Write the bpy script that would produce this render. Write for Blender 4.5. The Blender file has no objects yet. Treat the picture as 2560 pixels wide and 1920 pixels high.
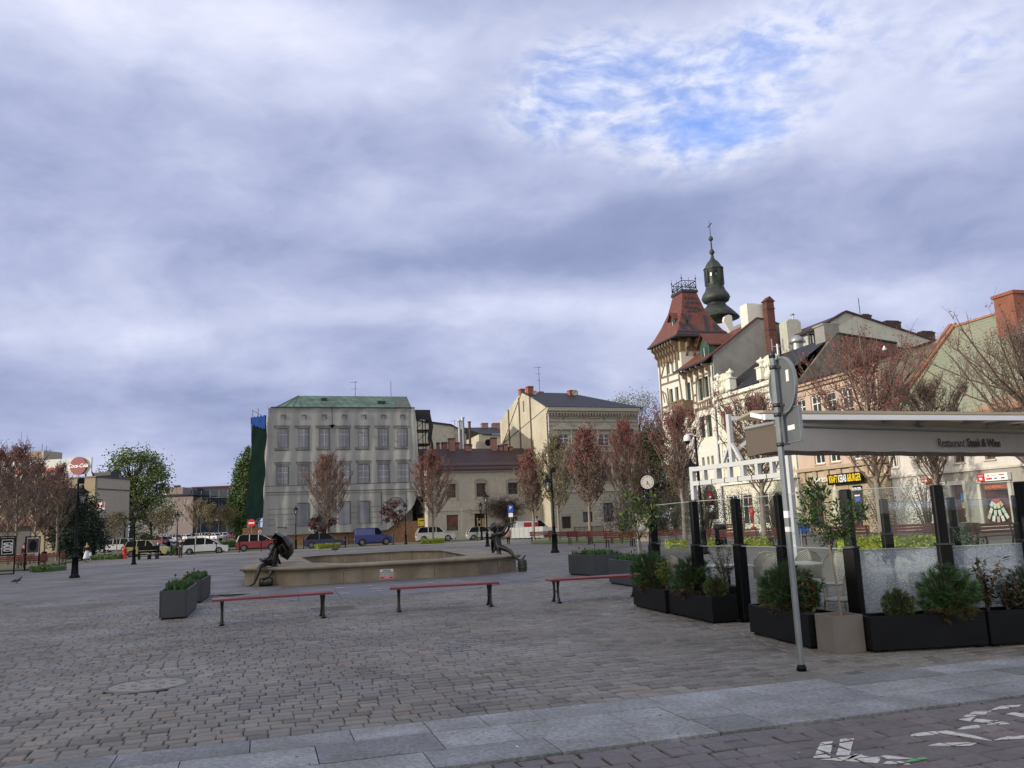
import bpy, bmesh, math, random
from math import sin, cos, pi, radians, sqrt, atan2, exp
from mathutils import Matrix, Vector, noise
S = bpy.context.scene
COL = S.collection
# ---------------------------------------------------------------- camera
FPX, PITCH, ROLL, HC = 2130.0, radians(9.38), radians(-2.5), 1.55
cam = bpy.data.objects.new('camera', bpy.data.cameras.new('camera')); COL.objects.link(cam)
RM = Matrix.Rotation(pi/2 + PITCH, 3, 'X') @ Matrix.Rotation(ROLL, 3, 'Z')
cam.matrix_world = Matrix.Translation((0, 0, HC)) @ RM.to_4x4()
cam.data.sensor_width = 36; cam.data.lens = 36*FPX/2560
cam.data.clip_end = 5000; cam.data.clip_start = .1
S.camera = cam
# survey helper: bearings measured on the photograph -> metres in the place
ZM = dict(A=(0,1060,3.45625),B=(560,940,3.95),C=(1040,900,3.45625),D=(580,1280,2.6333),E=(1580,520,4.6083),F=(1600,820,4.6083),G=(2000,700,3.95),H=(1380,1150,4.2538),I=(1780,1100,2.8359),J=(1680,860,3.95),K=(2080,1000,4.6083),L=(1600,1500,2.3042),N=(0,1300,3.45625),O=(0,1560,2.212),P=(560,1300,6.9125),Q=(1160,1280,8.5077),V=(0,0,.86406),S=(0,0,1),W=(1640,1200,3.95),X=(2200,1200,6.1444),Y=(0,1100,6.9125))
def ray(z, x, y):
    a, b, s = ZM[z]; d = RM @ Vector(((a+x/s-1280)/FPX, -(b+y/s-960)/FPX, -1)); return d/d[1]
def gnd(z, x, y, h=0.0):
    d = ray(z, x, y); t = (h-HC)/d[2]; return Vector((d[0]*t, t, h))
def at(z, x, y, Y):
    d = ray(z, x, y); return Vector((d[0]*Y, Y, d[2]*Y+HC))
# ---------------------------------------------------------------- render / world
S.view_settings.view_transform = 'Standard'; S.view_settings.look = 'None'
S.view_settings.exposure = .22; S.view_settings.gamma = 1
S.render.engine = 'CYCLES'
S.cycles.use_denoising = True
S.cycles.max_bounces = 6; S.cycles.transparent_max_bounces = 24
SUN_EL, SUN_AZ = radians(14), atan2(-.91, -.41)   # sun low on the left, slightly behind
sd = Vector((sin(SUN_AZ)*cos(SUN_EL), cos(SUN_AZ)*cos(SUN_EL), sin(SUN_EL)))
sun = bpy.data.objects.new('sun', bpy.data.lights.new('sun', 'SUN')); COL.objects.link(sun)
sun.data.energy = 3.2; sun.data.angle = radians(.5); sun.data.color = (1, .91, .77)
sun.rotation_euler = (-sd).to_track_quat('-Z', 'Y').to_euler()
sun.location = (-60, -20, 60)

class NT:
    def __init__(s, nt): s.t = nt; s.n = nt.nodes; s.l = nt.links; s.n.clear()
    def new(s, ty, **k):
        x = s.n.new(ty)
        for a, b in k.items(): setattr(x, a, b)
        return x
    def put(s, sock, v):
        if v is None: return
        if hasattr(v, 'is_output'): s.l.new(v, sock)
        else: sock.default_value = v
    def math(s, op, a, b=None, c=None, clamp=False):
        x = s.new('ShaderNodeMath', operation=op, use_clamp=clamp)
        s.put(x.inputs[0], a); s.put(x.inputs[1], b); s.put(x.inputs[2], c); return x.outputs[0]
    def vmath(s, op, a, b=None):
        x = s.new('ShaderNodeVectorMath', operation=op); s.put(x.inputs[0], a); s.put(x.inputs[1], b); return x.outputs[0]
    def noise(s, vec, scale, detail=4, rough=.5, dist=0, out=0):
        x = s.new('ShaderNodeTexNoise'); s.put(x.inputs['Vector'], vec); x.inputs['Scale'].default_value = scale
        x.inputs['Detail'].default_value = detail; x.inputs['Roughness'].default_value = rough; x.inputs['Distortion'].default_value = dist
        return x.outputs[out]
    def ramp(s, f, stops, interp='LINEAR'):
        x = s.new('ShaderNodeValToRGB'); s.put(x.inputs[0], f); r = x.color_ramp; r.interpolation = interp
        while len(r.elements) < len(stops): r.elements.new(.5)
        for e, (p, c) in zip(r.elements, stops):
            e.position = p; e.color = (c, c, c, 1) if isinstance(c, (int, float)) else (*c, 1)
        return x.outputs[0]
    def mix(s, f, a, b, ty='MIX'):
        x = s.new('ShaderNodeMix', data_type='RGBA', blend_type=ty)
        s.put(x.inputs[0], f)
        for i, v in ((6, a), (7, b)):
            if isinstance(v, tuple): v = (*v, 1) if len(v) == 3 else v
            s.put(x.inputs[i], v)
        return x.outputs[2]
    def comb(s, x=0, y=0, z=0):
        c = s.new('ShaderNodeCombineXYZ'); s.put(c.inputs[0], x); s.put(c.inputs[1], y); s.put(c.inputs[2], z); return c.outputs[0]
    def sep(s, v):
        c = s.new('ShaderNodeSeparateXYZ'); s.put(c.inputs[0], v); return c.outputs

W = bpy.data.worlds.new('World'); S.world = W; W.use_nodes = True
n = NT(W.node_tree)
dirv = n.new('ShaderNodeTexCoord').outputs['Generated']
dx, dy, dz = n.sep(dirv)
sky = n.new('ShaderNodeTexSky', sky_type='NISHITA'); sky.sun_disc = False
sky.sun_elevation = SUN_EL; sky.sun_rotation = SUN_AZ
az = n.math('ARCTAN2', dx, dy); el = n.math('ARCSINE', dz)
zc = n.math('ADD', n.math('MAXIMUM', dz, 0), .20)
pl = n.comb(n.math('DIVIDE', dx, zc), n.math('DIVIDE', dy, zc), 0)
warp = n.noise(pl, 1.3, 3, .5, 0, 1)
plw = n.vmath('ADD', pl, n.vmath('MULTIPLY', n.vmath('SUBTRACT', warp, (.5, .5, .5)), (.45, .45, .45)))
f1 = n.noise(n.vmath('MULTIPLY', plw, (.8, 1.2, 1)), 1.4, 4, .5)
dv = n.vmath('MULTIPLY', dirv, (1, 1, 1.9))
dvw = n.vmath('ADD', dv, n.vmath('MULTIPLY', n.vmath('SUBTRACT', n.noise(dv, 4, 3, .5, 0, 1), (.5, .5, .5)), (.16, .16, .16)))
f2 = n.noise(dvw, 5.5, 6, .55)
f3 = n.noise(dvw, 17, 5, .58)
def blob(x, y, sx, sy, k):
    d = ray('S', x, y).normalized(); a0 = atan2(d[0], d[1]); e0 = math.asin(d[2])
    A = n.math('DIVIDE', n.math('SUBTRACT', az, a0), sx/FPX); B = n.math('DIVIDE', n.math('SUBTRACT', el, e0), sy/FPX)
    r = n.math('ADD', n.math('MULTIPLY', A, A), n.math('MULTIPLY', B, B))
    return n.math('MULTIPLY', n.math('EXPONENT', n.math('MULTIPLY', r, -1)), k)
def summ(l):
    s_ = l[0]
    for q in l[1:]: s_ = n.math('ADD', s_, q)
    return s_
SKYB = [(330,40,420,110,-.36),(760,50,200,110,-.22),(1080,160,200,130,-.10),(120,430,330,150,.10),(900,330,420,120,.08),
        (1250,650,420,62,.24),(1700,560,500,110,.15),(2330,560,380,140,.16),(2250,380,260,80,.12),(560,640,330,60,.08),
        (1150,775,560,42,-.26),(2150,745,480,48,-.22),(350,850,420,55,-.20),(1500,270,160,90,-.22),(2350,250,330,120,-.2),
        (150,985,360,80,.20),(700,1010,300,60,.14),(1250,960,300,60,.14),(450,1180,500,60,-.06),(2100,60,420,120,-.22)]
bias = summ([blob(*b) for b in SKYB])
D = n.math('ADD', n.math('ADD', n.math('MULTIPLY', n.math('SUBTRACT', f1, .5), .75), n.math('MULTIPLY', n.math('SUBTRACT', f2, .5), .75)),
           n.math('ADD', n.math('MULTIPLY', n.math('SUBTRACT', f3, .5), .26), n.math('ADD', bias, .50)))
cloud = n.ramp(D, [(0, (.74,.76,.90)), (.25, (.57,.61,.79)), (.5, (.41,.455,.65)), (.75, (.28,.325,.52)), (1, (.22,.265,.44))])
# bright warm glow added to unseen clouds behind and left, to light the fronts
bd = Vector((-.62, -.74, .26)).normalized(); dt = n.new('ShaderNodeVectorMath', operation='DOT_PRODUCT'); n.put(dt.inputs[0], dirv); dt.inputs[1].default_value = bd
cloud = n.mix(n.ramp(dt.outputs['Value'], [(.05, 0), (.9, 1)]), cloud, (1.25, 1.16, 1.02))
hole = summ([blob(1760,340,300,130,1.0), blob(1980,80,460,130,.72), blob(2480,150,200,120,.55), blob(1330,300,190,100,.62), blob(1000,80,230,90,.5), blob(1450,150,220,120,.6)])
fp = n.noise(dvw, 34, 4, .55)
puff = n.math('ADD', n.math('MULTIPLY', f2, .95), n.math('ADD', n.math('MULTIPLY', f3, .85), n.math('MULTIPLY', fp, .22)))
hm = n.ramp(n.math('SUBTRACT', n.math('ADD', hole, .36), puff), [(0, 0), (.16, .14), (.38, .45), (.70, .8)])
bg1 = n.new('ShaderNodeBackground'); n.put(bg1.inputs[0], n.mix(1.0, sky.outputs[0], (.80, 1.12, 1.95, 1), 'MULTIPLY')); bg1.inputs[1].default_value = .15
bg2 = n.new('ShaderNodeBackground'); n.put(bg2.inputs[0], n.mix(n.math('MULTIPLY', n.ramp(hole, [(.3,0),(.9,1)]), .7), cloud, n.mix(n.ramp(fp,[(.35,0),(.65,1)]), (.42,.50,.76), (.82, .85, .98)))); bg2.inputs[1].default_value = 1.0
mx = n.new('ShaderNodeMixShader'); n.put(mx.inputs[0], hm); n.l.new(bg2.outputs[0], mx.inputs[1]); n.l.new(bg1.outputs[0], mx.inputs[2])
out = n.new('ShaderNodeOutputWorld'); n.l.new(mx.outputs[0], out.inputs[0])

# ---------------------------------------------------------------- materials
MC = {}
def mat(name, col, rough=.8, metal=0, var=.18, scale=2.0, bump=0, bscale=30, col2=None, stain=0, spec=.5, island=0, coat=0, alpha=None, speck=0):
    if name in MC: return MC[name]
    m = bpy.data.materials.new(name); m.use_nodes = True; MC[name] = m
    t = NT(m.node_tree); o = t.new('ShaderNodeOutputMaterial'); b = t.new('ShaderNodeBsdfPrincipled'); t.l.new(b.outputs[0], o.inputs[0])
    tc = t.new('ShaderNodeTexCoord').outputs['Object']
    dark = tuple(c*(1-var) for c in col); lite = tuple(min(1, c*(1+var)) for c in col)
    c = t.ramp(t.noise(tc, scale, 6, .6), [(.3, dark), (.7, lite)])
    if col2: c = t.mix(t.ramp(t.noise(tc, scale*.6, 5, .6, .3), [(.42, 0), (.62, 1)]), c, col2)
    if speck: c = t.mix(1.0, c, t.ramp(t.noise(tc, 26, 5, .8), [(.32, 1-speck), (.5, 1), (.68, 1+speck)]), 'MULTIPLY')
    if island:
        r = t.new('ShaderNodeNewGeometry').outputs['Random Per Island']
        c = t.mix(1.0, c, t.ramp(r, [(0, 1-island), (1, 1+island*.6)]), 'MULTIPLY')
    if stain:
        sx, sy, sz = t.sep(tc)
        st = t.noise(t.comb(t.math('ADD', sx, sy), t.math('MULTIPLY', sx, .3), t.math('MULTIPLY', sz, .12)), 2.5, 6, .65)
        c = t.mix(t.ramp(st, [(.5, 0), (.75, stain)]), c, tuple(x*.45 for x in col))
    t.put(b.inputs['Base Color'], c); b.inputs['Roughness'].default_value = rough; b.inputs['Metallic'].default_value = metal
    b.inputs['Specular IOR Level'].default_value = spec
    if coat: b.inputs['Coat Weight'].default_value = coat; b.inputs['Coat Roughness'].default_value = .08
    if bump:
        bp = t.new('ShaderNodeBump'); bp.inputs['Strength'].default_value = bump; bp.inputs['Distance'].default_value = .02
        t.put(bp.inputs['Height'], t.noise(tc, bscale, 4, .6)); t.l.new(bp.outputs[0], b.inputs['Normal'])
    if alpha is not None: b.inputs['Alpha'].default_value = alpha
    return m
def glass_clear(name, tint=(.93,.96,.95), refl=.10):
    if name in MC: return MC[name]
    m = bpy.data.materials.new(name); m.use_nodes = True; MC[name] = m
    t = NT(m.node_tree); o = t.new('ShaderNodeOutputMaterial')
    tr = t.new('ShaderNodeBsdfTransparent'); tr.inputs[0].default_value = (*tint, 1)
    gl = t.new('ShaderNodeBsdfGlossy'); gl.inputs['Roughness'].default_value = .02
    fr = t.new('ShaderNodeLayerWeight'); fr.inputs[0].default_value = .5
    f = t.math('ADD', t.math('MULTIPLY', t.math('POWER', fr.outputs['Facing'], 4.0), .55), refl*.22, clamp=True)
    mx = t.new('ShaderNodeMixShader'); t.put(mx.inputs[0], f); t.l.new(tr.outputs[0], mx.inputs[1]); t.l.new(gl.outputs[0], mx.inputs[2])
    t.l.new(mx.outputs[0], o.inputs[0]); return m
def pane_mat(name, col=(.03,.035,.04), rough=.08, var=.6):
    return mat(name, col, rough=rough, var=var, scale=.7, spec=.8)

# ---------------------------------------------------------------- mesh helpers
class MB:
    def __init__(s): s.v = []; s.f = []; s.m = []; s.M = None; s.sm = []
    def add(s, vs, fs, mi=0, smooth=False):
        o = len(s.v)
        for p in vs: s.v.append(tuple(s.M @ Vector(p)) if s.M else tuple(p))
        for q in fs: s.f.append([i+o for i in q]); s.m.append(mi); s.sm.append(smooth)
        return s
    def box(s, x0, x1, y0, y1, z0, z1, mi=0):
        if x0 > x1: x0, x1 = x1, x0
        if y0 > y1: y0, y1 = y1, y0
        if z0 > z1: z0, z1 = z1, z0
        return s.add([(x0,y0,z0),(x1,y0,z0),(x1,y1,z0),(x0,y1,z0),(x0,y0,z1),(x1,y0,z1),(x1,y1,z1),(x0,y1,z1)],
              [(0,3,2,1),(4,5,6,7),(0,1,5,4),(1,2,6,5),(2,3,7,6),(3,0,4,7)], mi)
    def bbox(s, x0, x1, y0, y1, z0, z1, b=.01, mi=0):   # box with chamfered vertical edges and top edge
        pts = [(x0+b,y0),(x1-b,y0),(x1,y0+b),(x1,y1-b),(x1-b,y1),(x0+b,y1),(x0,y1-b),(x0,y0+b)]
        cx, cy = (x0+x1)/2, (y0+y1)/2
        top = [(x+(b if x < cx else -b), y+(b if y < cy else -b)) for x, y in pts]
        v = [(x,y,z0) for x,y in pts]+[(x,y,z1-b) for x,y in pts]+[(x,y,z1) for x,y in top]
        f = [tuple(range(7,-1,-1)), tuple(range(16,24))]
        for k in (0, 8):
            for i in range(8): j = (i+1) % 8; f.append((k+i,k+j,k+8+j,k+8+i))
        return s.add(v, f, mi)
    def ext(s, poly, d, mi=0, smooth=False):             # 3-D polygon extruded by vector d
        k = len(poly); d = Vector(d); a = [Vector(p) for p in poly]; b = [p+d for p in a]
        return s.add(a+b, [tuple(range(k-1,-1,-1)), tuple(range(k,2*k))]+[(i,(i+1)%k,k+(i+1)%k,k+i) for i in range(k)], mi, smooth)
    def prism(s, p2, z0, z1, mi=0): return s.ext([(x,y,z0) for x,y in p2], (0,0,z1-z0), mi)
    def bar(s, a, b, w, h=None, mi=0, up=(0,0,1)):       # rectangular bar from a to b
        h = h or w; a = Vector(a); b = Vector(b); d = (b-a).normalized(); u = Vector(up)
        if abs(d.dot(u)) > .98: u = Vector((0,1,0))
        r = d.cross(u).normalized()*w/2; t = r.normalized().cross(d).normalized()*h/2
        return s.add([a-r-t,a+r-t,a+r+t,a-r+t,b-r-t,b+r-t,b+r+t,b-r+t],[(0,1,2,3),(7,6,5,4),(0,4,5,1),(1,5,6,2),(2,6,7,3),(3,7,4,0)],mi)
    def tube(s, pts, rad, k=8, mi=0, cap=True, smooth=True):
        pts = [Vector(p) for p in pts]; N = len(pts)
        if not hasattr(rad, '__len__'): rad = [rad]*N
        vs = []; u = None
        for i, p in enumerate(pts):
            d = (pts[min(i+1,N-1)]-pts[max(i-1,0)]).normalized()
            if u is None: u = d.orthogonal().normalized()
            else: u = (u-d*u.dot(d)); u = u.normalized() if u.length > 1e-6 else d.orthogonal().normalized()
            w = d.cross(u)
            for j in range(k): a = 2*pi*j/k; vs.append(p+(u*cos(a)+w*sin(a))*rad[i])
        fs = [(i*k+j,i*k+(j+1)%k,(i+1)*k+(j+1)%k,(i+1)*k+j) for i in range(N-1) for j in range(k)]
        s.add(vs, fs, mi, smooth)
        if cap: s.add(vs[:k], [tuple(range(k-1,-1,-1))], mi); s.add(vs[-k:], [tuple(range(k))], mi)
        return s
    def lathe(s, prof, k=16, c=(0,0,0), mi=0, smooth=True, rot=0, cap=True):
        vs = [(c[0]+r*cos(2*pi*j/k+rot), c[1]+r*sin(2*pi*j/k+rot), c[2]+z) for r, z in prof for j in range(k)]
        fs = [(i*k+j,i*k+(j+1)%k,(i+1)*k+(j+1)%k,(i+1)*k+j) for i in range(len(prof)-1) for j in range(k)]
        if cap: fs += [tuple(range(k-1,-1,-1)), tuple((len(prof)-1)*k+j for j in range(k))]
        return s.add(vs, fs, mi, smooth)
    def ball(s, c, r, k=10, mi=0, sc=(1,1,1)):
        st = max(4, k//2)
        vs = []; fs = []
        for i in range(st+1):
            t = pi*i/st; rr = max(sin(t), .02)
            for j in range(k): a = 2*pi*j/k; vs.append((c[0]+r*sc[0]*rr*cos(a), c[1]+r*sc[1]*rr*sin(a), c[2]-r*sc[2]*cos(t)))
        for i in range(st):
            for j in range(k): fs.append((i*k+j,i*k+(j+1)%k,(i+1)*k+(j+1)%k,(i+1)*k+j))
        return s.add(vs, fs, mi, True)
    def build(s, name, mats, parent=None, loc=None, kind=None):
        me = bpy.data.meshes.new(name); me.from_pydata(s.v, [], s.f)
        if not isinstance(mats, (list, tuple)): mats = [mats]
        for m in mats: me.materials.append(m)
        me.polygons.foreach_set('material_index', s.m); me.polygons.foreach_set('use_smooth', s.sm); me.update()
        o = bpy.data.objects.new(name, me); COL.objects.link(o)
        if parent: o.parent = parent
        if loc: o.location = loc
        if kind: o['kind'] = kind
        return o
def tag(o, label, cat, group=None):
    o['label'] = label; o['category'] = cat
    if group: o['group'] = group
    return o
def thing(name, label, cat, loc=(0,0,0), rz=0, group=None):
    o = bpy.data.objects.new(name, None); COL.objects.link(o); o.empty_display_size = .3
    o.location = loc; o.rotation_euler = (0,0,rz); return tag(o, label, cat, group)
def copy_tree(o, parent=None):
    c = o.copy(); COL.objects.link(c); c.parent = parent
    for ch in list(o.children): copy_tree(ch, c)
    return c
def dup(root, loc, rz=None, label=None, group=None, sc=None):
    r = copy_tree(root); r.location = loc
    if rz is not None: r.rotation_euler = (0,0,rz)
    if sc: r.scale = (sc,)*3 if not hasattr(sc,'__len__') else sc
    if label: r['label'] = label
    if group: r['group'] = group
    return r
def text(body, name, m, parent, loc, rot, size, align='CENTER', shear=0, bold=0, sx=1, depth=.004):
    cu = bpy.data.curves.new(name, 'FONT'); cu.body = body; cu.size = size; cu.align_x = align; cu.align_y = 'CENTER'
    cu.shear = shear; cu.offset = bold; cu.extrude = depth; cu.resolution_u = 3
    to = bpy.data.objects.new(name+'_tmp', cu)
    me = bpy.data.meshes.new_from_object(to); bpy.data.objects.remove(to); bpy.data.curves.remove(cu)
    me.name = name; me.materials.clear(); me.materials.append(m)
    o = bpy.data.objects.new(name, me); COL.objects.link(o); o.parent = parent; o.location = loc; o.rotation_euler = rot; o.scale = (sx,1,1)
    return o
FRONT = (pi/2, 0, 0)
def gz(x, y):
    k = min(1, max(0, (-12-x)/13)); k = k*k*(3-2*k)
    return k*(min(20, max(0, y-86))*.02 + min(150, max(0, y-106))*.008)
# ---------------------------------------------------------------- ground
rnd = random.Random(7)
E1 = Vector((.958, .287, 0)); E2 = Vector((-.287, .958, 0)); T0 = Vector((1.0, 7.85, 0))
def sp(a, b, z=0): return T0 + E1*a + E2*b + Vector((0,0,z))
def inpoly(x, y, P):
    c = False; k = len(P)
    for i in range(k):
        x0, y0 = P[i]; x1, y1 = P[i-1]
        if (y0 > y) != (y1 > y) and x < (x1-x0)*(y-y0)/(y1-y0)+x0: c = not c
    return c
def pave_mat(name, c1, c2, c3, joint, scale, wet=.55):
    m = bpy.data.materials.new(name); m.use_nodes = True
    t = NT(m.node_tree); o = t.new('ShaderNodeOutputMaterial'); b = t.new('ShaderNodeBsdfPrincipled'); t.l.new(b.outputs[0], o.inputs[0])
    tc = t.new('ShaderNodeTexCoord').outputs['Object']
    if joint is None:
        r = t.new('ShaderNodeNewGeometry').outputs['Random Per Island']
        fac = 1
    else:
        w = t.noise(tc, .22, 2, .5, 0, 1)
        q = t.vmath('ADD', tc, t.vmath('MULTIPLY', t.vmath('SUBTRACT', w, (.5,.5,.5)), (1.2, 1.2, 0)))
        mp = t.new('ShaderNodeMapping'); t.put(mp.inputs[0], q); mp.inputs['Rotation'].default_value[2] = -.29
        br = t.new('ShaderNodeTexBrick'); t.put(br.inputs['Vector'], mp.outputs[0]); br.inputs['Scale'].default_value = 1
        br.inputs['Brick Width'].default_value = .17; br.inputs['Row Height'].default_value = .165; br.inputs['Mortar Size'].default_value = .010
        br.inputs['Mortar Smooth'].default_value = .4
        br.inputs['Color1'].default_value = (0,0,0,1); br.inputs['Color2'].default_value = (1,1,1,1); br.inputs['Mortar'].default_value = (.5,.5,.5,1)
        r = br.outputs['Color']; fac = br.outputs['Fac']
    c = t.ramp(r, [(0, c1), (.3, tuple(x*1.05 for x in c2)), (.75, tuple((x+y)/2 for x, y in zip(c1, c2))), (.93, c2), (.97, c3), (1, tuple(x*1.25 for x in c2))])
    c = t.mix(1.0, c, t.ramp(t.noise(tc, .35, 5, .65), [(.3, .62), (.7, 1.28)]), 'MULTIPLY')
    c = t.mix(1.0, c, t.ramp(t.noise(tc, scale, 4, .7), [(.3, .8), (.7, 1.18)]), 'MULTIPLY')
    if joint is not None: c = t.mix(fac, c, joint)
    t.put(b.inputs['Base Color'], c)
    t.put(b.inputs['Roughness'], t.ramp(t.noise(tc, .5, 4, .6), [(.35, wet-.12), (.65, wet+.2)]))
    bp = t.new('ShaderNodeBump'); bp.inputs['Strength'].default_value = .35; bp.inputs['Distance'].default_value = .01
    h = t.noise(tc, scale*1.6, 4, .6)
    if joint is not None: h = t.math('SUBTRACT', h, t.math('MULTIPLY', fac, 2.5))
    t.put(bp.inputs['Height'], h); t.l.new(bp.outputs[0], b.inputs['Normal'])
    return m
SETT1, SETT2, SETT3 = (.092,.088,.083), (.176,.168,.155), (.185,.145,.122)
m_sett = pave_mat('plaza_setts', SETT1, SETT2, SETT3, None, 22)
m_settf = pave_mat('plaza_setts_far', SETT1, SETT2, SETT3, (.07,.065,.06), 9)
m_joint = mat('joint_sand', (.030,.029,.027), .95, var=.3, scale=12)
m_rsett = pave_mat('road_setts', (.09,.082,.084), (.135,.12,.123), (.15,.10,.10), None, 16, .5)
m_slab = mat('granite_slab', (.235,.25,.27), .6, var=.25, scale=2.2, bump=.3, bscale=60, island=.3, col2=(.17,.18,.175), speck=.5)
m_flag = mat('flagstone', (.105,.105,.112), .5, var=.18, scale=1.2, bump=.1, island=.15)
m_asph = mat('asphalt', (.11,.11,.113), .85, var=.15, scale=.6, bump=.2, bscale=60)
m_earth = mat('earth', (.13,.125,.09), .95, var=.35, scale=.12, col2=(.07,.10,.035))
m_white = mat('road_paint', (.50,.50,.49), .7, var=.25, scale=22)
m_green = mat('green_paint', (.12,.36,.18), .6)
NEARY = 24.0
APRON = [(-9.3,24.9),(-7.6,22.9),(-5.2,20.6),(-3.4,20.75),(-1.2,22.2),(.9,26.2),(.6,28.2),(-1.3,28.1),(-6.9,26.55),(-8.9,28.0)]
MH = (-4.12, 9.7); GRATE = [(-4.25,17.55),(-3.33,17.80),(-3.58,18.72),(-4.48,18.5)]
# ground sheet to the horizon, gently rising under the far car park
gb = MB(); xs = [-1500,-700,-350,-220,-150,-110,-90,-75,-60,-50,-40,-32,-25,-18,-12,0,20,60,150,400,900,1500]
ys = [-300,-60,-5,2,10,20,40,60,75,86,92,98,106,115,130,150,180,220,256,320,500,900,2500]
gb.add([(x,y,gz(x,y)-.03) for y in ys for x in xs], [(j*len(xs)+i,j*len(xs)+i+1,(j+1)*len(xs)+i+1,(j+1)*len(xs)+i) for j in range(len(ys)-1) for i in range(len(xs)-1)])
gb.build('ground', m_earth, kind='structure')
# plaza sheet (far part) and the bed below the near setts
b = MB(); pts = [(-75,-30,),(45,-30)]
b.add([(-80,NEARY,0),(60,NEARY,0),(60,97,0),(-1,97,0),(-14,92,0),(-26,82,0),(-40,79,0),(-80,72,0)], [tuple(range(8))])
b.build('plaza_pavement', m_settf, kind='structure')
b = MB(); a0, a1 = sp(-60, 0), sp(60, 0); s0, s1 = sp(-60,-14), sp(60,-14)
b.add([(s0.x,s0.y,-.024),(s1.x,s1.y,-.024),(60,NEARY+.2,-.024),(-60,NEARY+.2,-.024)], [(0,1,2,3)]); b.build('paving_bed', m_joint, kind='structure')
def stone(b, cs, top, h, mi=0):
    cx = sum(c[0] for c in cs)/4; cy = sum(c[1] for c in cs)/4
    tilt = (rnd.uniform(-.02,.02), rnd.uniform(-.02,.02)); dz = rnd.uniform(-.003,.003)
    lo = [(x,y,-.035) for x,y in cs]
    mid = [(x,y,h-.009+dz+(x-cx)*tilt[0]+(y-cy)*tilt[1]) for x,y in cs]
    k = top
    tp = [(cx+(x-cx)*k,cy+(y-cy)*k,h+dz+(x-cx)*tilt[0]+(y-cy)*tilt[1]) for x,y in cs]
    b.add(lo+mid+tp, [(8,9,10,11)]+[(i,(i+1)%4,4+(i+1)%4,4+i) for i in range(4)]+[(4+i,4+(i+1)%4,8+(i+1)%4,8+i) for i in range(4)])
    return tp
b = MB(); row = 0; bb = .09; rh = .165
while bb < 26:
    L = rnd.uniform(0, .17); a = -26.0 + L
    while a < 24:
        w = rnd.uniform(.15,.22)
        def wv(a_, v): return v + (0 if v < .3 else min(1,(v-.3)/5)*(.10*sin(a_/1.3+.35*v)+.18*sin(a_/3.1+v*.21)))
        c = sp(a+w/2, wv(a+w/2, bb))
        x, y = c.x, c.y
        if y < NEARY and -.66*y-5.5 < x < .66*y+4.5 and not inpoly(x, y, APRON) and (x-MH[0])**2+(y-MH[1])**2 > .47**2 and not inpoly(x, y, GRATE):
            g_ = .004; gr = .016; lo_, hi_ = bb-rh/2, bb+rh/2; j = lambda: rnd.uniform(-.005,.005)
            q = [sp(a+g_+j(), wv(a,lo_)+gr+j()), sp(a+w-g_+j(), wv(a+w,lo_)+gr+j()), sp(a+w-g_+j(), wv(a+w,hi_)-gr+j()), sp(a+g_+j(), wv(a,hi_)-gr+j())]
            stone(b, [(p.x,p.y) for p in q], .88, 0.0)
        a += w
    nrh = rnd.uniform(.15,.178); bb += rh/2+nrh/2; rh = nrh
b.build('plaza_setts', m_sett, kind='structure')
# granite strip: three irregular courses
b = MB()
for lo, hi in ((-1.40,-.96),(-.96,-.42),(-.42,-.01)):
    a = -20+rnd.uniform(0,.5)
    while a < 18:
        w = rnd.choice((.45,.6,.75,.9,1.1))*rnd.uniform(.95,1.05)
        y0, y1 = lo+.004, hi-.004
        p = [sp(a+.004,y0),sp(a+w-.004,y0),sp(a+w-.004,y1),sp(a+.004,y1)]
        h = .004+rnd.uniform(-.002,.002)
        b.add([(q.x,q.y,-.03) for q in p]+[(q.x,q.y,h) for q in p],[(4,5,6,7)]+[(i,(i+1)%4,4+(i+1)%4,4+i) for i in range(4)])
        a += w
b.build('granite_strip', m_slab, kind='structure')
# road setts with the chipped white markings painted across their tops
def clip(poly, conv):
    k = len(conv)
    for i in range(k):
        ax, ay = conv[i]; bx, by = conv[(i+1)%k]; out = []
        for j in range(len(poly)):
            p, q = poly[j-1], poly[j]
            sp_ = (bx-ax)*(p[1]-ay)-(by-ay)*(p[0]-ax); sq = (bx-ax)*(q[1]-ay)-(by-ay)*(q[0]-ax)
            if (sp_ >= 0) != (sq >= 0): t = sp_/(sp_-sq); out.append((p[0]+(q[0]-p[0])*t, p[1]+(q[1]-p[1])*t))
            if sq >= 0: out.append(q)
        poly = out
        if len(poly) < 3: return []
    return poly
def gl(*ps): return [tuple(gnd('L', x, y)[:2]) for x, y in ps]
MARKS = [(0, gl((1000,906),(1095,905),(1110,815),(1040,822))), (0, gl((1130,895),(1210,893),(1232,797),(1155,803))),
         (0, gl((1040,916),(1190,925),(1280,888),(1180,905))), (0, gl((1180,925),(1370,938),(1385,915),(1240,888))),
         (0, gl((1400,945),(1560,945),(1500,928),(1420,930))), (0, gl((1330,905),(1480,915),(1570,912),(1420,893))),
         (1, gl((1520,935),(1680,920),(1640,905),(1560,915))),
         (0, gl((1560,785),(1720,770),(1700,755),(1550,765))), (0, gl((1700,760),(2030,812),(1960,790),(1780,748))),
         (0, gl((1660,835),(1900,838),(1960,815),(1720,822))), (0, gl((1840,690),(1900,700),(1940,665),(1880,660))),
         (0, gl((1920,700),(2060,715),(2100,700),(1940,685))), (0, gl((1900,655),(1990,660),(2000,640),(1930,640))),
         (0, gl((2000,640),(2180,615),(2200,606),(2080,612))), (0, gl((2110,655),(2212,675),(2212,655),(2150,645))),
         (0, gl((2040,808),(2212,795),(2212,780),(2110,785))), (0, gl((1830,745),(1960,735),(1950,722),(1860,728))),
         (0, gl((2000,720),(2130,712),(2110,705),(2010,716)))]
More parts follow.
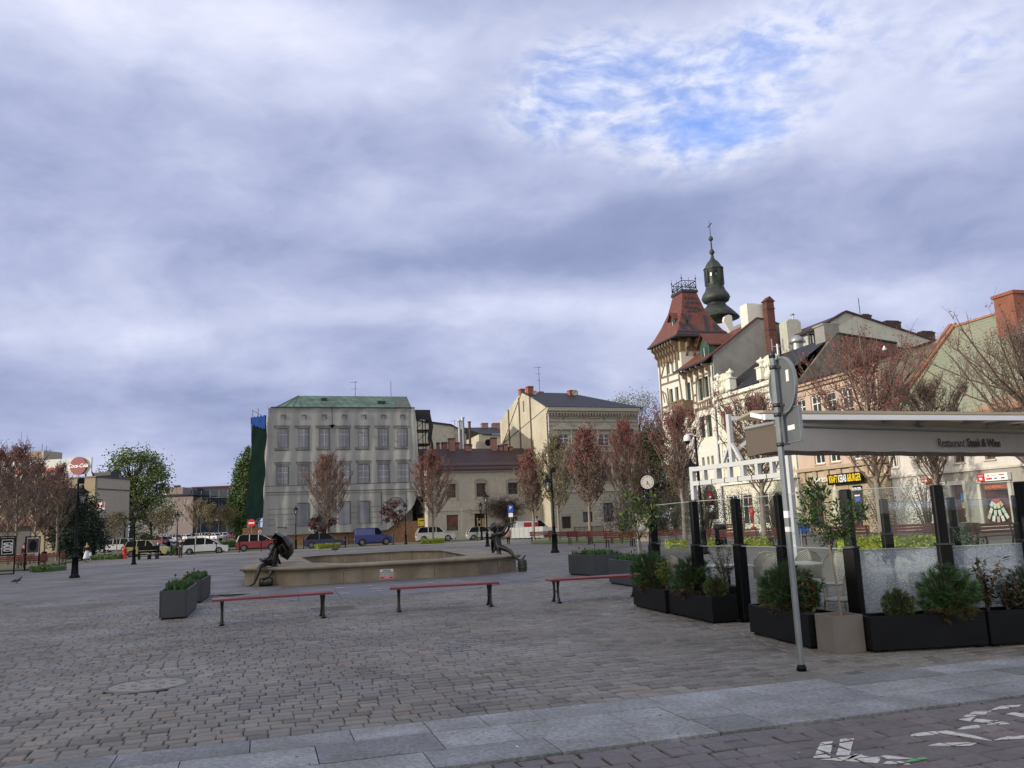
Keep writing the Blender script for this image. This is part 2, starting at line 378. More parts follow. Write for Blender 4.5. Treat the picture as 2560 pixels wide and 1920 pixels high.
def ccw(P):
    A = sum(P[i-1][0]*P[i][1]-P[i][0]*P[i-1][1] for i in range(len(P))); return P if A > 0 else P[::-1]
b = MB(); mk = MB(); bb = -1.53
while bb > -6:
    rh = rnd.uniform(.17,.20); a = -10+rnd.uniform(0,.15)
    while a < 11:
        w = rnd.uniform(.15,.23); j = lambda: rnd.uniform(-.014,.014)
        c = sp(a+w/2, bb)
        if c.y > 1.5:
            q = [sp(a+.007+j(), bb-rh/2+.007+j()), sp(a+w-.007+j(), bb-rh/2+.007+j()), sp(a+w-.007+j(), bb+rh/2-.007+j()), sp(a+.007+j(), bb+rh/2-.007+j())]
            tp = stone(b, [(p.x,p.y) for p in q], .90, -.004)
            cxx = sum(p[0] for p in tp)/4; cyy = sum(p[1] for p in tp)/4; conv = ccw([(cxx+(p[0]-cxx)*1.07,cyy+(p[1]-cyy)*1.07) for p in tp])
            z = max(p[2] for p in tp)+.0025
            for mi, P in MARKS:
                r = clip(P, conv)
                if r:
                    pp = []
                    for i in range(len(r)):       # chipped outline
                        p, q2 = r[i-1], r[i]
                        for t in (0, .25, .5, .75): pp.append((p[0]+(q2[0]-p[0])*t+rnd.uniform(-.003,.003), p[1]+(q2[1]-p[1])*t+rnd.uniform(-.003,.003)))
                    mk.ext([(x,y,z-.003) for x,y in ccw(pp)], (0,0,.0035), mi)
        a += w
    bb -= rh
b.build('road', m_rsett, kind='structure'); mk.build('road_marking', [m_white, m_green], kind='structure')
# apron flagstones in front of the fountain
b = MB(); AE1 = Vector((.966,.258,0)); AE2 = Vector((-.258,.966,0)); A0 = Vector((-6.86,26.68,0))
for i in range(-4, 10):
    for k in range(-9, 4):
        q = [A0+AE1*(i*.98+u+(.3 if k%2 else 0)*0)+AE2*(k*.98+v) for u,v in ((.006,.006),(.974,.006),(.974,.974),(.006,.974))]
        r = clip([(p.x,p.y) for p in q], ccw(APRON[1:7]+[APRON[8]]))
        if len(r) > 2: b.ext([(x,y,-.02) for x,y in r], (0,0,.022+rnd.uniform(0,.003)))
b.build('flagstone_apron', m_flag, kind='structure')
b = MB()
for x, y, L in ((905,490,.16),(935,511,.3),(955,526,.24),(745,541,.22),(1310,471,.2),(1375,502,.2),(715,505,.22),(290,683,.08),(1475,460,.12)):
    p = gnd('D',x,y); q = [(p.x+rnd.uniform(-.02,.02)+dx_*L/2, p.y+dy_*.035+rnd.uniform(-.01,.01)) for dx_, dy_ in ((-1,-1),(0,-1.2),(1,-.8),(1,.9),(0,1.2),(-1,1))]
    b.ext([(x_,y_,.026 if y < 600 else .004) for x_,y_ in q],(0,0,.003))
b.build('pale_inlays', mat('pale_inlay', (.50,.50,.48), .5, var=.2, scale=20), kind='structure')
b = MB()
for i in range(170):
    y = 5.5+abs(rnd.gauss(0,7)); x = rnd.uniform(-.6,.6)*y; a = rnd.uniform(0,6.3); s_ = rnd.uniform(.008,.022); p = [(x+s_*cos(a+k*1.57)*(1 if k%2 else .5), y+s_*sin(a+k*1.57)*(1 if k%2 else .5), .006+.006*(k==1)) for k in range(4)]
    b.add(p,[(0,1,2,3)],0 if rnd.random() < .7 else 1)
b.build('fallen_scraps', [mat('dry_leaf',(.14,.09,.05),.9,var=.4,scale=9), mat('paper_scrap',(.5,.5,.47),.8)], kind='stuff')
# manhole cover, drain grate
m_iron = mat('cast_iron', (.13,.125,.12), .55, metal=.3, var=.2, scale=9)
m_conc = mat('concrete', (.24,.235,.225), .85, var=.15, scale=5, bump=.2)
t = thing('manhole_cover', 'round concrete filled iron manhole cover set in the stone setts', 'manhole cover', (MH[0],MH[1],0))
b = MB(); k = 36
b.lathe([(.40,-.02),(.46,-.02),(.46,.004),(.445,.006),(.42,.006),(.405,.0),(.403,-.02)], k, cap=False); b.build('rim', m_iron, t)
b = MB(); b.lathe([(.40,-.02),(.40,-.003),(.385,.0)], k, cap=True)
for r0 in (.15, .28):
    for q in range(8): a = q*pi/4; b.box(r0*cos(a)-.03, r0*cos(a)+.03, r0*sin(a)-.012, r0*sin(a)+.012, -.001, .004, 1)
b.build('lid', [m_conc, m_iron], t)
t = thing('drain_grate', 'rectangular slotted steel drain grate in the setts behind the left bench', 'grate', (-3.9,18.15,0), atan2(.25,.92))
b = MB(); b.box(-.49,.49,-.5,.5,-.03,-.02); b.box(-.49,-.45,-.5,.5,-.02,.004); b.box(.45,.49,-.5,.5,-.02,.004); b.box(-.45,.45,-.5,-.46,-.02,.0035); b.box(-.45,.45,.46,.5,-.02,.0035); b.build('frame', m_iron, t)
b = MB()
for i in range(22): x = -.43+i*.04; b.box(x,x+.02,-.46,.46,-.018,.002)
b.build('bars', m_iron, t)
# ---------------------------------------------------------------- buildings
class Bld:
    def __init__(s, name, label, cat, P, d, group=None, z=0):
        s.d = Vector((d[0], d[1], 0)).normalized(); s.n = Vector((-s.d.y, s.d.x, 0)); s.o = Vector((P[0], P[1], z))
        s.root = thing(name, label, cat, s.o, atan2(s.d.y, s.d.x), group)
    def uz(s, z, x, y, dep=0.0):
        r = ray(z, x, y); o = s.o+s.n*dep; t = (o.x*s.n.x+o.y*s.n.y)/(r.x*s.n.x+r.y*s.n.y); p = r*t
        return (p-s.o).dot(s.d), p.z+HC-s.o.z
    def yz(s, z, x, y, u=0.0):
        r = ray(z, x, y); o = s.o+s.d*u; t = (o.x*s.d.x+o.y*s.d.y)/(r.x*s.d.x+r.y*s.d.y); p = r*t
        return (p-s.o).dot(s.n), p.z+HC-s.o.z
    def rect(s, z, x0, y0, x1, y1, dep=0.0):
        ym, xm = (y0+y1)/2, (x0+x1)/2
        return (s.uz(z,x0,ym,dep)[0], s.uz(z,x1,ym,dep)[0], s.uz(z,xm,y1,dep)[1], s.uz(z,xm,y0,dep)[1])
    def world(s, u, y, z): return s.o+s.d*u+s.n*y+Vector((0,0,z))
def wallh(b, u0, u1, z0, z1, holes, y=0.0, th=.22, mi=0):
    us = sorted({u0, u1, *[min(max(h[0],u0),u1) for h in holes], *[min(max(h[1],u0),u1) for h in holes]})
    zs = sorted({z0, z1, *[min(max(h[2],z0),z1) for h in holes], *[min(max(h[3],z0),z1) for h in holes]})
    def ins(u, z): return any(h[0] < u < h[1] and h[2] < z < h[3] for h in holes)
    for i in range(len(us)-1):
        for k in range(len(zs)-1):
            a, c, e, g_ = us[i], us[i+1], zs[k], zs[k+1]
            if c-a < 1e-5 or g_-e < 1e-5: continue
            if not ins((a+c)/2, (e+g_)/2): b.add([(a,y,e),(c,y,e),(c,y,g_),(a,y,g_)], [(0,1,2,3)], mi)
    for h in holes:
        a, c, e, g_ = h[:4]
        b.add([(a,y,e),(c,y,e),(c,y,g_),(a,y,g_),(a,y+th,e),(c,y+th,e),(c,y+th,g_),(a,y+th,g_)], [(0,4,5,1),(1,5,6,2),(2,6,7,3),(3,7,4,0)], mi)
def bands(b, u0, u1, z0, z1, y0, y1, holes, m=.12, mi=0):
    cuts = sorted((h[0]-m, h[1]+m) for h in holes if h[2] < z1 and h[3]+m > z0); u = u0
    for a, c in cuts:
        if a > u: b.box(u, min(a,u1), y0, y1, z0, z1, mi)
        u = max(u, c)
    if u < u1: b.box(u, u1, y0, y1, z0, z1, mi)
def window(root, h, y, mf, mp, nx=2, nz=2, fw=.07, sill=None, surr=None, th=.2, zsplit=None, name='window', label=None):
    a, c, e, g_ = h[:4]; a += .005; c -= .005; e += .005; g_ -= .005
    yy = y+th-.06; b = MB()
    b.box(a, a+fw, yy-.03, yy+.03, e, g_); b.box(c-fw, c, yy-.03, yy+.03, e, g_)
    b.box(a+fw, c-fw, yy-.029, yy+.029, e, e+fw); b.box(a+fw, c-fw, yy-.029, yy+.029, g_-fw, g_)
    for i in range(1, nx): x = a+(c-a)*i/nx; b.box(x-fw*.45, x+fw*.45, yy-.027, yy+.027, e+fw, g_-fw)
    for k in range(1, nz):
        z = e+(g_-e)*(zsplit if (zsplit and nz == 2) else k/nz)
        for i in range(nx):
            x0 = a+(c-a)*i/nx+fw*.45; x1 = a+(c-a)*(i+1)/nx-fw*.45; b.box(x0, x1, yy-.025, yy+.025, z-fw*.4, z+fw*.4)
    o = b.build(name, mf, root)
    if label: o['label'] = label
    p = MB(); p.box(a+.01, c-.01, yy+.01, yy+.02, e+.01, g_-.01); p.build('pane', mp, o)
    if sill: q = MB(); q.box(h[0]-.08, h[1]+.08, y-.12, y+.02, e-.10, e-.015); q.build('sill', sill, o)
    if surr:
        q = MB(); w = .16; q.box(h[0]-w, h[0]-.004, y-.05, y+.01, e-.0, g_+w); q.box(h[1]+.004, h[1]+w, y-.05, y+.01, e, g_+w); q.box(h[0]-.004, h[1]+.004, y-.049, y+.01, g_+.01, g_+w-.003)
        q.build('surround', surr, o)
    return o
def chimney(root, x, y, z0, z1, w, d, m, cap=None, name='chimney'):
    b = MB(); b.box(x-w/2, x+w/2, y-d/2, y+d/2, z0, z1-.18); b.box(x-w/2-.06, x+w/2+.06, y-d/2-.06, y+d/2+.06, z1-.18, z1-.06, 1 if cap else 0)
    b.box(x-w/2, x+w/2, y-d/2, y+d/2, z1-.06, z1); return b.build(name, [m, cap or m], root)
def antenna(label, P, h, arms=2, group=None, dirx=(1,.2)):
    t = thing('antenna', label, 'antenna', P, 0, group); b = MB()
    b.tube([(0,0,0),(0,0,h)], .035, 5); b.build('mast', m_dmetal, t); b = MB()
    for k in range(arms):
        b = MB(); z = h-.15-.9*k; L = 1.0-.3*k; b.tube([(-L*.7,0,z),(L*.4,0,z)], .02, 4)
        for q in range(4): x = -L*.7+q*L*.3; b.tube([(x,-.25,z),(x,.25,z)], .012, 4)
        b.build('aerial', m_dmetal, t)
    return t
m_dmetal = mat('dark_metal', (.045,.047,.05), .45, metal=.5, var=.1)
m_black = mat('black_paint', (.004,.0045,.005), .4, var=.2, spec=.15)
m_zinc = mat('zinc', (.33,.34,.36), .45, metal=.6, var=.12)
m_ora = mat('orange_brick', (.24,.078,.045), .85, var=.25, scale=6)
m_pinkb = mat('pink_brick', (.27,.14,.13), .9, var=.22, scale=6)
m_slate = mat('black_roofing', (.014,.016,.020), .6, var=.35, scale=1.2)
m_pane = pane_mat('dark_pane')
m_wframe = mat('white_frame', (.66,.66,.64), .5, var=.06)
m_bframe = mat('brown_frame', (.12,.06,.04), .6)
# --- scaffolded building behind a printed scrim
NB = Bld('scaffolded_building', 'grey building under renovation wrapped in a cloth printed with windows, green copper roof', 'building', gnd('B',435,320,16.5), (.943,.333))
m_scrim = mat('scrim_cloth', (.285,.295,.295), .9, var=.08, scale=.5, stain=.25)
m_pr_d = mat('print_shadow', (.075,.078,.085), .9, var=.1); m_pr_g = mat('print_pane', (.175,.185,.225), .9, var=.12, scale=1); m_pr_l = mat('print_light', (.42,.43,.44), .9, var=.08)
m_pr_m = mat('print_grey', (.165,.165,.16), .9, var=.1)
m_cop = mat('copper_patina', (.085,.165,.125), .75, var=.3, scale=.9, col2=(.06,.095,.075), stain=.3)
m_copd = mat('copper_dirty', (.075,.09,.08), .8, var=.45, scale=2.5)
m_rend = mat('old_render', (.2,.19,.17), .9, stain=.4)
m_osb = mat('osb_board', (.27,.155,.085), .85, var=.3, scale=5, col2=(.2,.12,.075))
m_gnet = mat('green_net', (.003,.010,.009), .95, var=.35, scale=.7, spec=.05); m_btarp = mat('blue_tarp', (.008,.035,.16), .8, var=.3, scale=1.5, spec=.1); m_wsheet = mat('white_sheet', (.5,.5,.46), .8)
WN = NB.uz('B',1870,325)[0]
def scr_y(u, z):
    s_ = u/WN; e = exp(-(s_/.05)**2)+exp(-((1-s_)/.06)**2)
    f = .10*sin(u*1.9+.35*sin(z*.5))+.07*sin(u*4.3+1.3*sin(z*.28))+.12*noise.noise(Vector((u*.9,z*.13,3)))+.16*noise.noise(Vector((u*.35,z*.35,7)))
    return -.55+.62*f*(.35+.65*(1-z/18))-.25*e*(.4+.6*noise.noise(Vector((u*3,z*.2,1))))
zt = 16.5; BOT = [(0,1.65),(.12,1.35),(.45,1.55),(.78,1.95),(.84,2.4),(.90,3.6),(.95,5.2),(1.0,8.0)]
BOT = []
for x, y in ((388,1575),(600,1572),(1000,1550),(1400,1538),(1610,1520),(1680,1470),(1760,1400),(1830,1330),(1880,1265),(1900,1190)):
    u, z = NB.uz('B', x, y, -.5); BOT.append((u, z))
def bot(u):
    for (a, za), (c, zc_) in zip(BOT, BOT[1:]):
        if u <= c: return za+(zc_-za)*max(0,min(1,(u-a)/(c-a)))
    return BOT[-1][1]
uL = lambda z: -.75*(1-z/zt)**1.2; uR = lambda z: WN+.55*(1-z/zt)**.7
b = MB(); NX, NZ = 110, 34; vs = []
for k in range(NZ+1):
    for i in range(NX+1):
        s_ = i/NX; zz = zt-(zt-1.3)*k/NZ; u = uL(zz)*(1-s_)+uR(zz)*s_
        zb = bot(u); z = zt-(zt-zb)*k/NZ; vs.append((u, scr_y(u, z), z))
b.add(vs, [(k*(NX+1)+i,(k+1)*(NX+1)+i,(k+1)*(NX+1)+i+1,k*(NX+1)+i+1) for k in range(NZ) for i in range(NX)], 0, True)
scrim = b.build('scrim', m_scrim, NB.root)
def decal(b, x0, y0, x1, y1, mi, off=.02, z='B', sub=None):
    u0, u1, z0, z1 = NB.rect(z, x0, y0, x1, y1, -.55)
    nx = max(1, int((u1-u0)/.18)); nz = max(1, int((z1-z0)/.5))
    vs = [(u0+(u1-u0)*i/nx, scr_y(u0+(u1-u0)*i/nx, z0+(z1-z0)*k/nz)-off, z0+(z1-z0)*k/nz) for k in range(nz+1) for i in range(nx+1)]
    b.add(vs, [(k*(nx+1)+i,k*(nx+1)+i+1,(k+1)*(nx+1)+i+1,(k+1)*(nx+1)+i) for k in range(nz) for i in range(nx)], mi, True)
PM = [m_pr_m, m_pr_d, m_pr_g, m_pr_l]
def pwin(x0, y0, x1, y1, head=None, sill=None, cross=1, small=0):
    b = MB(); decal(b, x0-8, y0-6, x1+6, y1+4, 0, .03); decal(b, x0, y0, x1, y1, 2, .05)
    decal(b, x1-6, y0, x1, y1, 1, .07); decal(b, x0, y0, x1-6, y0+6, 1, .07)
    if cross:
        xm = (x0+x1)/2-2; decal(b, xm-2, y0+6, xm+2, y1, 3, .07)
        for f_ in ((.33,) if cross == 1 else (.36,.7)): decal(b, x0+3, y0+(y1-y0)*f_-2, x1-7, y0+(y1-y0)*f_+2, 3, .06)
    if small: decal(b, x0, y1-5, x1-6, y1, 3, .06)
    if head: decal(b, head[0], head[1]+9, head[2], head[3], 0, .04); decal(b, head[0], head[1], head[2], head[1]+7, 1, .05); decal(b, head[0]+12, head[3], head[2]-12, head[3]+4, 1, .04)
    if sill: decal(b, sill[0], sill[1], sill[2], sill[3]-12, 0, .04); decal(b, sill[0]+6, sill[3]-12, sill[2]-6, sill[3]-4, 1, .05)
    b.build('printed_window', PM, NB.root)
for x in (585,788,990,1188,1378,1573,1763): pwin(x-18, 385, x+20, 422, cross=0, small=1)
for x0, x1 in ((535,632),(742,838),(945,1040),(1138,1238),(1330,1426),(1527,1620),(1714,1808)):
    pwin(x0, 520-(x0-535)*.004, x1, 705-(x0-535)*.012, (x0-45,490,x1+18,514), (x0-38,710-(x0-535)*.012,x1+14,742-(x0-535)*.012))
for x0, x1 in ((520,635),(735,842),(940,1045),(1145,1243),(1325,1435),(1525,1632),(1713,1826)):
    q = (x0-520)*.022; pwin(x0, 890-q, x1, 1072-q, (x0-24,852-q,x1+18,876-q), None, 2)
for x0, x1, y0, y1 in ((725,838,1255,1478),(1137,1248,1240,1460),(1328,1438,1235,1453)): pwin(x0, y0, x1, y1, cross=0, small=0)
b = MB(); decal(b, 930, 1250, 1045, 1535, 1, .04); decal(b, 938, 1260, 1037, 1330, 2, .05); b.build('printed_door', PM, NB.root)
b = MB()
for (xa, ya, xb, yb, hh, mi) in ((415,1087,1895,1045,5,1),(415,1150,1890,1112,7,1),(415,1172,1890,1134,8,0),(440,352,1865,352,4,0),(440,330,1865,334,6,0)):
    N_ = 40
    for i in range(N_):
        t0 = i/N_; t1 = (i+1)/N_; y0 = ya+(yb-ya)*(t0+t1)/2; decal(b, xa+(xb-xa)*t0, y0, xa+(xb-xa)*t1, y0+hh, mi, .03)
for yy, L in ((1312,((430,700),(1255,1325),(1450,1550))),(1366,((430,700),(1255,1325),(1450,1550))),(1418,((430,500),(620,700),(1255,1325),(1450,1550))),(1472,((430,510),(600,700),(1060,1130),(1450,1550)))):
    for xa, xb in L: decal(b, xa, yy-(xa-430)*.025, xb, yy+3-(xa-430)*.025, 1, .03)
decal(b, 1552, 1140, 1560, 1465, 1, .03); decal(b, 1797, 1130, 1803, 1330, 1, .03); decal(b, 1565, 1160, 1797, 1166, 0, .03); decal(b, 527, 1492, 590, 1500, 1, .03); decal(b, 600, 1488, 618, 1506, 1, .03)
b.build('printed_mouldings', PM, NB.root)
b = MB(); u0, z0 = NB.uz('B',1695,1290,-.55); rr = NB.uz('B',1790,1290,-.55)[0]-u0   # printed arch
for k, (r1, r2, mi) in enumerate(((1.0,.93,1),(.93,.80,0),(.8,.02,2))):
    for i in range(20):
        a, c = pi*i/20, pi*(i+1)/20
        P = [(u0+r*rr*cos(t), z0+r*rr*sin(t)) for r, t in ((r1,a),(r1,c),(r2,c),(r2,a))]
        b.add([(u, scr_y(u,z)-.05, z) for u, z in P], [(0,1,2,3)], mi, True)
b.build('printed_arch', PM, NB.root)
b = MB(); b.box(.2, WN-.3, .6, 15, 0, 16.0); b.build('wall', m_rend, NB.root)
RD = 6.5; eL = NB.uz('B',495,318,0); eR = NB.uz('B',1852,324,0); rL = NB.uz('B',735,200,RD); rR = NB.uz('B',1800,198,RD)
ze, zr = zt+.05, (rL[1]+rR[1])/2
R_ = [(eL[0],0,ze),(eR[0],0,ze),(eR[0],13,ze),(eL[0],13,ze),(rL[0],RD,zr),(rR[0],RD,zr)]
b = MB(); b.add(R_, [(0,1,5,4),(3,0,4),(1,2,5),(2,3,4,5),(3,2,1,0)])
for i in range(17):
    f_ = i/16.0; bx = eL[0]+(eR[0]-eL[0])*f_; tx = min(max(bx-.9, rL[0]), rR[0]) if 0 < i < 16 else (rL[0] if i == 0 else rR[0])
    a = Vector((bx,0,ze+.02)); k = min(1,(tx-eL[0])/(rL[0]-eL[0])) if bx-.9 < rL[0] else 1
    if i == 16: k = 1
    c = Vector((tx if k == 1 else bx, RD*k, ze+(zr-ze)*k+.02)) if k == 1 else Vector((bx, RD*max(.05,(bx-eL[0])/(rL[0]-eL[0])), ze+(zr-ze)*max(.05,(bx-eL[0])/(rL[0]-eL[0]))+.02))
    b.bar(a, c, .06, .05, 2)
for f_, o_ in ((.33,0),(.66,.5)):
    for i in range(14):
        u0 = eL[0]+3+i*1.0+(o_ if i % 2 else 0); u1 = min(u0+.95, eR[0]-.6)
        if rnd.random() < .7 and u1 > u0: b.bar((u0,RD*f_,ze+(zr-ze)*f_+.015),(u1,RD*f_,ze+(zr-ze)*f_+.015), .03, .04, 2)
roof = b.build('roof', [m_cop, m_copd, m_copd], NB.root)
b = MB(); xr = eR[0]; nrm = Vector((0,-(zr-ze),RD)).normalized()*.02
b.add([Vector((xr-2.0,.2,ze+.2*(zr-ze)/RD))+nrm,Vector((xr-.1,.2,ze+.2*(zr-ze)/RD))+nrm,Vector((rR[0]-.1,RD-.2,zr-.05))+nrm,Vector((rR[0]-1.9,RD-.2,zr-.05))+nrm],[(0,1,2,3)]); b.build('dark_patch', m_copd, roof)
for x0, x1, y in ((960,1013,238),(1518,1570,268)):
    u0, zz = NB.uz('B', x0, y, 4 if y < 250 else 2.6); u1 = NB.uz('B', x1, y, 4)[0]; yy = 4 if y < 250 else 2.6
    b = MB(); b.box(u0, u1, yy-.3, yy+.5, zz-.1, zz+.18, 0); b.box(u0-.06, u1+.06, yy-.36, yy+.55, zz+.18, zz+.26, 1); b.build('roof_vent', [m_slate, m_cop], roof)
b = MB(); b.box(eL[0]-.4, WN+.05, -.65, -.3, zt-.02, zt+.12); b.build('gutter', m_dmetal, NB.root)
# left return: green net, blue tarpaulin, loose white edge
uA = NB.uz('B', 300, 420, 4.5)[0]; b = MB(); vs = []
for k in range(15):
    z = 3.6+(15.7-3.6)*k/14
    for i in range(9):
        f_ = i/8; vs.append((-.55*(1-z/zt)+(uA-.55*(1-z/zt))*f_-.1+.10*sin(k*1.3+i), -.2+4.7*f_, z))
b.add(vs, [(k*9+i,k*9+i+1,(k+1)*9+i+1,(k+1)*9+i) for k in range(14) for i in range(8)], 0, True); b.build('green_net', m_gnet, NB.root)
b = MB(); vs = []
for k in range(21):
    z = 2.4+(15.9-2.4)*k/20; w = .30+.05*sin(k*1.1)
    for i in range(3): vs.append((uA-.0-.6*(1-z/zt)**1.3-w*(1-i/2)+.03*sin(k*.9+i), 4.5+.1*i, z))
b.add(vs, [(k*3+i,k*3+i+1,(k+1)*3+i+1,(k+1)*3+i) for k in range(20) for i in range(2)], 0, True); b.build('loose_sheet', m_wsheet, NB.root)
b = MB(); vs = []
for k in range(7):
    for i in range(13):
        f_ = i/12; z = 15.6-1.7*(k/6)*(1-.5*f_)+.9*f_*.4; vs.append((-.35+(uA-.1)*f_, -.45+4.9*f_-.25*abs(sin(k*2.1+i*1.7)), z+.12*sin(i*2.3+k)))
b.add(vs, [(k*13+i,k*13+i+1,(k+1)*13+i+1,(k+1)*13+i) for k in range(6) for i in range(12)], 0, True); b.build('blue_tarpaulin', m_btarp, NB.root)
b = MB()
for u, y in ((uA-.2,4.6),(uA+.4,3.4)): b.bar((u,y,0),(u,y,17.0),.06)
b.bar((uA-.2,4.6,16.9),(uA+.7,2.6,16.0),.06); b.build('scaffold_pole', m_bframe, NB.root)
# right return: open scaffold with torn black net
uB = NB.uz('B', 1985, 420, 3.0)[0]; b = MB()
for i in range(3):
    for k in range(2): b.bar((WN+.15+(uB-WN-.2)*i/2, .1+2.7*k, 0),(WN+.15+(uB-WN-.2)*i/2, .1+2.7*k, 16.4),.09)
for q in range(9):
    z = 15.6-q*1.75
    for k in range(2): b.bar((WN+.1,.1+2.7*k,z),(uB,.1+2.7*k,z),.08)
    b.bar((WN+.15,.1,z-1.7),(uB-.1,.1,z),.07); b.box(WN+.2, uB-.1, .2, 2.7, z-.12, z-.04)
b.build('scaffold', m_black, NB.root)
b = MB(); b.add([(WN+.1,.0,zt-.1),(uB-.1,.0,zt-.1),(uB+.15,.0,zt-1.5),(WN+.1,.0,zt-1.3)],[(0,1,2,3)])
b.add([(uB-.1,.0,zt-.1),(uB-.1,3,zt-.1),(uB+.15,3,zt-1.5),(uB+.15,.0,zt-1.5)],[(0,1,2,3)])
vs = []
for k in range(18):
    z = 15.0-.75*k
    for i in range(3): vs.append((uB-.35+.28*i+.12*sin(k*1.7), .02+.06*sin(k*2+i), z))
b.add(vs, [(k*3+i,(k+1)*3+i,(k+1)*3+i+1,k*3+i+1) for k in range(17) for i in range(2)])
b.build('black_net', mat('black_net', (.02,.022,.026), .9), NB.root)
# hoarding in front of the ground floor
HO = Bld('site_hoarding', 'brown chipboard hoarding along the foot of the wrapped building', 'hoarding', NB.world(0,0,0)[:2], (.943,.333))
u0 = HO.uz('B',185,1520,.0)[0]; u1 = HO.uz('B',1985,1450,0)[0]; b = MB(); u = u0
while u < u1-.1:
    w = min(1.22, u1-u); b.box(u, u+w-.012, -.02, .0, .02, 2.55+rnd.uniform(-.03,.03)); u += w
b.build('board', m_osb, HO.root)
for i in range(9): x = u0+.1+(u1-u0-.2)*i/8; b = MB(); b.bar((x,.06,0),(x,.06,2.5),.1); b.build('post', m_bframe, HO.root)
m_red = mat('sign_red', (.45,.02,.025), .45, var=.06); m_swhite = mat('sign_white', (.72,.72,.72), .5, var=.05); m_yel = mat('sign_yellow', (.66,.50,.03), .55, var=.1); m_sgrey = mat('sign_grey', (.22,.23,.24), .5)
m_blue = mat('sign_blue', (.02,.07,.36), .45)
def disc(b, r, y0, y1, mi=0, k=28, r0=0, c=(0,0)):
    pts = [(c[0]+r*cos(2*pi*i/k), y0, c[1]+r*sin(2*pi*i/k)) for i in range(k)]; b.ext(pts, (0,y1-y0,0), mi)
u, z = HO.uz('B',355,1538,-.1); t = thing('pedestrian_ban_sign', 'round no pedestrians sign with red rim on the left end of the hoarding', 'road sign', HO.world(u,-.06,z), atan2(HO.d.y,HO.d.x))
b = MB(); disc(b,.30,0,.02,0); b.build('rim',m_red,t); b = MB(); disc(b,.23,-.006,.0,0); b.build('face',m_swhite,t)
b = MB(); disc(b,.035,-.012,-.006,0,12,c=(0,.13)); b.ext([(-.035,-.012,-.15),(.035,-.012,-.15),(.045,-.012,.08),(-.045,-.012,.08)],(0,.006,0)); b.build('walker_symbol',m_black,t)
a = HO.rect('B',1915,1405,1985,1480,-.1); t = thing('site_notice_board', 'yellow building site notice board on the right end of the hoarding', 'notice board', HO.world(0,-.12,0), atan2(HO.d.y,HO.d.x))
b = MB(); b.box(a[0],a[1],0,.03,a[2],a[3]); b.build('board',m_yel,t); b = MB()
for i in range(6): z = a[3]-.35-i*.42; b.box(a[0]+.12,a[1]-.12-(.5 if i%2 else 0),-.006,-.001,z,z+.12)
b.build('printed_lines',m_black,t)
P = NB.world(*[NB.uz('B',1297,197,RD)[0],RD,zr]); antenna('branched television aerial near the middle of the green copper roof', P, at('B',1297,50,P.y).z-P.z, 2)
P = NB.world(*[NB.uz('B',1650,197,RD)[0],RD,zr]); antenna('plain lightning rod towards the right end of the green copper roof', P, at('B',1650,50,P.y).z-P.z, 0)
P = NB.world(*[NB.uz('B',1068,410,-1)[0],-1.0,NB.uz('B',1068,500,-1)[1]]); t = thing('hanging_lamp', 'black cone lamp hanging in front of the wrapped facade below the cornice', 'lamp', P)
b = MB(); b.tube([(0,0,.1),(0,0,2.6)],.04,5); b.build('cord',m_black,t); b = MB(); b.lathe([(.05,.25),(.36,.2),(.3,.1),(.08,-.1),(.02,-.25)],12); b.build('lamp_shade',m_black,t)

# --- low house with maroon roof
LH = Bld('low_house', 'low two storey house of pale render with maroon roof and arched windows', 'house', gnd('C',250,935,8.85), (.928,.374))
m_lrend = mat('pale_render', (.40,.365,.31), .9, var=.1, stain=.35, bump=.2); m_lren2 = mat('render_trim', (.26,.235,.19), .9, stain=.2); m_maroon = mat('maroon_roof', (.042,.020,.021), .65, var=.25, scale=1.5)
uS, uE = LH.uz('C',92,1000)[0], LH.uz('C',1150,1000)[0]
HL = [LH.rect('C',*q) for q in ((262,1072,345,1190),(522,1065,604,1182),(795,1060,880,1160),(1040,1060,1110,1160))]
HG = [LH.rect('C',*q) for q in ((265,1338,367,1475),(508,1325,600,1500),(835,1345,880,1450),(1005,1340,1065,1410))]
b = MB(); wallh(b, uS, uE, 0, 8.7, HL+HG, 0, .3); b.add([(uS,0,0),(uS,9,0),(uS,9,8.7),(uS,0,8.7)],[(3,2,1,0)]); b.add([(uE,0,0),(uE,9,0),(uE,9,8.7),(uE,0,8.7)],[(0,1,2,3)])
b.box(uS-.02,uE+.02,-.05,.0,2.95+.6,3.1+.6); b.box(uS,uE,-.25,.0,8.3,8.68); b.box(uS,uE,-.05,0,.0,.5,0); b.build('wall', m_lrend, LH.root)
for h in HL:
    window(LH.root, h, 0, m_bframe, m_pane, 2, 2, .08, th=.3)
    b = MB(); r = (h[1]-h[0])/2+.28; c = (h[0]+h[1])/2; pts = [(c-r,-.06,h[2]-.3),(c-r,-.06,h[3]+.15)]+[(c+r*cos(pi-pi*i/10),-.06,h[3]+.15+.45*sin(pi*i/10)) for i in range(1,10)]+[(c+r,-.06,h[3]+.15),(c+r,-.06,h[2]-.3)]
    inner = [(h[0]-.001,-.06,h[2]-.3),(h[0]-.001,-.06,h[3]),(h[1],-.06,h[3]),(h[1],-.06,h[2]-.3)]
    ou = pts; b.ext([ou[0],inner[0],inner[1],ou[1]],(0,.055,0)); b.ext([inner[3],ou[-1],ou[-2],inner[2]],(0,.055,0)); b.ext([inner[1],inner[2]]+ou[-2:0:-1],(0,.055,0)); b.build('window_surround', m_lren2, LH.root)
m_shopd = mat('shop_display', (.07,.075,.05), .2, var=.8, scale=1.8, col2=(.2,.05,.04))
window(LH.root, HG[0], 0, m_bframe, m_shopd, 1, 1, .08, th=.2)
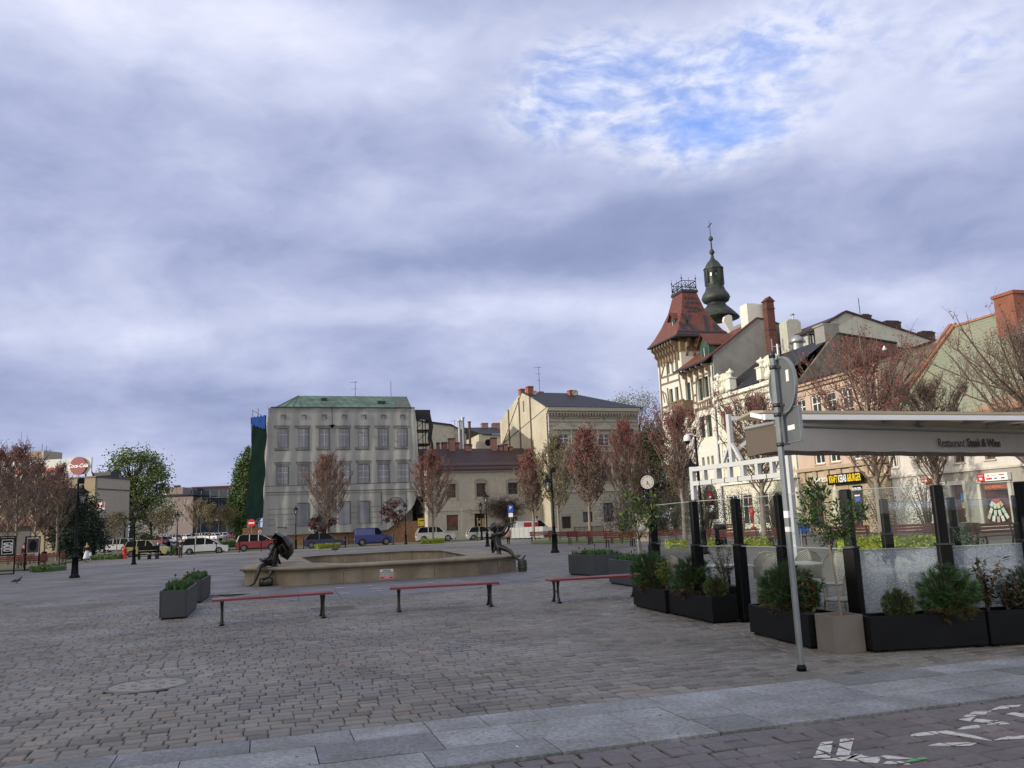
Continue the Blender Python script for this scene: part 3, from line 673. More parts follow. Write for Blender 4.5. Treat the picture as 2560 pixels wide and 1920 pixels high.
window(LH.root, HG[2], 0, m_wframe, m_pane, 2, 2, .09); window(LH.root, HG[3], 0, m_wframe, m_pane, 2, 2, .09)
h = HG[1]; b = MB(); b.box(h[0],h[1],.18,.24,h[3]-.6,h[3]); b.box(h[0],h[0]+.35,.18,.24,h[2],h[3]-.6); b.build('door_frame', m_black, LH.root)
b = MB(); b.box(h[0]+.36,h[1]-.02,.17,.23,h[2],h[3]-.65); dr = b.build('door', mat('ochre_door',(.36,.27,.12),.5), LH.root)
b = MB()
for z in (1.9,1.2): b = MB(); b.box(h[1]-.9,h[1]-.65,.155,.168,h[2]+z-.3,h[2]+z+.1); b.build('pane', m_black, dr)
zr = LH.uz('C',560,765,5.5)[1]; b = MB(); b.add([(uS,-.45,8.62),(uE,-.45,8.62),(uE,5.5,zr),(uS,5.5,zr),(uS,11,8.62),(uE,11,8.62)],[(0,1,2,3),(3,2,5,4),(0,3,4),(1,5,2)])
b.box(uS,uE,-.55,-.42,8.5,8.64); rf = b.build('roof', m_maroon, LH.root)
b = MB(); b.box(uS,uE,-.25,-.2,8.95,9.15)
for i in range(18): u = uS+1+i*(uE-uS-2)/17; b.bar((u,-.3,8.75),(u,-.2,9.15),.05)
b.build('snow_guard', m_maroon, rf)
for x, y0, y1, w in ((190,712,770,22),(245,710,780,46),(306,675,790,54),(355,712,780,34),(440,725,790,40),(466,730,790,28),(668,670,790,52),(728,735,790,34),(768,725,795,38),(815,748,790,30)):
    dep = 5.5+(1 if y1 < 785 else -.4); u, z1 = LH.uz('C',x,y0,dep); z0 = LH.uz('C',x,y1,dep)[1]; chimney(rf, u, dep, z0-.6, z1, w/3.456/20*1.0, .6, m_pinkb, m_maroon)
u, z1 = LH.uz('C',895,820,2); chimney(rf, u, 2, z1-2.2, z1, .65, .6, m_pinkb, m_pinkb)
# vine on the low house
def twigs(b, c, r, N, L, rr=.02, mi=0, k=3, seed=1, up=.4):
    q = random.Random(seed)
    for i in range(N):
        p = Vector((q.gauss(0,.42)*r[0], q.gauss(0,.42)*r[1], q.gauss(0,.42)*r[2]))+Vector(c); d = Vector((q.gauss(0,1),q.gauss(0,.5),q.gauss(up,.8))).normalized()*L*q.uniform(.5,1.3)
        m_ = p+d*.5+Vector((q.gauss(0,.1),q.gauss(0,.1),q.gauss(0,.1)))*L; b.tube([p,m_,p+d],[rr,rr*.7,rr*.3],k,mi,False)
u, z = LH.uz('C',745,1245); t = thing('climbing_vine', 'bare brown climbing vine spreading over the wall of the low maroon roofed house', 'vine', LH.world(u,-.25,0), atan2(LH.d.y,LH.d.x))
m_vine = mat('vine_twigs', (.06,.042,.035), .95, var=.35)
b = MB(); b.tube([(0,0,0),(.3,0,2),(-.2,0,4),(.4,0,z)],[.09,.08,.06,.04],6); b.build('stem', m_vine, t)
b = MB(); twigs(b,(0,0,z-.4),(3.6,.35,1.5),900,1.0,.02,seed=3,up=0); twigs(b,(.5,-.1,z-3),(1.5,.35,2.4),450,.9,.02,seed=4,up=-.3); b.build('foliage', m_vine, t)

# --- three storey house with a bare gable
CH = Bld('corner_house', 'three storey cream house with black roof, orange chimneys and bare sunlit gable', 'house', gnd('C',1120,405,16.3), (.928,.374))
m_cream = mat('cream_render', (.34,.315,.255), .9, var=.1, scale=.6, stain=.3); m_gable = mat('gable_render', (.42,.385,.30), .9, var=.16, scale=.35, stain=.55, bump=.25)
m_creamt = mat('cream_trim', (.37,.345,.285), .85, var=.08, stain=.2)
WC = CH.uz('C',1925,600)[0]
cx = [CH.uz('C',x,700)[0] for x in (1278,1455,1631,1805)]
cols = [cx[0]+i*(cx[2]-cx[0])/2 for i in range(-0,5)]
z2 = (CH.uz('C',1278,745)[1], CH.uz('C',1278,640)[1]); z1_ = (CH.uz('C',1278,1060)[1], CH.uz('C',1278,930)[1])
H2 = [(u-.75,u+.75,*z2) for u in cols if u+.8 < WC]; H1 = [(u-.75,u+.75,*z1_) for u in cols if u+.8 < WC]
HGc = [CH.rect('C',*q) for q in ((1262,1350,1340,1455),(1445,1310,1525,1400),(1622,1235,1705,1398),(1800,1240,1870,1398))]
b = MB(); wallh(b, 0, WC, 0, 16.2, H2+H1+HGc, 0, .3)
b.add([(WC,0,0),(WC,14,0),(WC,14,16.2),(WC,0,16.2)],[(0,1,2,3)]); wall = b.build('wall', m_cream, CH.root)
ga = [CH.yz('C',*q) for q in ((1118,402),(1000,325),(915,285),(870,330),(800,425),(745,500),(725,535))]
ga = [(max(0,y), z) for y, z in ga]; ga[0] = (0, 16.25)
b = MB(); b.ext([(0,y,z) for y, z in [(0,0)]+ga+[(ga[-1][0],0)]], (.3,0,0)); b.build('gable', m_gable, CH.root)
b = MB()
for x, ya, yb in ((800,430,745),(890,330,745),(985,320,745),(928,355,450)):
    y, z = CH.yz('C',x,ya); z0 = CH.yz('C',x,yb)[1]; b.box(-.12 if x != 928 else -.05,0.0,y-.14,y+.14,z0 if x==928 else 6,z)
b.build('gable_strips', mat('dark_strip',(.13,.085,.06),.9), CH.root)
yr, zr = ga[2]; ur = CH.uz('C',1330,322,yr)[0]
b = MB(); ev = 16.25; ov = .7
b.add([(-.1,-ov,ev),(WC+ov,-ov,ev),(ur,yr,zr+.1),(-.1,yr,zr+.1),(WC+ov,2*yr,ev),(-.1,2*yr,ev-3)],[(0,1,2,3),(1,4,2),(3,2,4,5),(5,4,1,0)]); rf = b.build('roof', m_slate, CH.root)
for x, y0, y1, w, dd in ((893,250,330,45,.9),(980,228,310,55,-.6),(1072,275,300,45,1.5),(1240,290,320,45,1.0),(1338,262,330,50,-1.2)):
    dep = yr+dd; u, z1 = CH.uz('C',x,y0,dep); chimney(rf, max(u,.35), dep, zr-1.2-abs(dd)*.3, z1, w/3.456/19.5, .8, m_ora, m_ora)
for x, y, r in ((1375,282,28),(1028,282,20)):
    dep = yr-2.0; u, z = CH.uz('C',x,y,dep); t = thing('satellite_dish', 'grey satellite dish '+('beside the rightmost orange chimney' if x > 1200 else 'between the tall orange chimney and the aerial mast')+' on the black roof', 'satellite dish', CH.world(u,dep,z), atan2(CH.d.y,CH.d.x)-.4, 'dishes on the black roof')
    rr = r/3.456/19.5; b = MB(); b.M = Matrix.Rotation(pi/2,4,'X'); b.lathe([(.01,-.12*rr/.4),(rr*.6,-.07),(rr,.0),(rr*.97,.02),(rr*.6,-.04),(.01,-.08)],18); b.build('dish', mat('dish_grey',(.16,.17,.18),.4), t)
    b = MB(); b.tube([(0,.1,0),(0,.3,-.2),(0,.35,-1.4)],.04,5); b.build('mast', m_dmetal, t)
b = MB()   # cornice, frieze, string courses
b.box(-.02,WC+.02,-.65,-.0,15.75,16.2); b.box(-.02,WC,-.40,.0,15.45,15.74); b.box(-.01,WC,-.12,.0,15.1,15.2); u = .15
while u < WC-.1: b.box(u,u+.18,-.38,-.0,15.21,15.44); u += .42
zz = CH.uz('C',1350,525)[1]; b.box(0,WC,-.12,0,zz-.12,zz); b.box(0,WC,-.07,0,zz-.62,zz-.52); zz = CH.uz('C',1350,785)[1]; b.box(0,WC,-.14,0,zz-.2,zz); zz = CH.uz('C',1350,1120)[1]; b.box(0,WC,-.2,0,zz-.35,zz-.05); zz2 = zz
z = .6
while z < zz2-.5: bands(b,.02,WC-.02,z,z+.34,-.03,0,HGc); z += .40
b.box(0,WC,-.09,0,0,.55)
b.build('cornice_mouldings', m_creamt, CH.root)
zf0, zf1 = CH.uz('C',1350,507)[1], CH.uz('C',1350,480)[1]; m_tr = mat('grey_trim', (.20,.17,.14), .9)
b = MB(); ros = [CH.uz('C',x,495)[0] for x in (1273,1450,1625)]; st = ros[1]-ros[0]; ros = [ros[0]+i*st for i in range(5)]
for i, u in enumerate(ros):
    if u+.5 < WC: disc(b,.3,-.08,.0,0,16,c=(u,(zf0+zf1)/2)); disc(b,.18,-.12,-.08,0,16,c=(u,(zf0+zf1)/2))
    a, c = (u-st+.55 if i else .55), u-.55
    c = min(c, WC-.3)
    if c > a:
        for q in ((a,c,zf0,zf0+.09),(a,c,zf1-.09,zf1),(a,a+.09,zf0+.09,zf1-.09),(c-.09,c,zf0+.09,zf1-.09)): b.box(q[0],q[1],-.05,0,q[2],q[3])
b.build('frieze_panels', m_tr, CH.root)
for h in H2:
    o = window(CH.root, h, 0, m_wframe, m_pane, 2, 3, .1, sill=m_creamt, surr=m_creamt, th=.25); c = (h[0]+h[1])/2; z = h[3]+.75
    b = MB(); b.box(c-1.5,c+1.5,-.3,0,z-.18,z); b.ext([(c-1.5,-.3,z+.001),(c+1.5,-.3,z+.001),(c,-.3,z+.75)],(0,.3,0)); b.box(c-1.15,c-.95,-.2,0,h[2],z-.18); b.box(c+.95,c+1.15,-.2,0,h[2],z-.18); b.build('pediment', m_creamt, o)
for h in H1: window(CH.root, h, 0, m_bframe, m_pane, 2, 2, .1, sill=m_creamt, surr=m_creamt, th=.25)
m_ddoor = mat('dark_door', (.03,.014,.012), .6)
for i, h in enumerate(HGc):
    if i == 0: b = MB(); b.box(h[0]+.01,h[1]-.01,.2,.28,h[2],h[3]-.01); b.box((h[0]+h[1])/2-.03,(h[0]+h[1])/2+.03,.17,.2,h[2],h[3]-.3); b.build('door', m_ddoor, CH.root)
    else: window(CH.root, h, 0, m_black, m_pane, 2, 2, .09, zsplit=.75)
b = MB(); b.tube([(.25,-.15,15.4),(.25,-.15,0)],.09,8); b.tube([(.25,-.15,15.2),(.0,-.45,15.9)],.09,6); b.build('downpipe', m_zinc, CH.root)
P = CH.world(CH.uz('C',1070,285,yr)[0], yr, zr); antenna('tall branched aerial mast behind the orange chimneys of the cream corner house', P, at('C',1070,55,P.y).z-P.z, 3)
# --- things seen between them
FB = Bld('rear_warehouse', 'plain pale walled building behind the maroon roof with three flues', 'building', at('C',60,600,128)[:2], (.96,.28))
t_ = [FB.uz('C',*q) for q in ((40,535),(75,537),(300,565),(435,640))]; b = MB()
b.ext([(FB.uz('C',0,700)[0],0,0)]+[(FB.uz('C',0,530)[0],0,t_[0][1]+.2)]+[(u,0,z) for u, z in t_[1:]]+[(t_[-1][0],0,0)], (0,10,0)); b.build('wall', mat('pale_plaster',(.33,.325,.28),.9,stain=.2), FB.root)
b = MB(); pr = [(FB.uz('C',0,528)[0],t_[0][1]+.2)]+t_[1:]
for (u0,z0),(u1,z1) in zip(pr,pr[1:]): b.bar((u0,5,z0+.1),(u1,5,z1+.1),10.5,.2)
b.build('roof', m_slate, FB.root)
for x, y0 in ((372,530),(403,505),(461,540)):
    u, z = FB.uz('C',x,y0,-1.0); t = thing('flue_pipe', {372:'shorter of two shiny steel flue pipes behind the maroon roof',403:'taller of two shiny steel flue pipes behind the maroon roof',461:'rusty brown flue pipe right of the two steel ones'}[x], 'flue pipe', FB.world(u,-1,0), 0, 'flues behind the maroon roof')
    b = MB(); m_ = m_zinc if x != 461 else mat('rust',(.10,.05,.035),.8); rr = .23 if x != 461 else .2
    b.tube([(0,0,0),(0,0,z)],rr,12); b.build('pipe', m_, t); b = MB(); b.tube([(0,0,z),(0,0,z+.15)],rr*1.4,12); b.build('cap', m_, t)
P = FB.world(FB.uz('C',335,560,-1.2)[0],-1.2,8); antenna('small aerial left of the steel flue pipes', P, at('C',335,518,P.y).z-P.z, 1)
SB = Bld('rear_house', 'small cream house with black roof and round vent beside the bare gable', 'house', at('C',510,600,140)[:2], (.96,.28))
u1 = SB.uz('C',760,700)[0]; ze_ = SB.uz('C',620,642)[1]; zr_ = SB.uz('C',620,582,5)[1]
b = MB(); b.box(.6,u1,0,10,0,ze_); b.build('wall', m_gable, SB.root); b = MB(); b.add([(1.1,-.4,ze_),(u1,-.4,ze_),(u1,5,zr_),(-.9,5,zr_)],[(0,1,2,3)]); b.add([(-.9,5,zr_),(u1,5,zr_),(u1,10,ze_),(.6,10,ze_)],[(0,1,2,3)]); b.add([(1.1,-.4,ze_),(-.9,5,zr_),(.6,10,ze_)],[(0,1,2)]); b.build('roof', m_slate, SB.root)
u, z = SB.uz('C',624,713); b = MB(); disc(b,.55,-.05,.02,0,20,c=(u,z)); b.build('round_vent', m_black, SB.root)
for x in (590,693): u, z1 = SB.uz('C',x,545,5); chimney(SB.root,u,5,zr_-.6,z1,1.5 if x > 600 else 1.1,.9,m_pinkb,m_pinkb)
# ---------------------------------------------------------------- right hand row
RD_ = (.28, -.96); RO_ = Vector((27.2, 48.1, 0)); RDV = Vector((RD_[0], RD_[1], 0)).normalized()
class Fr(Bld):
    def __init__(s, P, d, u0=0): s.d = Vector((d[0], d[1], 0)).normalized(); s.n = Vector((-s.d.y, s.d.x, 0)); s.o = Vector((P[0],P[1],0))+s.d*u0
RR = Fr(RO_, RD_)
def row(name, label, u0): P = RO_+RDV*u0; return Bld(name, label, 'building', P[:2], RD_)
m_tcream = mat('tower_cream', (.60,.59,.54), .85, var=.06, scale=.7, stain=.12); m_beam = mat('timber_trim', (.17,.125,.085), .8, var=.15)
m_tile = None
def tile_mat():
    m = bpy.data.materials.new('roof_tiles'); m.use_nodes = True; t = NT(m.node_tree); o = t.new('ShaderNodeOutputMaterial'); b = t.new('ShaderNodeBsdfPrincipled'); t.l.new(b.outputs[0], o.inputs[0])
    tc = t.new('ShaderNodeTexCoord').outputs['Object']; x, y, z = t.sep(tc)
    v = t.math('FRACT', t.math('MULTIPLY', z, 5)); q = t.math('FRACT', t.math('MULTIPLY', t.math('ADD', t.math('ADD', x, y), t.math('MULTIPLY', t.math('FLOOR', t.math('MULTIPLY', z, 5)), .09)), 5.5))
    c = t.mix(t.ramp(t.noise(tc, 3, 4, .6), [(.3,0),(.7,1)]), (.095,.03,.022), (.18,.055,.035))
    c = t.mix(t.ramp(v, [(0,.7),(.18,0)]), c, (.05,.018,.012)); c = t.mix(t.ramp(q, [(0,.45),(.15,0)]), c, (.06,.02,.015))
    t.put(b.inputs['Base Color'], c); b.inputs['Roughness'].default_value = .6
    bp = t.new('ShaderNodeBump'); bp.inputs['Strength'].default_value = .6; bp.inputs['Distance'].default_value = .05; t.put(bp.inputs['Height'], v); t.l.new(bp.outputs[0], b.inputs['Normal']); return m
m_tile = tile_mat(); m_dtile = mat('dark_tile', (.022,.024,.028), .5, var=.3, scale=5)
m_spire = mat('spire_copper', (.022,.026,.025), .55, metal=.2, var=.35, scale=1.5, col2=(.045,.06,.05)); m_sgreen = mat('green_glass', (.10,.22,.17), .25, var=.5, scale=3)
m_gcem = mat('grey_cement', (.25,.245,.235), .9, var=.12, scale=.8, stain=.35, bump=.2, col2=(.20,.195,.18)); m_rustp = mat('rust_brick', (.095,.035,.028), .8, var=.3, scale=4)
m_green = mat('dark_green_paint', (.03,.075,.045), .5, var=.2)
TU0, TU1 = -42.0, -30.5; L0 = TU1-TU0
TH = row('tower_house', 'tall cream half timbered house with red tiled corner tower at the far row end', TU0)
def tr(z, *q): return TH.rect(z, *q)
w_top = [tr('F',*q) for q in ((318,390,340,530),(360,370,385,515),(403,355,425,500))]
w_mid = [tr('F',*q) for q in ((340,700,382,915),(405,678,445,865),(525,630,583,840),(665,580,720,840),(735,555,790,800))]
w_low = [tr('F',*q) for q in ((365,1110,402,1300),(432,1060,480,1260),(540,1040,583,1150),(690,1018,748,1268),(768,1000,828,1255))]
w_grd = [tr('F',*q) for q in ((715,1490,745,1600),(775,1480,800,1575),(822,1470,850,1570))]
arch = tr('H',1655,330,1745,630)
tw = TH.uz('F',470,300)[0]          # tower width on the facade
b = MB(); wallh(b, 0, tw, 0, 17.9, w_top+[h for h in w_mid+w_low+w_grd+[arch] if h[1] < tw], 0, .3)
wallh(b, tw, L0, 0, 15.6, [h for h in w_mid+w_low+w_grd+[arch] if h[0] > tw], 0, .3)
b.add([(tw,0,13),(tw,5.6,13),(tw,5.6,18.8),(tw,0,18.8)],[(0,1,2,3)]); b.add([(0,0,0),(0,9,0),(0,9,17.9),(0,0,17.9)],[(3,2,1,0)])
b.box(.0,tw,5.3,5.6,13,18.8); b.build('wall', m_tcream, TH.root)
m_tdk = mat('green_black_glass', (.02,.035,.03), .15, var=.5, scale=1); m_tfr = mat('green_frame', (.035,.06,.048), .5)
for h in w_top: window(TH.root, h, 0, m_tfr, m_tdk, 1, 2, .08, th=.3)
for h in w_mid+w_low: window(TH.root, h, 0, m_tfr, m_tdk, 2, 2, .08, th=.3, zsplit=.66)
for h in w_grd: window(TH.root, h, 0, m_tfr, m_tdk, 1, 2, .08, th=.3)
b = MB(); h = arch; c = (h[0]+h[1])/2; r = (h[1]-h[0])/2+.35; pts = [(c-r,-.12,h[2]),(c-r,-.12,h[3]-r*.4)]+[(c-r*cos(pi*i/8),-.12,h[3]-r*.4+r*.95*sin(pi*i/8)) for i in range(1,8)]+[(c+r,-.12,h[3]-r*.4),(c+r,-.12,h[2])]
b.ext(pts,(0,.10,0)); b.build('arched_porch', mat('porch_dark',(.09,.085,.075),.9), TH.root)
b = MB(); b.box(h[0],h[1],-.16,-.125,h[2],h[3]-.5); b.build('door', m_black, TH.root)
t = thing('round_shop_sign', 'round red sign over a white name strip in the dark arch of the tower house', 'sign', TH.world(c+.1,-.25,0), atan2(TH.d.y,TH.d.x))
u, z = TH.uz('H',1705,395); b = MB(); disc(b,.55,0,.06,0,20,c=(0,z)); b.build('disc', m_red, t); b = MB(); b.box(-.4,.4,-.01,-.002,z-.1,z+.1); b.build('bar', m_swhite, t); b = MB(); b.box(-.75,.75,0,.05,z-1.35,z-.75); b.build('name_strip', m_swhite, t)
# half timber trim
b = MB()
def beam(x0,y0,x1,y1,w=.17,z='F',p=-.08,dd=None):
    a = TH.uz(z,x0,y0); c = TH.uz(z,x1,y1); b.bar((a[0],p/2,a[1]),(c[0],p/2,c[1]), -p if abs(a[0]-c[0]) < abs(a[1]-c[1]) else -p, w, up=(0,1,0)) if 0 else b.ext(thick(a,c,w,p), (0,-p+.0,0))
def thick(a,c,w,p):
    d = Vector((c[0]-a[0],0,c[1]-a[1])).normalized(); nn = Vector((-d.z,0,d.x))*w/2; A = Vector((a[0],p,a[1])); C_ = Vector((c[0],p,c[1])); return [A-nn,C_-nn,C_+nn,A+nn]
P_ = 0
def bm(x0,y0,x1,y1,w=.17):
    global P_
    P_ = (P_+1)%9; a = TH.uz('F',x0,y0); c = TH.uz('F',x1,y1); b.ext(thick(a,c,w,-.07-P_*.004), (0,.06,0))
for q in ((215,355,300,330),(300,330,470,262),(240,580,465,505),(240,660,460,590),(225,340,265,1050,.2),(305,330,330,640),(425,280,440,505),(250,570,300,360,.12),(245,720,300,760,.12),(300,760,330,900,.12),(265,740,290,860,.12),
          (320,690,345,930),(450,540,495,850),(500,540,600,500),(590,540,625,860),(610,640,655,620),(620,780,650,770),(650,560,660,880),(655,570,830,500),(720,540,740,800),(795,500,830,890),(655,880,850,800),(640,945,850,885),(610,870,650,860),
          (265,920,330,900),(270,1000,340,985),(330,945,480,860),(640,960,850,905,.1)): bm(*q)
for i in range(6): x = 672+i*27; bm(x,865-i*11,x+2,935-i*11,.13)
b.build('timber_framing', m_beam, TH.root)
bl = tr('F',480,850,618,955); b = MB(); b.box(bl[0],bl[1],-1.1,-.98,bl[2],bl[3]); b.box(bl[0],bl[0]+.1,-.98,0,bl[2],bl[3]); b.box(bl[1]-.1,bl[1],-.98,0,bl[2],bl[3]); b.box(bl[0],bl[1],-.98,0,bl[2]-.12,bl[2]); b.box(bl[0]-.1,bl[1]+.1,-1.2,-.97,bl[3],bl[3]+.12); b.box(bl[0]+.15,bl[0]+.4,-.8,0,bl[2]-.8,bl[2]-.13); b.box(bl[1]-.4,bl[1]-.15,-.8,0,bl[2]-.8,bl[2]-.13); b.build('balcony', m_beam, TH.root)
# tower cove with scalloped brackets
def brackets(u0, u1, z0, z1, n_, out, name, y0=0.0, axis='u', uc=0):
    for i in range(n_):
        b = MB()
        t_ = u0+(u1-u0)*(i+.5)/n_; pr = [(0,z0),(-.25*out,z0+.15*(z1-z0)),(-.22*out,z0+.4*(z1-z0)),(-.6*out,z0+.55*(z1-z0)),(-.58*out,z0+.72*(z1-z0)),(-out,z0+.85*(z1-z0)),(-out,z1),(0,z1)]
        if axis == 'u': b.ext([(t_-.1,y0+y,z) for y, z in pr], (.2,0,0))
        else: b.ext([(uc-y,t_-.1,z) for y, z in pr], (0,.2,0))
        b.build(name, m_beam, TH.root)
brackets(0.1, tw-.1, 17.0, 19.1, 8, .85, 'cove_bracket'); brackets(.2, 5.3, 17.4, 19.1, 6, .85, 'cove_bracket', axis='y', uc=tw)
b = MB(); b.box(-.05,tw+.05,-.04,5.5,17.9,19.15); b.build('cove', mat('cove_brown',(.20,.15,.09),.9), TH.root)  # plain brown cove behind the brackets
# flared pyramid roof
e0 = -42.06-TU0; e1_ = TU0*0+(-35.43-TU0); y0_, y1_ = -1.0, 5.0; zz0 = 19.3; prof = [(0,zz0),(.55,20.05),(1.15,21.15),(1.75,22.55),(2.0,23.5),(2.2,24.3)]
b = MB(); vs = []
for k, z in prof:
    kk = k; vs += [(e0+kk,y0_+kk,z),(e1_-kk,y0_+kk,z),(e1_-kk,y1_-kk,z),(e0+kk,y1_-kk,z)]
b.add(vs, [(i*4+j,i*4+(j+1)%4,(i+1)*4+(j+1)%4,(i+1)*4+j) for i in range(len(prof)-1) for j in range(4)]+[(3,2,1,0)]); rf = b.build('tower_roof', m_tile, TH.root)
b = MB(); e = .05; b.box(e0-e,e1_+e,y0_-e,y1_+e,zz0-.16,zz0-.01); k = prof[-1][0]-.12; b.box(e0+k,e1_-k,y0_+k,y1_-k,24.28,24.55); b.build('eaves_trim', m_dmetal, rf)
def on_side(t_, h):      # right hand (camera facing) slope: t across 0..1, h height fraction
    z = zz0+(24.3-zz0)*h
    for (k0,a),(k1,c) in zip(prof,prof[1:]):
        if a <= z <= c+1e-6: k = k0+(k1-k0)*(z-a)/(c-a); break
    return Vector((e1_-k+.05, y0_+k+(y1_-y0_-2*k)*t_, z+.03))
b = MB()
def strip(b, t0, h0, t1, h1, w=.07, n_=6):
    for i in range(n_):
        a0, a1 = i/n_, (i+1)/n_
        P = [on_side(t0+(t1-t0)*a_+s_, h0+(h1-h0)*a_) for a_, s_ in ((a0,-w/2),(a0,w/2),(a1,w/2),(a1,-w/2))]; b.add(P, [(0,1,2,3)])
strip(b,.10,.14,.30,.48,.07); strip(b,.32,.14,.12,.50,.0) if 0 else None
strip(b,.05,.50,.38,.10,.08); strip(b,-.0,.30,.18,.10,.08); strip(b,.62,.10,.82,.48,.08); strip(b,.82,.10,.93,.28,.08)
b.add([on_side(0,.06),on_side(1,.06),on_side(1,.10),on_side(0,.10)],[(0,1,2,3)]); b.add([on_side(0,.0)-Vector((0,0,.02)),on_side(1,.0)-Vector((0,0,.02)),on_side(1,.035),on_side(0,.035)],[(0,1,2,3)])
for i, (t_, h) in enumerate([(.18,.86),(.42,.86),(.66,.86),(.3,.75),(.55,.75),(.8,.75),(.2,.66),(.42,.64),(.64,.64),(.32,.56),(.54,.56),(.76,.6)]):
    s_ = .09; b.add([on_side(t_-s_,h),on_side(t_,h-.045),on_side(t_+s_,h),on_side(t_,h+.045)],[(0,1,2,3)])
for i in range(8): strip(b, i/8, .06+.0, (i+.5)/8, .04, .03, 1)
b.build('tile_pattern', m_dtile, rf)
# roof dormer on the plaza slope, crest railing
def dormer(par, P, w, h, L, axis, name='dormer', sc=1):
    t = MB(); t.M = Matrix.Translation(P) @ (Matrix.Rotation(axis,4,'Z'))
    t.box(-w/2,w/2,0,L,0,h,0); t.box(-w*.3,w*.3,-.04,0,.1*h,h*.8,1); t.box(-.03,.03,-.06,-.04,.1*h,h*.8,2)
    t.ext([(-w/2,0,h),(w/2,0,h),(0,0,h+w*.5)],(0,.1,0),0)
    for s_ in (-1,1): t.ext([(s_*(w/2+.25),-.3,h-.22),(0,-.3,h+w*.58),(0,-.3,h+w*.58+.12),(s_*(w/2+.25),-.3,h-.1)],(0,L+.3,0),3)
    return t.build(name,[m_green,m_tdk,m_wframe,m_tile],par)
u, z = TH.uz('E',487,1400,.1); dormer(TH.root, Vector((u,.0,z-.4)), .9, 1.5, 1.6, 0)
b = MB(); k = prof[-1][0]+.0; q = [(e0+k,y0_+k),(e1_-k,y0_+k),(e1_-k,y1_-k),(e0+k,y1_-k)]
for i in range(4):
    a, c = Vector((*q[i],24.55)), Vector((*q[(i+1)%4],24.55))
    for hh in (.25,.95): b.bar(a+Vector((0,0,hh)),c+Vector((0,0,hh)),.06)
    b.tube([a,a+Vector((0,0,1.65))],[.05,.015],5); m_ = (a+c)/2; b.tube([m_,m_+Vector((0,0,1.35))],[.04,.015],5); b.ball(a+Vector((0,0,1.2)),.09,6)
    for s_ in (0,.5):
        for r0 in (.18,.42): b.tube([a+(c-a)*(s_+r0*(1-cos(pi*j/6))*.5*.95+(.5-r0*.95)*.5)+Vector((0,0,.25+r0*1.25*sin(pi*j/6))) for j in range(7)],.03,4)
b.build('crest_railing', m_black, TH.root)
# lower roof of the house, red dormer, brackets
zr, yr = 19.7, 5.0
b = MB(); b.add([(tw+.0,-.9,15.75),(L0,-.9,15.75),(L0,yr,zr),(tw,yr,zr),(tw,11,16.5),(L0,11,16.5)],[(0,1,2,3),(3,2,5,4)]); b.box(tw-.1,L0,-1.0,-.86,15.6,15.78,1); b.build('roof', [m_tile, m_dmetal], TH.root)
brackets(tw+.3, L0-.2, 14.3, 15.6, 5, .85, 'eaves_bracket')
dormer(TH.root, Vector((L0-1.9,.25,16.0)), 1.7, 1.6, 3.2, 0)
b = MB(); ga = [(0,0),(0,16.3),(yr,zr+.1),(6.4,19.6),(9,18.6),(14,16.6),(14,0)]; b.ext([(L0-.3,y,z) for y, z in ga],(.3,0,0)); b.build('gable', m_gcem, TH.root)
b = MB(); gy = [(y,z) for y, z in ga[1:6]]
for (a,az_),(c,cz) in zip(gy,gy[1:]): b.bar((L0-.14,a-.9*(a==0),az_+.08-.65*(a==0)),(L0-.14,c,cz+.08),.42,.14)
b.build('gable_coping', m_rustp, TH.root)
pz = TH.yz('E',1570,1085,L0+.35); b = MB(); b.box(L0,L0+.7,pz[0]-.45,pz[0]+.35,12.5,pz[1]); b.ext([(L0-.05,pz[0]-.6,pz[1]),(L0-.05,pz[0]+.5,pz[1]),(L0-.05,pz[0]-.05,pz[1]+.5)],(.8,0,0))
for z in (14,16.3,18.6,20.6): b.box(L0-.03,L0+.75,pz[0]-.5,pz[0]+.4,z,z+.12)
b.build('brick_flue', m_rustp, TH.root)
a = [TH.yz('E',x,y,L0-.15) for x, y in ((1345,1120),(1440,1095),(1450,1285),(1350,1340))]
b = MB(); b.box(L0-1.6,L0-.31,a[0][0]-.1,a[1][0],19.0,a[1][1]); b.box(L0-1.6,L0-.31,a[1][0],a[1][0]+1.6,19.0,a[1][1]-.05); b.build('chimney_block', m_tcream, TH.root)
pp = [TH.yz('E',x,y,tw+1.6) for x, y in ((1060,1300),(1070,1250),(1110,1228),(1150,1240),(1165,1370),(1345,1290),(1345,1400),(1130,1430))]
b = MB(); b.ext([(tw+1.6,y,z) for y, z in pp],(-.4,0,0)); b.build('stepped_parapet', m_tcream, TH.root)
dp = MB(); dp.tube([(L0-.25,-.12,15.3),(L0-.25,-.12,0)],.08,8); dp.build('downpipe', m_zinc, TH.root)
# spire
SY = 8.0; su, sz = TH.uz('E',965,1040,SY); pm = 1
def hz(y): return TH.uz('E',965,y,SY)[1]
Ys = TH.world(su,SY,0).y; k_ = 1/(4.6083*FPX/Ys)
prf = [(1290,245),(1270,238),(1230,205),(1180,160),(1140,118),(1115,102),(1105,100),(1098,112),(1080,143),(1040,160),(1000,147),(955,116),(910,101),(885,99)]
b = MB(); b.lathe([(r*k_*1.05,hz(y)) for y, r in prf],16,(su,SY,0),rot=.2); b.build('onion_dome', m_spire, TH.root)
b = MB(); z0, z1 = hz(885), hz(690)
for j in range(8):
    a = 2*pi*j/8+.2; x, y = su+cos(a)*94*k_, SY+sin(a)*94*k_; b.bar((x,y,z0),(x,y,z1),.28)
b.lathe([(90*k_,z0),(90*k_,z0+1.0)],8,(su,SY,0),rot=.2,smooth=False); b.lathe([(92*k_,z1-.5),(112*k_,z1)],8,(su,SY,0),rot=.2,smooth=False); lb = b.build('lantern', m_spire, TH.root)
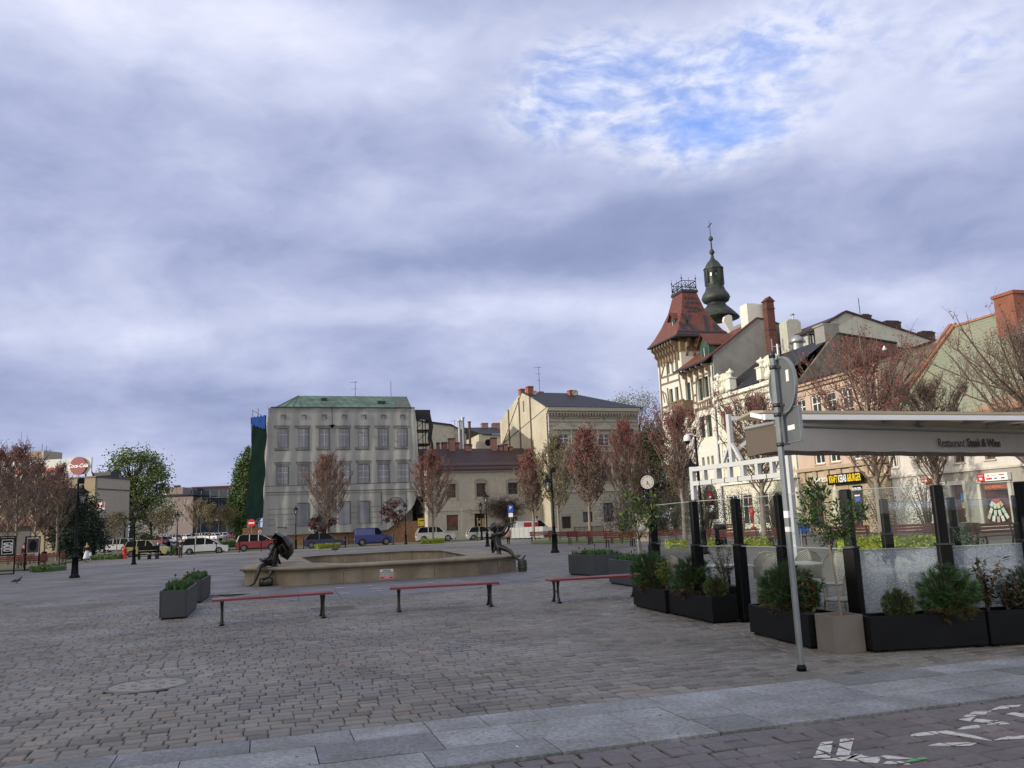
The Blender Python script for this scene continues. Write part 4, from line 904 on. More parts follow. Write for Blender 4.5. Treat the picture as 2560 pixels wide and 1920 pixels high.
b = MB(); b.lathe([(80*k_,z0+.9),(80*k_,z1-.4)],8,(su,SY,0),rot=.2,smooth=False); b.build('pane', m_sgreen, lb)
b = MB(); b.lathe([(r*k_,hz(y)) for y, r in ((888,112),(878,112),(870,100))],8,(su,SY,0),rot=.2,smooth=False); b.build('lantern_ledge', m_spire, lb)
b = MB(); b.lathe([(r*k_,hz(y)) for y, r in ((690,120),(680,119),(655,96),(620,76),(595,58),(575,34),(550,22),(515,15))],8,(su,SY,0),rot=.2,smooth=False); b.build('cap', m_spire, TH.root)
b = MB(); b.lathe([(r*k_,hz(y)) for y, r in ((520,15),(508,16),(498,28),(480,32),(460,26),(448,12),(440,10),(345,7),(340,16),(330,26),(315,27),(298,24),(288,14),(282,5),(90,2))],12,(su,SY,0)); z = hz(150); b.bar((su-.45,SY,z-.1),(su+.45,SY,z+.1),.07); b.build('finial_cross', m_spire, TH.root)
# --- ornate little house
OU0, OU1 = -30.5, -18.85; OL = OU1-OU0
OR = row('ornate_house', 'narrow pale yellow ornate house with curved gables and white urn finials', OU0)
m_ocr = mat('pale_yellow', (.58,.565,.47), .85, var=.08, scale=.8, stain=.2, col2=(.56,.58,.47)); m_stuc = mat('white_stucco', (.66,.65,.58), .8, var=.08)
wo = [OR.rect('F',*q) for q in ((945,935,1003,1165),)]
c0 = (wo[0][0]+wo[0][1])/2; wu = [(u-.55,u+.55,wo[0][2],wo[0][3]) for u in (c0,c0+2.1,c0+4.1,c0+6.1,c0+8.2)]
wl = [OR.rect('F',*q) for q in ((985,1410,1020,1500),)]; wz = wl[0]; wl = [(u-.5,u+.5,5.6,7.3) for u in (c0,c0+2.1,c0+4.1,c0+6.1,c0+8.2)]
wg = [(c0-.7+2.4*i,c0+1.0+2.4*i,.7,3.3) for i in range(4)]
b = MB(); wallh(b,0,OL,0,12.4,[h for h in wu+wl+wg if h[1] < OL-.1],0,.25)
for gu0, gu1, zt_ in ((.2,3.0,14.2),(7.4,10.6,14.4)):   # curved gables
    c = (gu0+gu1)/2; r = (gu1-gu0)/2; b.ext([(gu0,-.12,12.2),(gu1,-.12,12.2),(gu1,-.12,12.9)]+[(c+r*cos(pi*i/10),-.12,12.9+(zt_-12.9)*sin(pi*i/10)) for i in range(1,10)]+[(gu0,-.12,12.9)],(0,.4,0))
b.build('wall', m_ocr, OR.root)
for h in [h for h in wu+wl+wg if h[1] < OL-.1]: window(OR.root,h,0,m_wframe,m_pane,2,2,.09,zsplit=.6,th=.22, surr=m_stuc if h[2] > 4 else None)
b = MB(); b.box(0,OL,-.35,0,11.95,12.25); b.box(0,OL,-.2,0,11.4,11.6); b.box(0,OL,-.22,0,8.0,8.25); b.box(0,OL,-.3,0,4.2,4.6)
for c in (1.6,9.0):
    for i in range(9): a = pi*i/8; b.ball((c+1.0*cos(a),-.2,12.6+1.0*sin(a)),.13,6)
    b.ball((c,-.25,12.7),.35,8); b.ball((c,-.22,10.9),.3,8)
for u in (.25,3.0,7.35,10.6): b.box(u-.16,u+.16,-.12,0,4.6,11.4)
b.build('stucco_ornament', m_stuc, OR.root)
for fx, fy, fb in ((890,520,700),(1030,465,680),(1385,335,560),(1545,280,480)):
    u, z1 = OR.uz('F',fx,fy,-.2); z0 = OR.uz('F',fx,fb,-.2)[1]; hh = z1-z0; b = MB(); w = .34
    b.box(u-w,u+w,-.5,.15,z0-.3,z0+hh*.42); b.box(u-w-.08,u+w+.08,-.58,.2,z0+hh*.42,z0+hh*.47)
    b.lathe([(.2,hh*.47),(.14,hh*.6),(.16,hh*.66),(.38,hh*.74),(.36,hh*.82),(.12,hh*.9),(.03,hh)],12,(u,-.18,z0)); b.build('urn_finial', m_stuc, OR.root)
b = MB(); b.add([(0,-.2,12.4),(OL-.3,-.2,12.4),(OL-.3,4.4,15.5),(0,4.4,15.5),(0,12,14.6),(OL-.3,12,14.6)],[(0,1,2,3),(3,2,5,4)]); b.build('roof', m_slate, OR.root)
m_fire = mat('mottled_render', (.16,.145,.125), .95, var=.3, scale=2.2, stain=.35, bump=.4, bscale=12, col2=(.115,.10,.085)); m_brick = mat('old_brick', (.15,.075,.055), .95, var=.4, scale=3.5, col2=(.085,.06,.05))
b = MB(); b.ext([(OL-.3,y,z) for y, z in ((0,0),(0,11.5),(.7,11.75),(4.4,15.5),(4.9,15.6),(4.9,0))],(.3,0,0),0); b.ext([(OL-.3,y,z) for y, z in ((4.901,0),(4.901,15.6),(10.4,14.9),(10.4,0))],(.3,0,0),1)
b.bar((OL-.15,4.85,15.7),(OL-.15,10.4,15.0),.42,.14,2); b.build('firewall', [m_fire,m_brick,m_slate], OR.root)
y, z = OR.yz('G',320,430,OL-.4); b = MB(); b.box(OL-1.6,OL-.32,y-.9,y+.5,14.4,z-.15); b.box(OL-1.7,OL-.31,y-1.0,y+.6,z-.15,z); b.build('chimney', m_gcem, OR.root)
# --- peach house
PU0, PU1 = -18.85, -8.9; PL = PU1-PU0
PB = row('peach_house', 'peach rendered house with white framed windows above the kebab shop', PU0)
m_peach = mat('peach_render', (.47,.36,.295), .88, var=.08, scale=.8, stain=.25); m_ptrim = mat('peach_trim', (.42,.31,.24), .85); m_pbase = mat('sandstone_base', (.36,.29,.20), .9, var=.15, stain=.2)
pw = [PB.rect(*q) for q in (('F',1815,810,1885,1000),('F',1990,765,2062,1000),('G',265,1095,340,1312),('G',425,1062,500,1275))]
uu = [(q[0]+q[1])/2 for q in pw]; zt1 = pw[3][3]; zb1 = pw[3][2]
pw = [(u-.62,u+.62,zb1,zt1) for u in uu]+[(u,u+1.24,zb1,zt1) for u in (uu[-1]+1.8,)]
pl_ = [PB.rect('J',*q) for q in ((1150,1100,1203,1215),(1275,1100,1340,1205),(1425,1095,1490,1195),(1575,1090,1642,1180))]
zq = pl_[1][2]; pl_ = [((q[0]+q[1])/2-.62,(q[0]+q[1])/2+.62,zq,zq+2.1) for q in pl_]+[(pl_[3][1]+1.6,pl_[3][1]+2.8,zq,zq+2.1)]
pg = [PB.rect('I',*q) for q in ((590,350,650,600),(700,400,790,630),(1000,350,1060,620))]; pg = [(q[0],q[1],.3,2.9) for q in pg]
def ok(hs, a=0): return [h for h in hs if h[0] > .15 and h[1] < PL-.15]
pw, pl_, pg = ok(pw), ok(pl_), ok(pg)
b = MB(); wallh(b,0,PL,3.9,11.3,pw+pl_,0,.25,0); wallh(b,0,PL,0,3.9,pg,0,.25,1); b.build('wall', [m_peach,m_pbase], PB.root)
for h in pw+pl_: window(PB.root,h,0,m_wframe,m_pane,2,2,.10,zsplit=.6,th=.22,sill=m_ptrim)
for h in pg: window(PB.root,h,0,m_bframe,m_pane,2,2,.1,zsplit=.8,th=.22)
b = MB(); b.box(0,PL,-.5,0,11.0,11.3,0); b.box(0,PL,-.28,0,10.75,10.99,0); b.box(0,PL,-.18,0,7.55,7.75,0); b.box(0,PL,-.35,0,4.55,4.8,1); b.box(0,PL,-.2,0,3.7,3.9,1)
for i in range(7): u = .3+i*PL/7; b.box(u,u+.5,-.15,0,3.9,4.5,1)
for i in range(6): z = .4+i*.5; bands(b,0,PL,z,z+.42,-.05,0,pg,.2,1)
for h in pw: b.box(h[0]-.2,h[1]+.2,-.10,0,h[3]+.15,h[3]+.35,0)
b.build('mouldings', [m_ptrim,m_pbase], PB.root)
b = MB(); b.add([(0,-.55,11.34),(PL,-.55,11.34),(PL,3,11.9),(0,3,11.9),(0,11,11.9),(PL,11,11.9)],[(0,1,2,3),(3,2,5,4)]); b.box(0,PL,-.65,-.5,11.2,11.36); b.build('roof', m_slate, PB.root)
m_beige = mat('beige_render', (.30,.245,.20), .9, var=.12, stain=.4)
fw = [(0,0),(0,11.1)]+[PB.yz('G',x,y,PL-.3) for x, y in ((860,770),(1190,700))]; fw = [(0,0),(0,11.4),(fw[-1][0]+.8,fw[-1][1]+.5),(fw[-1][0]+.8,0)]
b = MB(); b.ext([(PL-.3,y,z) for y, z in fw],(.3,0,0)); b.bar((PL-.15,-.2,11.45),(PL-.15,fw[2][0],fw[2][1]+.08),.45,.18,1); b.bar((PL+.02,0,9.0),(PL+.02,fw[2][0],fw[2][1]-2.1),.1,.25,2); b.build('firewall', [m_beige,m_maroon,m_slate], PB.root)
# shop lettering
tt = thing('kebab_shop_sign', 'yellow and white lettering of the kebab and burger shop on the peach house', 'shop sign', PB.world(0,-.42,0), atan2(PB.d.y,PB.d.x))
ms_y = mat('letters_yellow', (.75,.55,.02), .5, var=.02); ms_w = mat('letters_white', (.75,.75,.72), .5, var=.02)
y1 = PB.uz('J',1710,1328,-.4); y2 = PB.uz('J',1475,1345,-.4)
xk = [PB.uz('J',x,1325,-.4)[0] for x in (1550,1640,1730,1875)]
b = MB(); b.box(xk[0]-.2,xk[3]+.1,.02,.1,y1[1]-.38,y1[1]+.38); b.build('board', m_black, tt)
for body, x0, x1, m_ in (('KRAFT',xk[0],xk[1],ms_y),('KEBAB',xk[1],xk[2],ms_w),('&BURGER',xk[2],xk[3],ms_y)):
    o = text(body,'lettering',m_,tt,((x0+x1)/2,-.03,y1[1]),FRONT,.72,bold=.012); wd = o.dimensions.x or 1; xs_ = [v.co.x for v in o.data.vertices]; o.scale = ((x1-x0-.1)/(max(xs_)-min(xs_)),1,1)
u0, u1 = PB.uz('J',1412,1345,-.4)[0], PB.uz('J',1540,1345,-.4)[0]; t2 = thing('bar_sign', 'small white BAR lettering left of the yellow kebab sign', 'shop sign', PB.world((u0+u1)/2,-.3,y2[1]), atan2(PB.d.y,PB.d.x)); text('BAR ZONE','lettering',ms_w,t2,(0,0,0),FRONT,.42,bold=.01)
u, z = PB.uz('J',1835,1520,-.2); t2 = thing('burger_notice', 'black upright board headed BURGER beside the shop window', 'shop sign', PB.world(u,-.22,z), atan2(PB.d.y,PB.d.x)); b = MB(); b.box(-.42,.42,0,.06,-1.2,.85); b.build('board',m_black,t2); text('BURGER','lettering',ms_w,t2,(0,-.01,.62),FRONT,.26,bold=.01)
b = MB(); b.box(-.3,.3,-.01,0,-.3,.05); b.build('blue_panel', m_blue, t2); b = MB(); b.box(-.28,.28,-.012,-.002,.12,.22); b.build('price_strip', ms_w, t2)
# --- white and grey house with the green tiled roof
GU0, GL_ = -8.9, 26.0
GH = row('green_roof_house', 'house with huge green tiled roof, white and grey rendered front and copper edged gable', GU0)
m_gtile = bpy.data.materials.new('green_tiles'); m_gtile.use_nodes = True; t = NT(m_gtile.node_tree); o = t.new('ShaderNodeOutputMaterial'); bs = t.new('ShaderNodeBsdfPrincipled'); t.l.new(bs.outputs[0], o.inputs[0])
tc = t.new('ShaderNodeTexCoord').outputs['Object']; x, y, z = t.sep(tc); v = t.math('FRACT', t.math('MULTIPLY', t.math('ADD', z, t.math('MULTIPLY', t.math('SINE', t.math('MULTIPLY', x, 7)), .02)), 3.6))
c = t.mix(t.ramp(t.noise(tc,.5,4,.6), [(.35,0),(.65,1)]), (.20,.225,.16), (.24,.24,.17)); c = t.mix(t.ramp(x,[(0,0),(1,1)]), c, c); c = t.mix(t.ramp(v,[(0,.75),(.16,0)]), c, (.09,.11,.07))
zr_ = t.ramp(t.math('MULTIPLY', t.math('SUBTRACT', t.math('ADD', z, t.math('MULTIPLY', x, -.35)), 4.2), 1), [(0,1),(.02,0)]); c = t.mix(zr_, c, (.30,.20,.13)) 
t.put(bs.inputs['Base Color'], c); bs.inputs['Roughness'].default_value = .65; bp = t.new('ShaderNodeBump'); bp.inputs['Strength'].default_value = .5; bp.inputs['Distance'].default_value = .04; t.put(bp.inputs['Height'], v); t.l.new(bp.outputs[0], bs.inputs['Normal'])
m_gw = mat('white_render', (.55,.52,.48), .85, var=.08, stain=.25); m_gg = mat('grey_render', (.30,.285,.25), .9, var=.14, scale=1.5, stain=.35, bump=.2); m_copo = mat('bright_copper', (.36,.17,.10), .45, metal=.3, var=.15); m_gtrim = mat('stone_surround', (.48,.45,.39), .85)
gw = [GH.rect('K',*q) for q in ((935,560,1050,750),(1400,560,1520,720),(1755,560,1880,700),(680,600,760,760))]
zb_ = gw[1][2]; gw = [(q[0],q[1],gw[0][2] if i in (0,3) else zb_, gw[0][2]+1.75) for i, q in enumerate(gw)]
for q in range(5): u = gw[2][0]+2.6*(q+1); gw.append((u,u+1.2,zb_,zb_+1.8))
gd = GH.rect('K',1400,970,1540,1440); gs = GH.rect('K',1740,950,2060,1432); gd = (gd[0],gd[1],.55,gd[3]); us_ = GH.uz('K',1205,650)[0]
gs2 = (gs[1]+1.6,gs[1]+3.6,gs[2],gs[3]); hs = gw
b = MB(); wallh(b,0,us_,0,6.8,[h for h in gw if h[1] < us_],0,.25,0); wallh(b,us_,GL_,3.55,6.8,[h for h in gw if h[0] > us_],0,.25,0); wallh(b,us_,GL_,0,3.55,[gd,gs,gs2],0,.35,1)
b.box(0,GL_,-.12,0,3.5,3.62,2); b.box(us_+.02,gd[0]-.3,-.10,0,0,.42,1); b.box(gd[1]+.3,GL_,-.10,0,0,.42,2); b.box(0,GL_,-.3,0,6.5,6.79,2); b.build('wall',[m_gw,m_gg,m_gtrim], GH.root)
for h in gw: window(GH.root,h,0,m_wframe if h[1] < us_ else m_bframe,m_pane,2,2,.09,zsplit=.65,th=.22,sill=m_gtrim,surr=m_gtrim if h[1] < us_ else None)
def surr(h, w=.22, m=m_gtrim):
    b = MB(); b.box(h[0]-w,h[0]-.003,-.08,0,h[2],h[3]+w); b.box(h[1]+.003,h[1]+w,-.08,0,h[2],h[3]+w); b.box(h[0]-.003,h[1]+.003,-.079,0,h[3]+.003,h[3]+w-.003); b.build('stone_surround', m, GH.root)
surr(gd); surr(gs); surr(gs2)
m_shop = mat('shop_interior', (.05,.035,.03), .12, var=.9, scale=1.3, col2=(.12,.04,.03)); m_dbr = mat('brown_door', (.10,.05,.035), .45, var=.2)
b = MB(); b.box(gd[0]+.01,gd[1]-.01,.24,.3,gd[2],gd[3]-.01); b.box(gd[0]+.1,gd[1]-.1,.2,.239,gd[2]+1.0,gd[3]-.55,1); b.build('door',[m_dbr,m_shop], GH.root)
w1 = window(GH.root,gs,0,m_dbr,m_shop,1,1,.12,th=.3,name='shop_window'); window(GH.root,gs2,0,m_dbr,m_shop,1,1,.12,th=.3,name='shop_window')
b = MB(); b.box(gs[0]+.05,gs[1]-.05,.06,.16,gs[3]-.42,gs[3]-.05); b.build('fascia', m_dbr, w1)
text('RADIO','lettering',mat('letters_orange',(.7,.16,.03),.5),w1,((gs[0]*.68+gs[1]*.32),.05,gs[3]-.24),FRONT,.25,bold=.008); text('POMOCY','lettering',MC['letters_orange'],w1,((gs[0]*.33+gs[1]*.67),.05,gs[3]-.24),FRONT,.25,bold=.008)
# price cards in the shop window and the posters on the door
cc = [mat('card_%s' % n_, c, .6, var=.05) for n_, c in (('cream',(.6,.58,.35)),('mint',(.45,.6,.5)),('white',(.65,.67,.62)),('amber',(.62,.33,.03)),('pink',(.5,.38,.38)))]
um, zm_ = (gs[0]+gs[1])/2-.05, gs[3]-1.0
dsp = thing('card_display', 'fan of pastel price cards below a red bow hanging in the shop window', 'window display', GH.world(um,.03,zm_), atan2(GH.d.y,GH.d.x))
for r_, (rad, n_, cs) in enumerate(((.55,4,(1,0,1,3)),(.95,4,(2,1,2,1)),(1.3,5,(4,2,4,2,2)))):
    for i in range(n_):
        a = -pi/2+(i-(n_-1)/2)*(.45-.09*r_); c = (rad*cos(a)*.9, rad*sin(a)+.25); b = MB(); b.M = Matrix.Translation((c[0],.0,c[1])) @ Matrix.Rotation(-(a+pi/2),4,'Y'); b.box(-.1,.1,0,.01,-.16,.16); b.build('card', cc[cs[i]], dsp)
b = MB(); b.ball((-.12,0,.0),.16,8,sc=(1,.3,.7)); b.ball((.14,0,.0),.17,8,sc=(1,.3,.7)); b.ball((0,0,-.05),.14,8,sc=(1,.3,1)); b.build('red_bow', m_red, dsp)
for i, (x, y, w, h_, m_, lb_) in enumerate(((1505,1115,.26,.42,mat('poster_blue',(.05,.25,.5),.5),'blue and yellow poster in the upper part of the brown shop door'),(1520,1210,.27,.36,m_yel,'yellow and white poster below the blue one on the brown shop door'),(1543,1290,.15,.15,m_red,'small round red sticker on the brown shop door'),(1547,1333,.13,.14,m_swhite,'small white sticker under the red one on the brown shop door'))):
    u, z = GH.uz('K',x,y,.2); b = MB(); (b.box(-w/2,w/2,-.01,0,-h_/2,h_/2) if i != 2 else disc(b,w/2,-.01,0)); o = b.build('poster' if i < 2 else 'sticker', m_, None, GH.world(u,.19,z)); o.rotation_euler = (0,0,atan2(GH.d.y,GH.d.x)); tag(o, lb_, 'poster' if i < 2 else 'sticker')
# shop sign, street name plate, orange box sign, downpipe, steps
sg = GH.rect('K',1672,838,2025,930,-.3); z0, z1 = GH.uz('K',1850,930,-.3)[1], GH.uz('K',1850,842,-.3)[1]
ss = thing('shop_sign', 'long white and red shop sign above the shop window of the green roofed house', 'shop sign', GH.world(sg[0],-.32,0), atan2(GH.d.y,GH.d.x)); L_ = sg[1]-sg[0]
b = MB(); b.box(0,L_*.26,0,.25,z0,z1); b.build('red_panel', m_red, ss); b = MB(); b.box(L_*.26+.003,L_,0,.25,z0,z1); b.build('white_panel', m_swhite, ss)
b = MB(); b.box(L_*.07,L_*.17,-.01,-.002,z0+.08,(z0+z1)/2); b.build('emblem', m_swhite, ss)
zc_ = (z0+z1)/2; hh = z1-z0
text('MUZEUM','lettering',m_swhite,ss,(L_*.13,-.012,zc_+hh*.25),FRONT,hh*.22)
for body, fx, fz, m_, s_ in (('Lombard',.55,.22,ms_y,.24),('KANTOR',.82,.22,m_red,.2),('VISA',.62,-.22,m_blue,.25),('RADIO',.85,-.22,m_black,.2)): text(body,'lettering',m_,ss,(L_*fx,-.012,zc_+hh*fz),FRONT,hh*s_,bold=.004)
b = MB(); disc(b,hh*.13,-.01,-.002,0,14,c=(L_*.38,zc_+hh*.2)); b.build('round_emblem', m_red, ss); b = MB(); b.box(L_*.31,L_*.5,-.01,-.002,zc_-hh*.32,zc_-hh*.1); b.build('red_bar', m_red, ss)
q = GH.rect('K',1165,952,1310,975,-.05); st_ = thing('street_name_plate', 'narrow white and green street name plate on the grey wall left of the shop door', 'street sign', GH.world((q[0]+q[1])/2,-.06,(q[2]+q[3])/2), atan2(GH.d.y,GH.d.x))
w = (q[1]-q[0])/2; b = MB(); b.box(-w,w,0,.03,-.10,.10); b.build('border', m_green, st_); b = MB(); b.box(-w+.02,w-.02,-.004,-.0005,-.08,.08); b.build('plate', m_swhite, st_); text('UL. RYNEK','lettering',m_black,st_,(0,-.006,0),FRONT,.13)
q = GH.rect('K',1042,905,1115,955,-.3); t2 = thing('box_sign', 'small orange and white box sign on the white part of the wall', 'sign', GH.world(q[0],-.4,0), atan2(GH.d.y,GH.d.x)); z0, z1 = q[2], q[3]
b = MB(); b.box(0,q[1]-q[0],0,.35,z0,z1); b.build('box', mat('sign_orange',(.65,.18,.03),.5), t2); b = MB(); b.box(.06,q[1]-q[0]-.06,-.01,-.002,z0+.08,z0+.2); b.build('stripe', m_swhite, t2)
b = MB(); b.tube([(us_,-.1,6.6),(us_,-.1,.1)],.06,8); b.build('downpipe', m_dbr, GH.root)
b = MB(); a = GH.uz('K',1300,1500)[0]; e = gd[1]+.9
for i in range(3): b.box(a-.3*i,e+.25*i,-1.1-.35*i,-.105 if i < 1 else -1.1-.35*(i-1)-.002,0,.52-.17*i)
b.build('doorsteps', mat('dark_stone',(.05,.05,.05),.7,var=.3), GH.root)
# roof
RY, RZ = 6.6, 13.85; b = MB(); b.add([(-.1,-.5,6.75),(GL_,-.5,6.75),(GL_,RY,RZ),(-.1,RY,RZ),(-.1,13.5,7),(GL_,13.5,7)],[(0,1,2,3),(3,2,5,4)]); rf = b.build('roof', m_gtile, GH.root)
b = MB(); b.ext([(-.12,y,z) for y, z in ((0,0),(0,6.7),(RY,RZ-.3),(13,7),(13,0))],(.2,0,0)); b.build('gable', m_beige, GH.root)
b = MB(); b.bar((-.2,-.6,6.75),(-.2,RY+.1,RZ+.2),.3,.35); b.bar((.15,-.6,6.9),(.15,RY+.1,RZ+.28),.25,.12); b.bar((-.2,RY,RZ+.05),(GL_,RY,RZ+.05),.25,.14); b.box(-.2,GL_,-.75,-.5,6.62,6.8); b.build('copper_edging', m_copo, rf)
y_, z_ = 5.0, 0; u0 = GH.uz('G',1985,300,5.0)[0]; u1 = GH.uz('G',2150,300,4.6)[0]; zt_ = GH.uz('G',2080,110,4.6)[1]; b = MB(); b.box(u0,u0+1.5,4.5,5.9,10.5,zt_-.2); b.box(u0-.1,u0+1.6,4.4,6.0,zt_-.2,zt_); b.build('chimney', mat('terracotta_render',(.21,.075,.048),.8,var=.2,scale=1.5), rf)
# --- rear white house and roof-top clutter
WU = -24.0; WB = row('rear_white_house', 'white rendered house with maroon edged gable rising behind the ornate house', WU)
m_wr = mat('dirty_white_render', (.42,.43,.38), .9, var=.1, stain=.5)
g4 = [(8.08,18.0),(9.81,18.9),(17.6,16.8),(20.5,16.0)]; b = MB(); b.ext([(-.3,y,z) for y, z in [(8.08,8)]+g4+[(20.5,8)]],(.3,0,0)); b.box(-14,-.31,8.08,8.3,8,17.8); b.build('wall', m_wr, WB.root)
b = MB()
for (y0,z0),(y1,z1) in zip(g4,g4[1:]): b.bar((-.15,y0-(.5 if y0 < 9 else 0),z0+.08-(.25 if y0 < 9 else 0)),(-.15,y1,z1+.08),.6,.16)
b.bar((-.4,7.75,17.75),(-14,7.75,17.75),.5,.2); b.add([(-14,7.6,17.8),(-.3,7.6,17.8),(-.3,9.8,18.9),(-14,9.8,18.9)],[(0,1,2,3)],0); b.build('roof_edge', m_maroon, WB.root)
m_dbk = mat('sooty_brick', (.055,.035,.03), .95, var=.4, scale=4)
for x0, x1, y0, y1 in ((600,680,338,400),(828,970,402,490),(1185,1305,505,690)):
    ya, z1 = WB.yz('G',x0,y0,-.6); yb = WB.yz('G',x1,y0,-.6)[0]; z0 = WB.yz('G',x0,y1,-.6)[1]; b = MB(); b.box(-1.2,-.31,ya,yb,z0-1.5,z1-.1); b.box(-1.25,-.3,ya-.08,yb+.08,z1-.25,z1-.12); b.box(-1.1,-.4,ya+.1,yb-.1,z1-.1,z1); b.build('chimney', m_dbk, WB.root)
P = WB.world(-.7,WB.yz('G',600,335,-.6)[0],WB.yz('G',600,335,-.6)[1]); antenna('thin aerial rod on the left chimney of the white house behind', P, at('G',578,180,P.y).z-P.z, 0)
# vents on the roofs by the tower house
y, z = RR.yz('E',1775,1285,-28.5); P = RR.world(-28.5,y,0); cb = thing('rooftop_chimney_block', 'white chimney block with curved top and vent behind the grey gable', 'chimney', RR.world(-28.5,y,13), atan2(RDV.y,RDV.x))
y2 = RR.yz('E',1940,1285,-28.5)[0]; b = MB(); b.box(-1.2,0,0,y2-y,0,z-13.2); b.ext([(-1.2,0,z-13.2),(-1.2,y2-y,z-13.2),(-1.2,y2-y-.3,z-12.95),(-1.2,.3,z-12.95)],(1.2,0,0)); b.build('block', m_wr, cb); b = MB(); b.tube([(-.5,(y2-y)*.7,z-13),(-.5,(y2-y)*.7,z-12.4)],.08,6); b.lathe([(.25,z-12.4),(.05,z-12.25)],8,(-.5,(y2-y)*.7,0)); b.build('vent', m_zinc, cb)
for x, y0, y1, lb_ in ((1800,80,240,'fat silver ventilation cowl beside the rust brick flue'),(1575,110,290,'thin steel pipe with antennas left of the silver cowl')):
    yy, z1 = RR.yz('F',x,y0,-26); z0 = 14.5; fat = x == 1800; t2 = thing('ventilation_cowl' if fat else 'antenna_pipe', lb_, 'vent' if fat else 'antenna', RR.world(-26,yy,z0), 0)
    b = MB(); r = .5 if fat else .13; b.tube([(0,0,0),(0,0,z1-z0-.6)],r,12); b.build('pipe', m_zinc, t2); b = MB()
    if fat: b.lathe([(.75,z1-z0-.75),(.6,z1-z0-.35),(.2,z1-z0-.05),(.02,z1-z0)],14); b.tube([(0,0,2),(0,0,2.15)],.56,12)
    else: b.bar((-.5,0,z1-z0-.8),(.5,0,z1-z0-.8),.06); [b.bar((s_,0,z1-z0-1.2),(s_,0,z1-z0-.1),.09) for s_ in (-.5,.5)]
    b.build('cowl' if fat else 'aerial', m_zinc, t2)
# satellite dish small, chimney pots
t2 = thing('chimney_pots', 'row of four slim chimney pots in front of the white rear wall', 'chimney', RR.world(-24,RR.yz('G',80,560,-24)[0],14.5), atan2(RDV.y,RDV.x))
for i, x in enumerate((85,110,140,170)): y, z = RR.yz('G',x,545,-24); b = MB(); y -= RR.yz('G',80,560,-24)[0]; b.tube([(0,y,0),(0,y,z-14.5)],.09,6); b.lathe([(.15,z-14.5),(.15,z-14.35)],6,(0,y,0)); b.build('pot', m_dmetal, t2)
# ---------------------------------------------------------------- fountain and statues
m_sand = mat('sandstone', (.25,.215,.16), .85, var=.2, scale=1.6, stain=.6, bump=.35, bscale=40, col2=(.165,.14,.105), speck=.15)
m_bronze = mat('bronze', (.055,.052,.048), .33, metal=.75, var=.35, scale=6, bump=.3, bscale=25)
FA = Vector((-6.86,26.68,0)); FO = [(-1.6,1.95),(0,0),(5.7,0),(7.35,1.45),(7.5,11.0),(6.1,13.1),(.4,12.9),(-1.4,11.0)]
FI = [(.45,3.0),(1.5,.62),(4.7,.62),(5.9,2.2),(6.4,10.6),(5.3,12.5),(1.1,12.3),(.2,10.6)]
def fl(a, c, z=0): return FA+AE1*a+AE2*c+Vector((0,0,z))
def offp(P, d):
    out = []; k = len(P)
    for i in range(k):
        p0, p1, p2 = Vector(P[i-1]), Vector(P[i]), Vector(P[(i+1)%k]); e1 = (p1-p0).normalized(); e2 = (p2-p1).normalized(); n1 = Vector((e1.y,-e1.x)); n2 = Vector((e2.y,-e2.x)); q = (n1+n2); q = q/(q.length_squared)*2
        out.append(tuple(p1+q*d))
    return out
def ringm(b, rings, mi=0):
    k = len(rings[0][0]); vs = []
    for P, z in rings: vs += [fl(x,y,z) for x,y in P]
    b.add(vs, [(i*k+j,i*k+(j+1)%k,(i+1)*k+(j+1)%k,(i+1)*k+j) for i in range(len(rings)-1) for j in range(k)], mi)
t = thing('fountain', 'large empty octagonal sandstone fountain basin in the middle of the square', 'fountain', (0,0,0))
b = MB(); ringm(b, [(FO,-.02),(FO,.38)]); ringm(b, [(FI,.5),(FI,.02)])
b.add([fl(x,y,.02) for x,y in FI],[tuple(range(8))]); b.build('basin_wall', m_sand, t)
b = MB(); o = offp
ringm(b, [(FO,.37),(o(FO,.03),.385),(o(FO,.03),.41),(o(FO,.06),.43),(o(FO,.13),.455),(o(FO,.17),.485),(o(FO,.18),.52),(o(FO,.16),.55),(o(FO,.11),.57),(o(FI,-.10),.57),(o(FI,-.02),.555),(FI,.52),(FI,.48)]); b.build('rim', m_sand, t)
b = MB()
for (x,y),(x2,y2),n_ in ((FO[0],FO[1],2),(FO[1],FO[2],4),(FO[2],FO[3],2),(FO[7],FO[0],5),(FI[5],FI[6],4),(FI[4],FI[5],1)):
    for i in range(1,n_):
        p = fl(x+(x2-x)*i/n_, y+(y2-y)*i/n_, 0); d = (fl(x2,y2)-fl(x,y)).normalized(); nn = Vector((d.y,-d.x,0)); q = p+nn*.004; b.ext([q-d*.006,q+d*.006,q+d*.006+Vector((0,0,.37)),q-d*.006+Vector((0,0,.37))], -nn*.006)
b.build('joints', m_joint, t)
for i in range(5): b = MB(); p = fl(-.95+.12*i,3.0+i*.55,.571); b.ext([p,p+AE1*.9,p+AE1*.9+AE2*.09,p+AE2*.09],(0,0,.006)); b.build('slot_cover', m_iron, t)
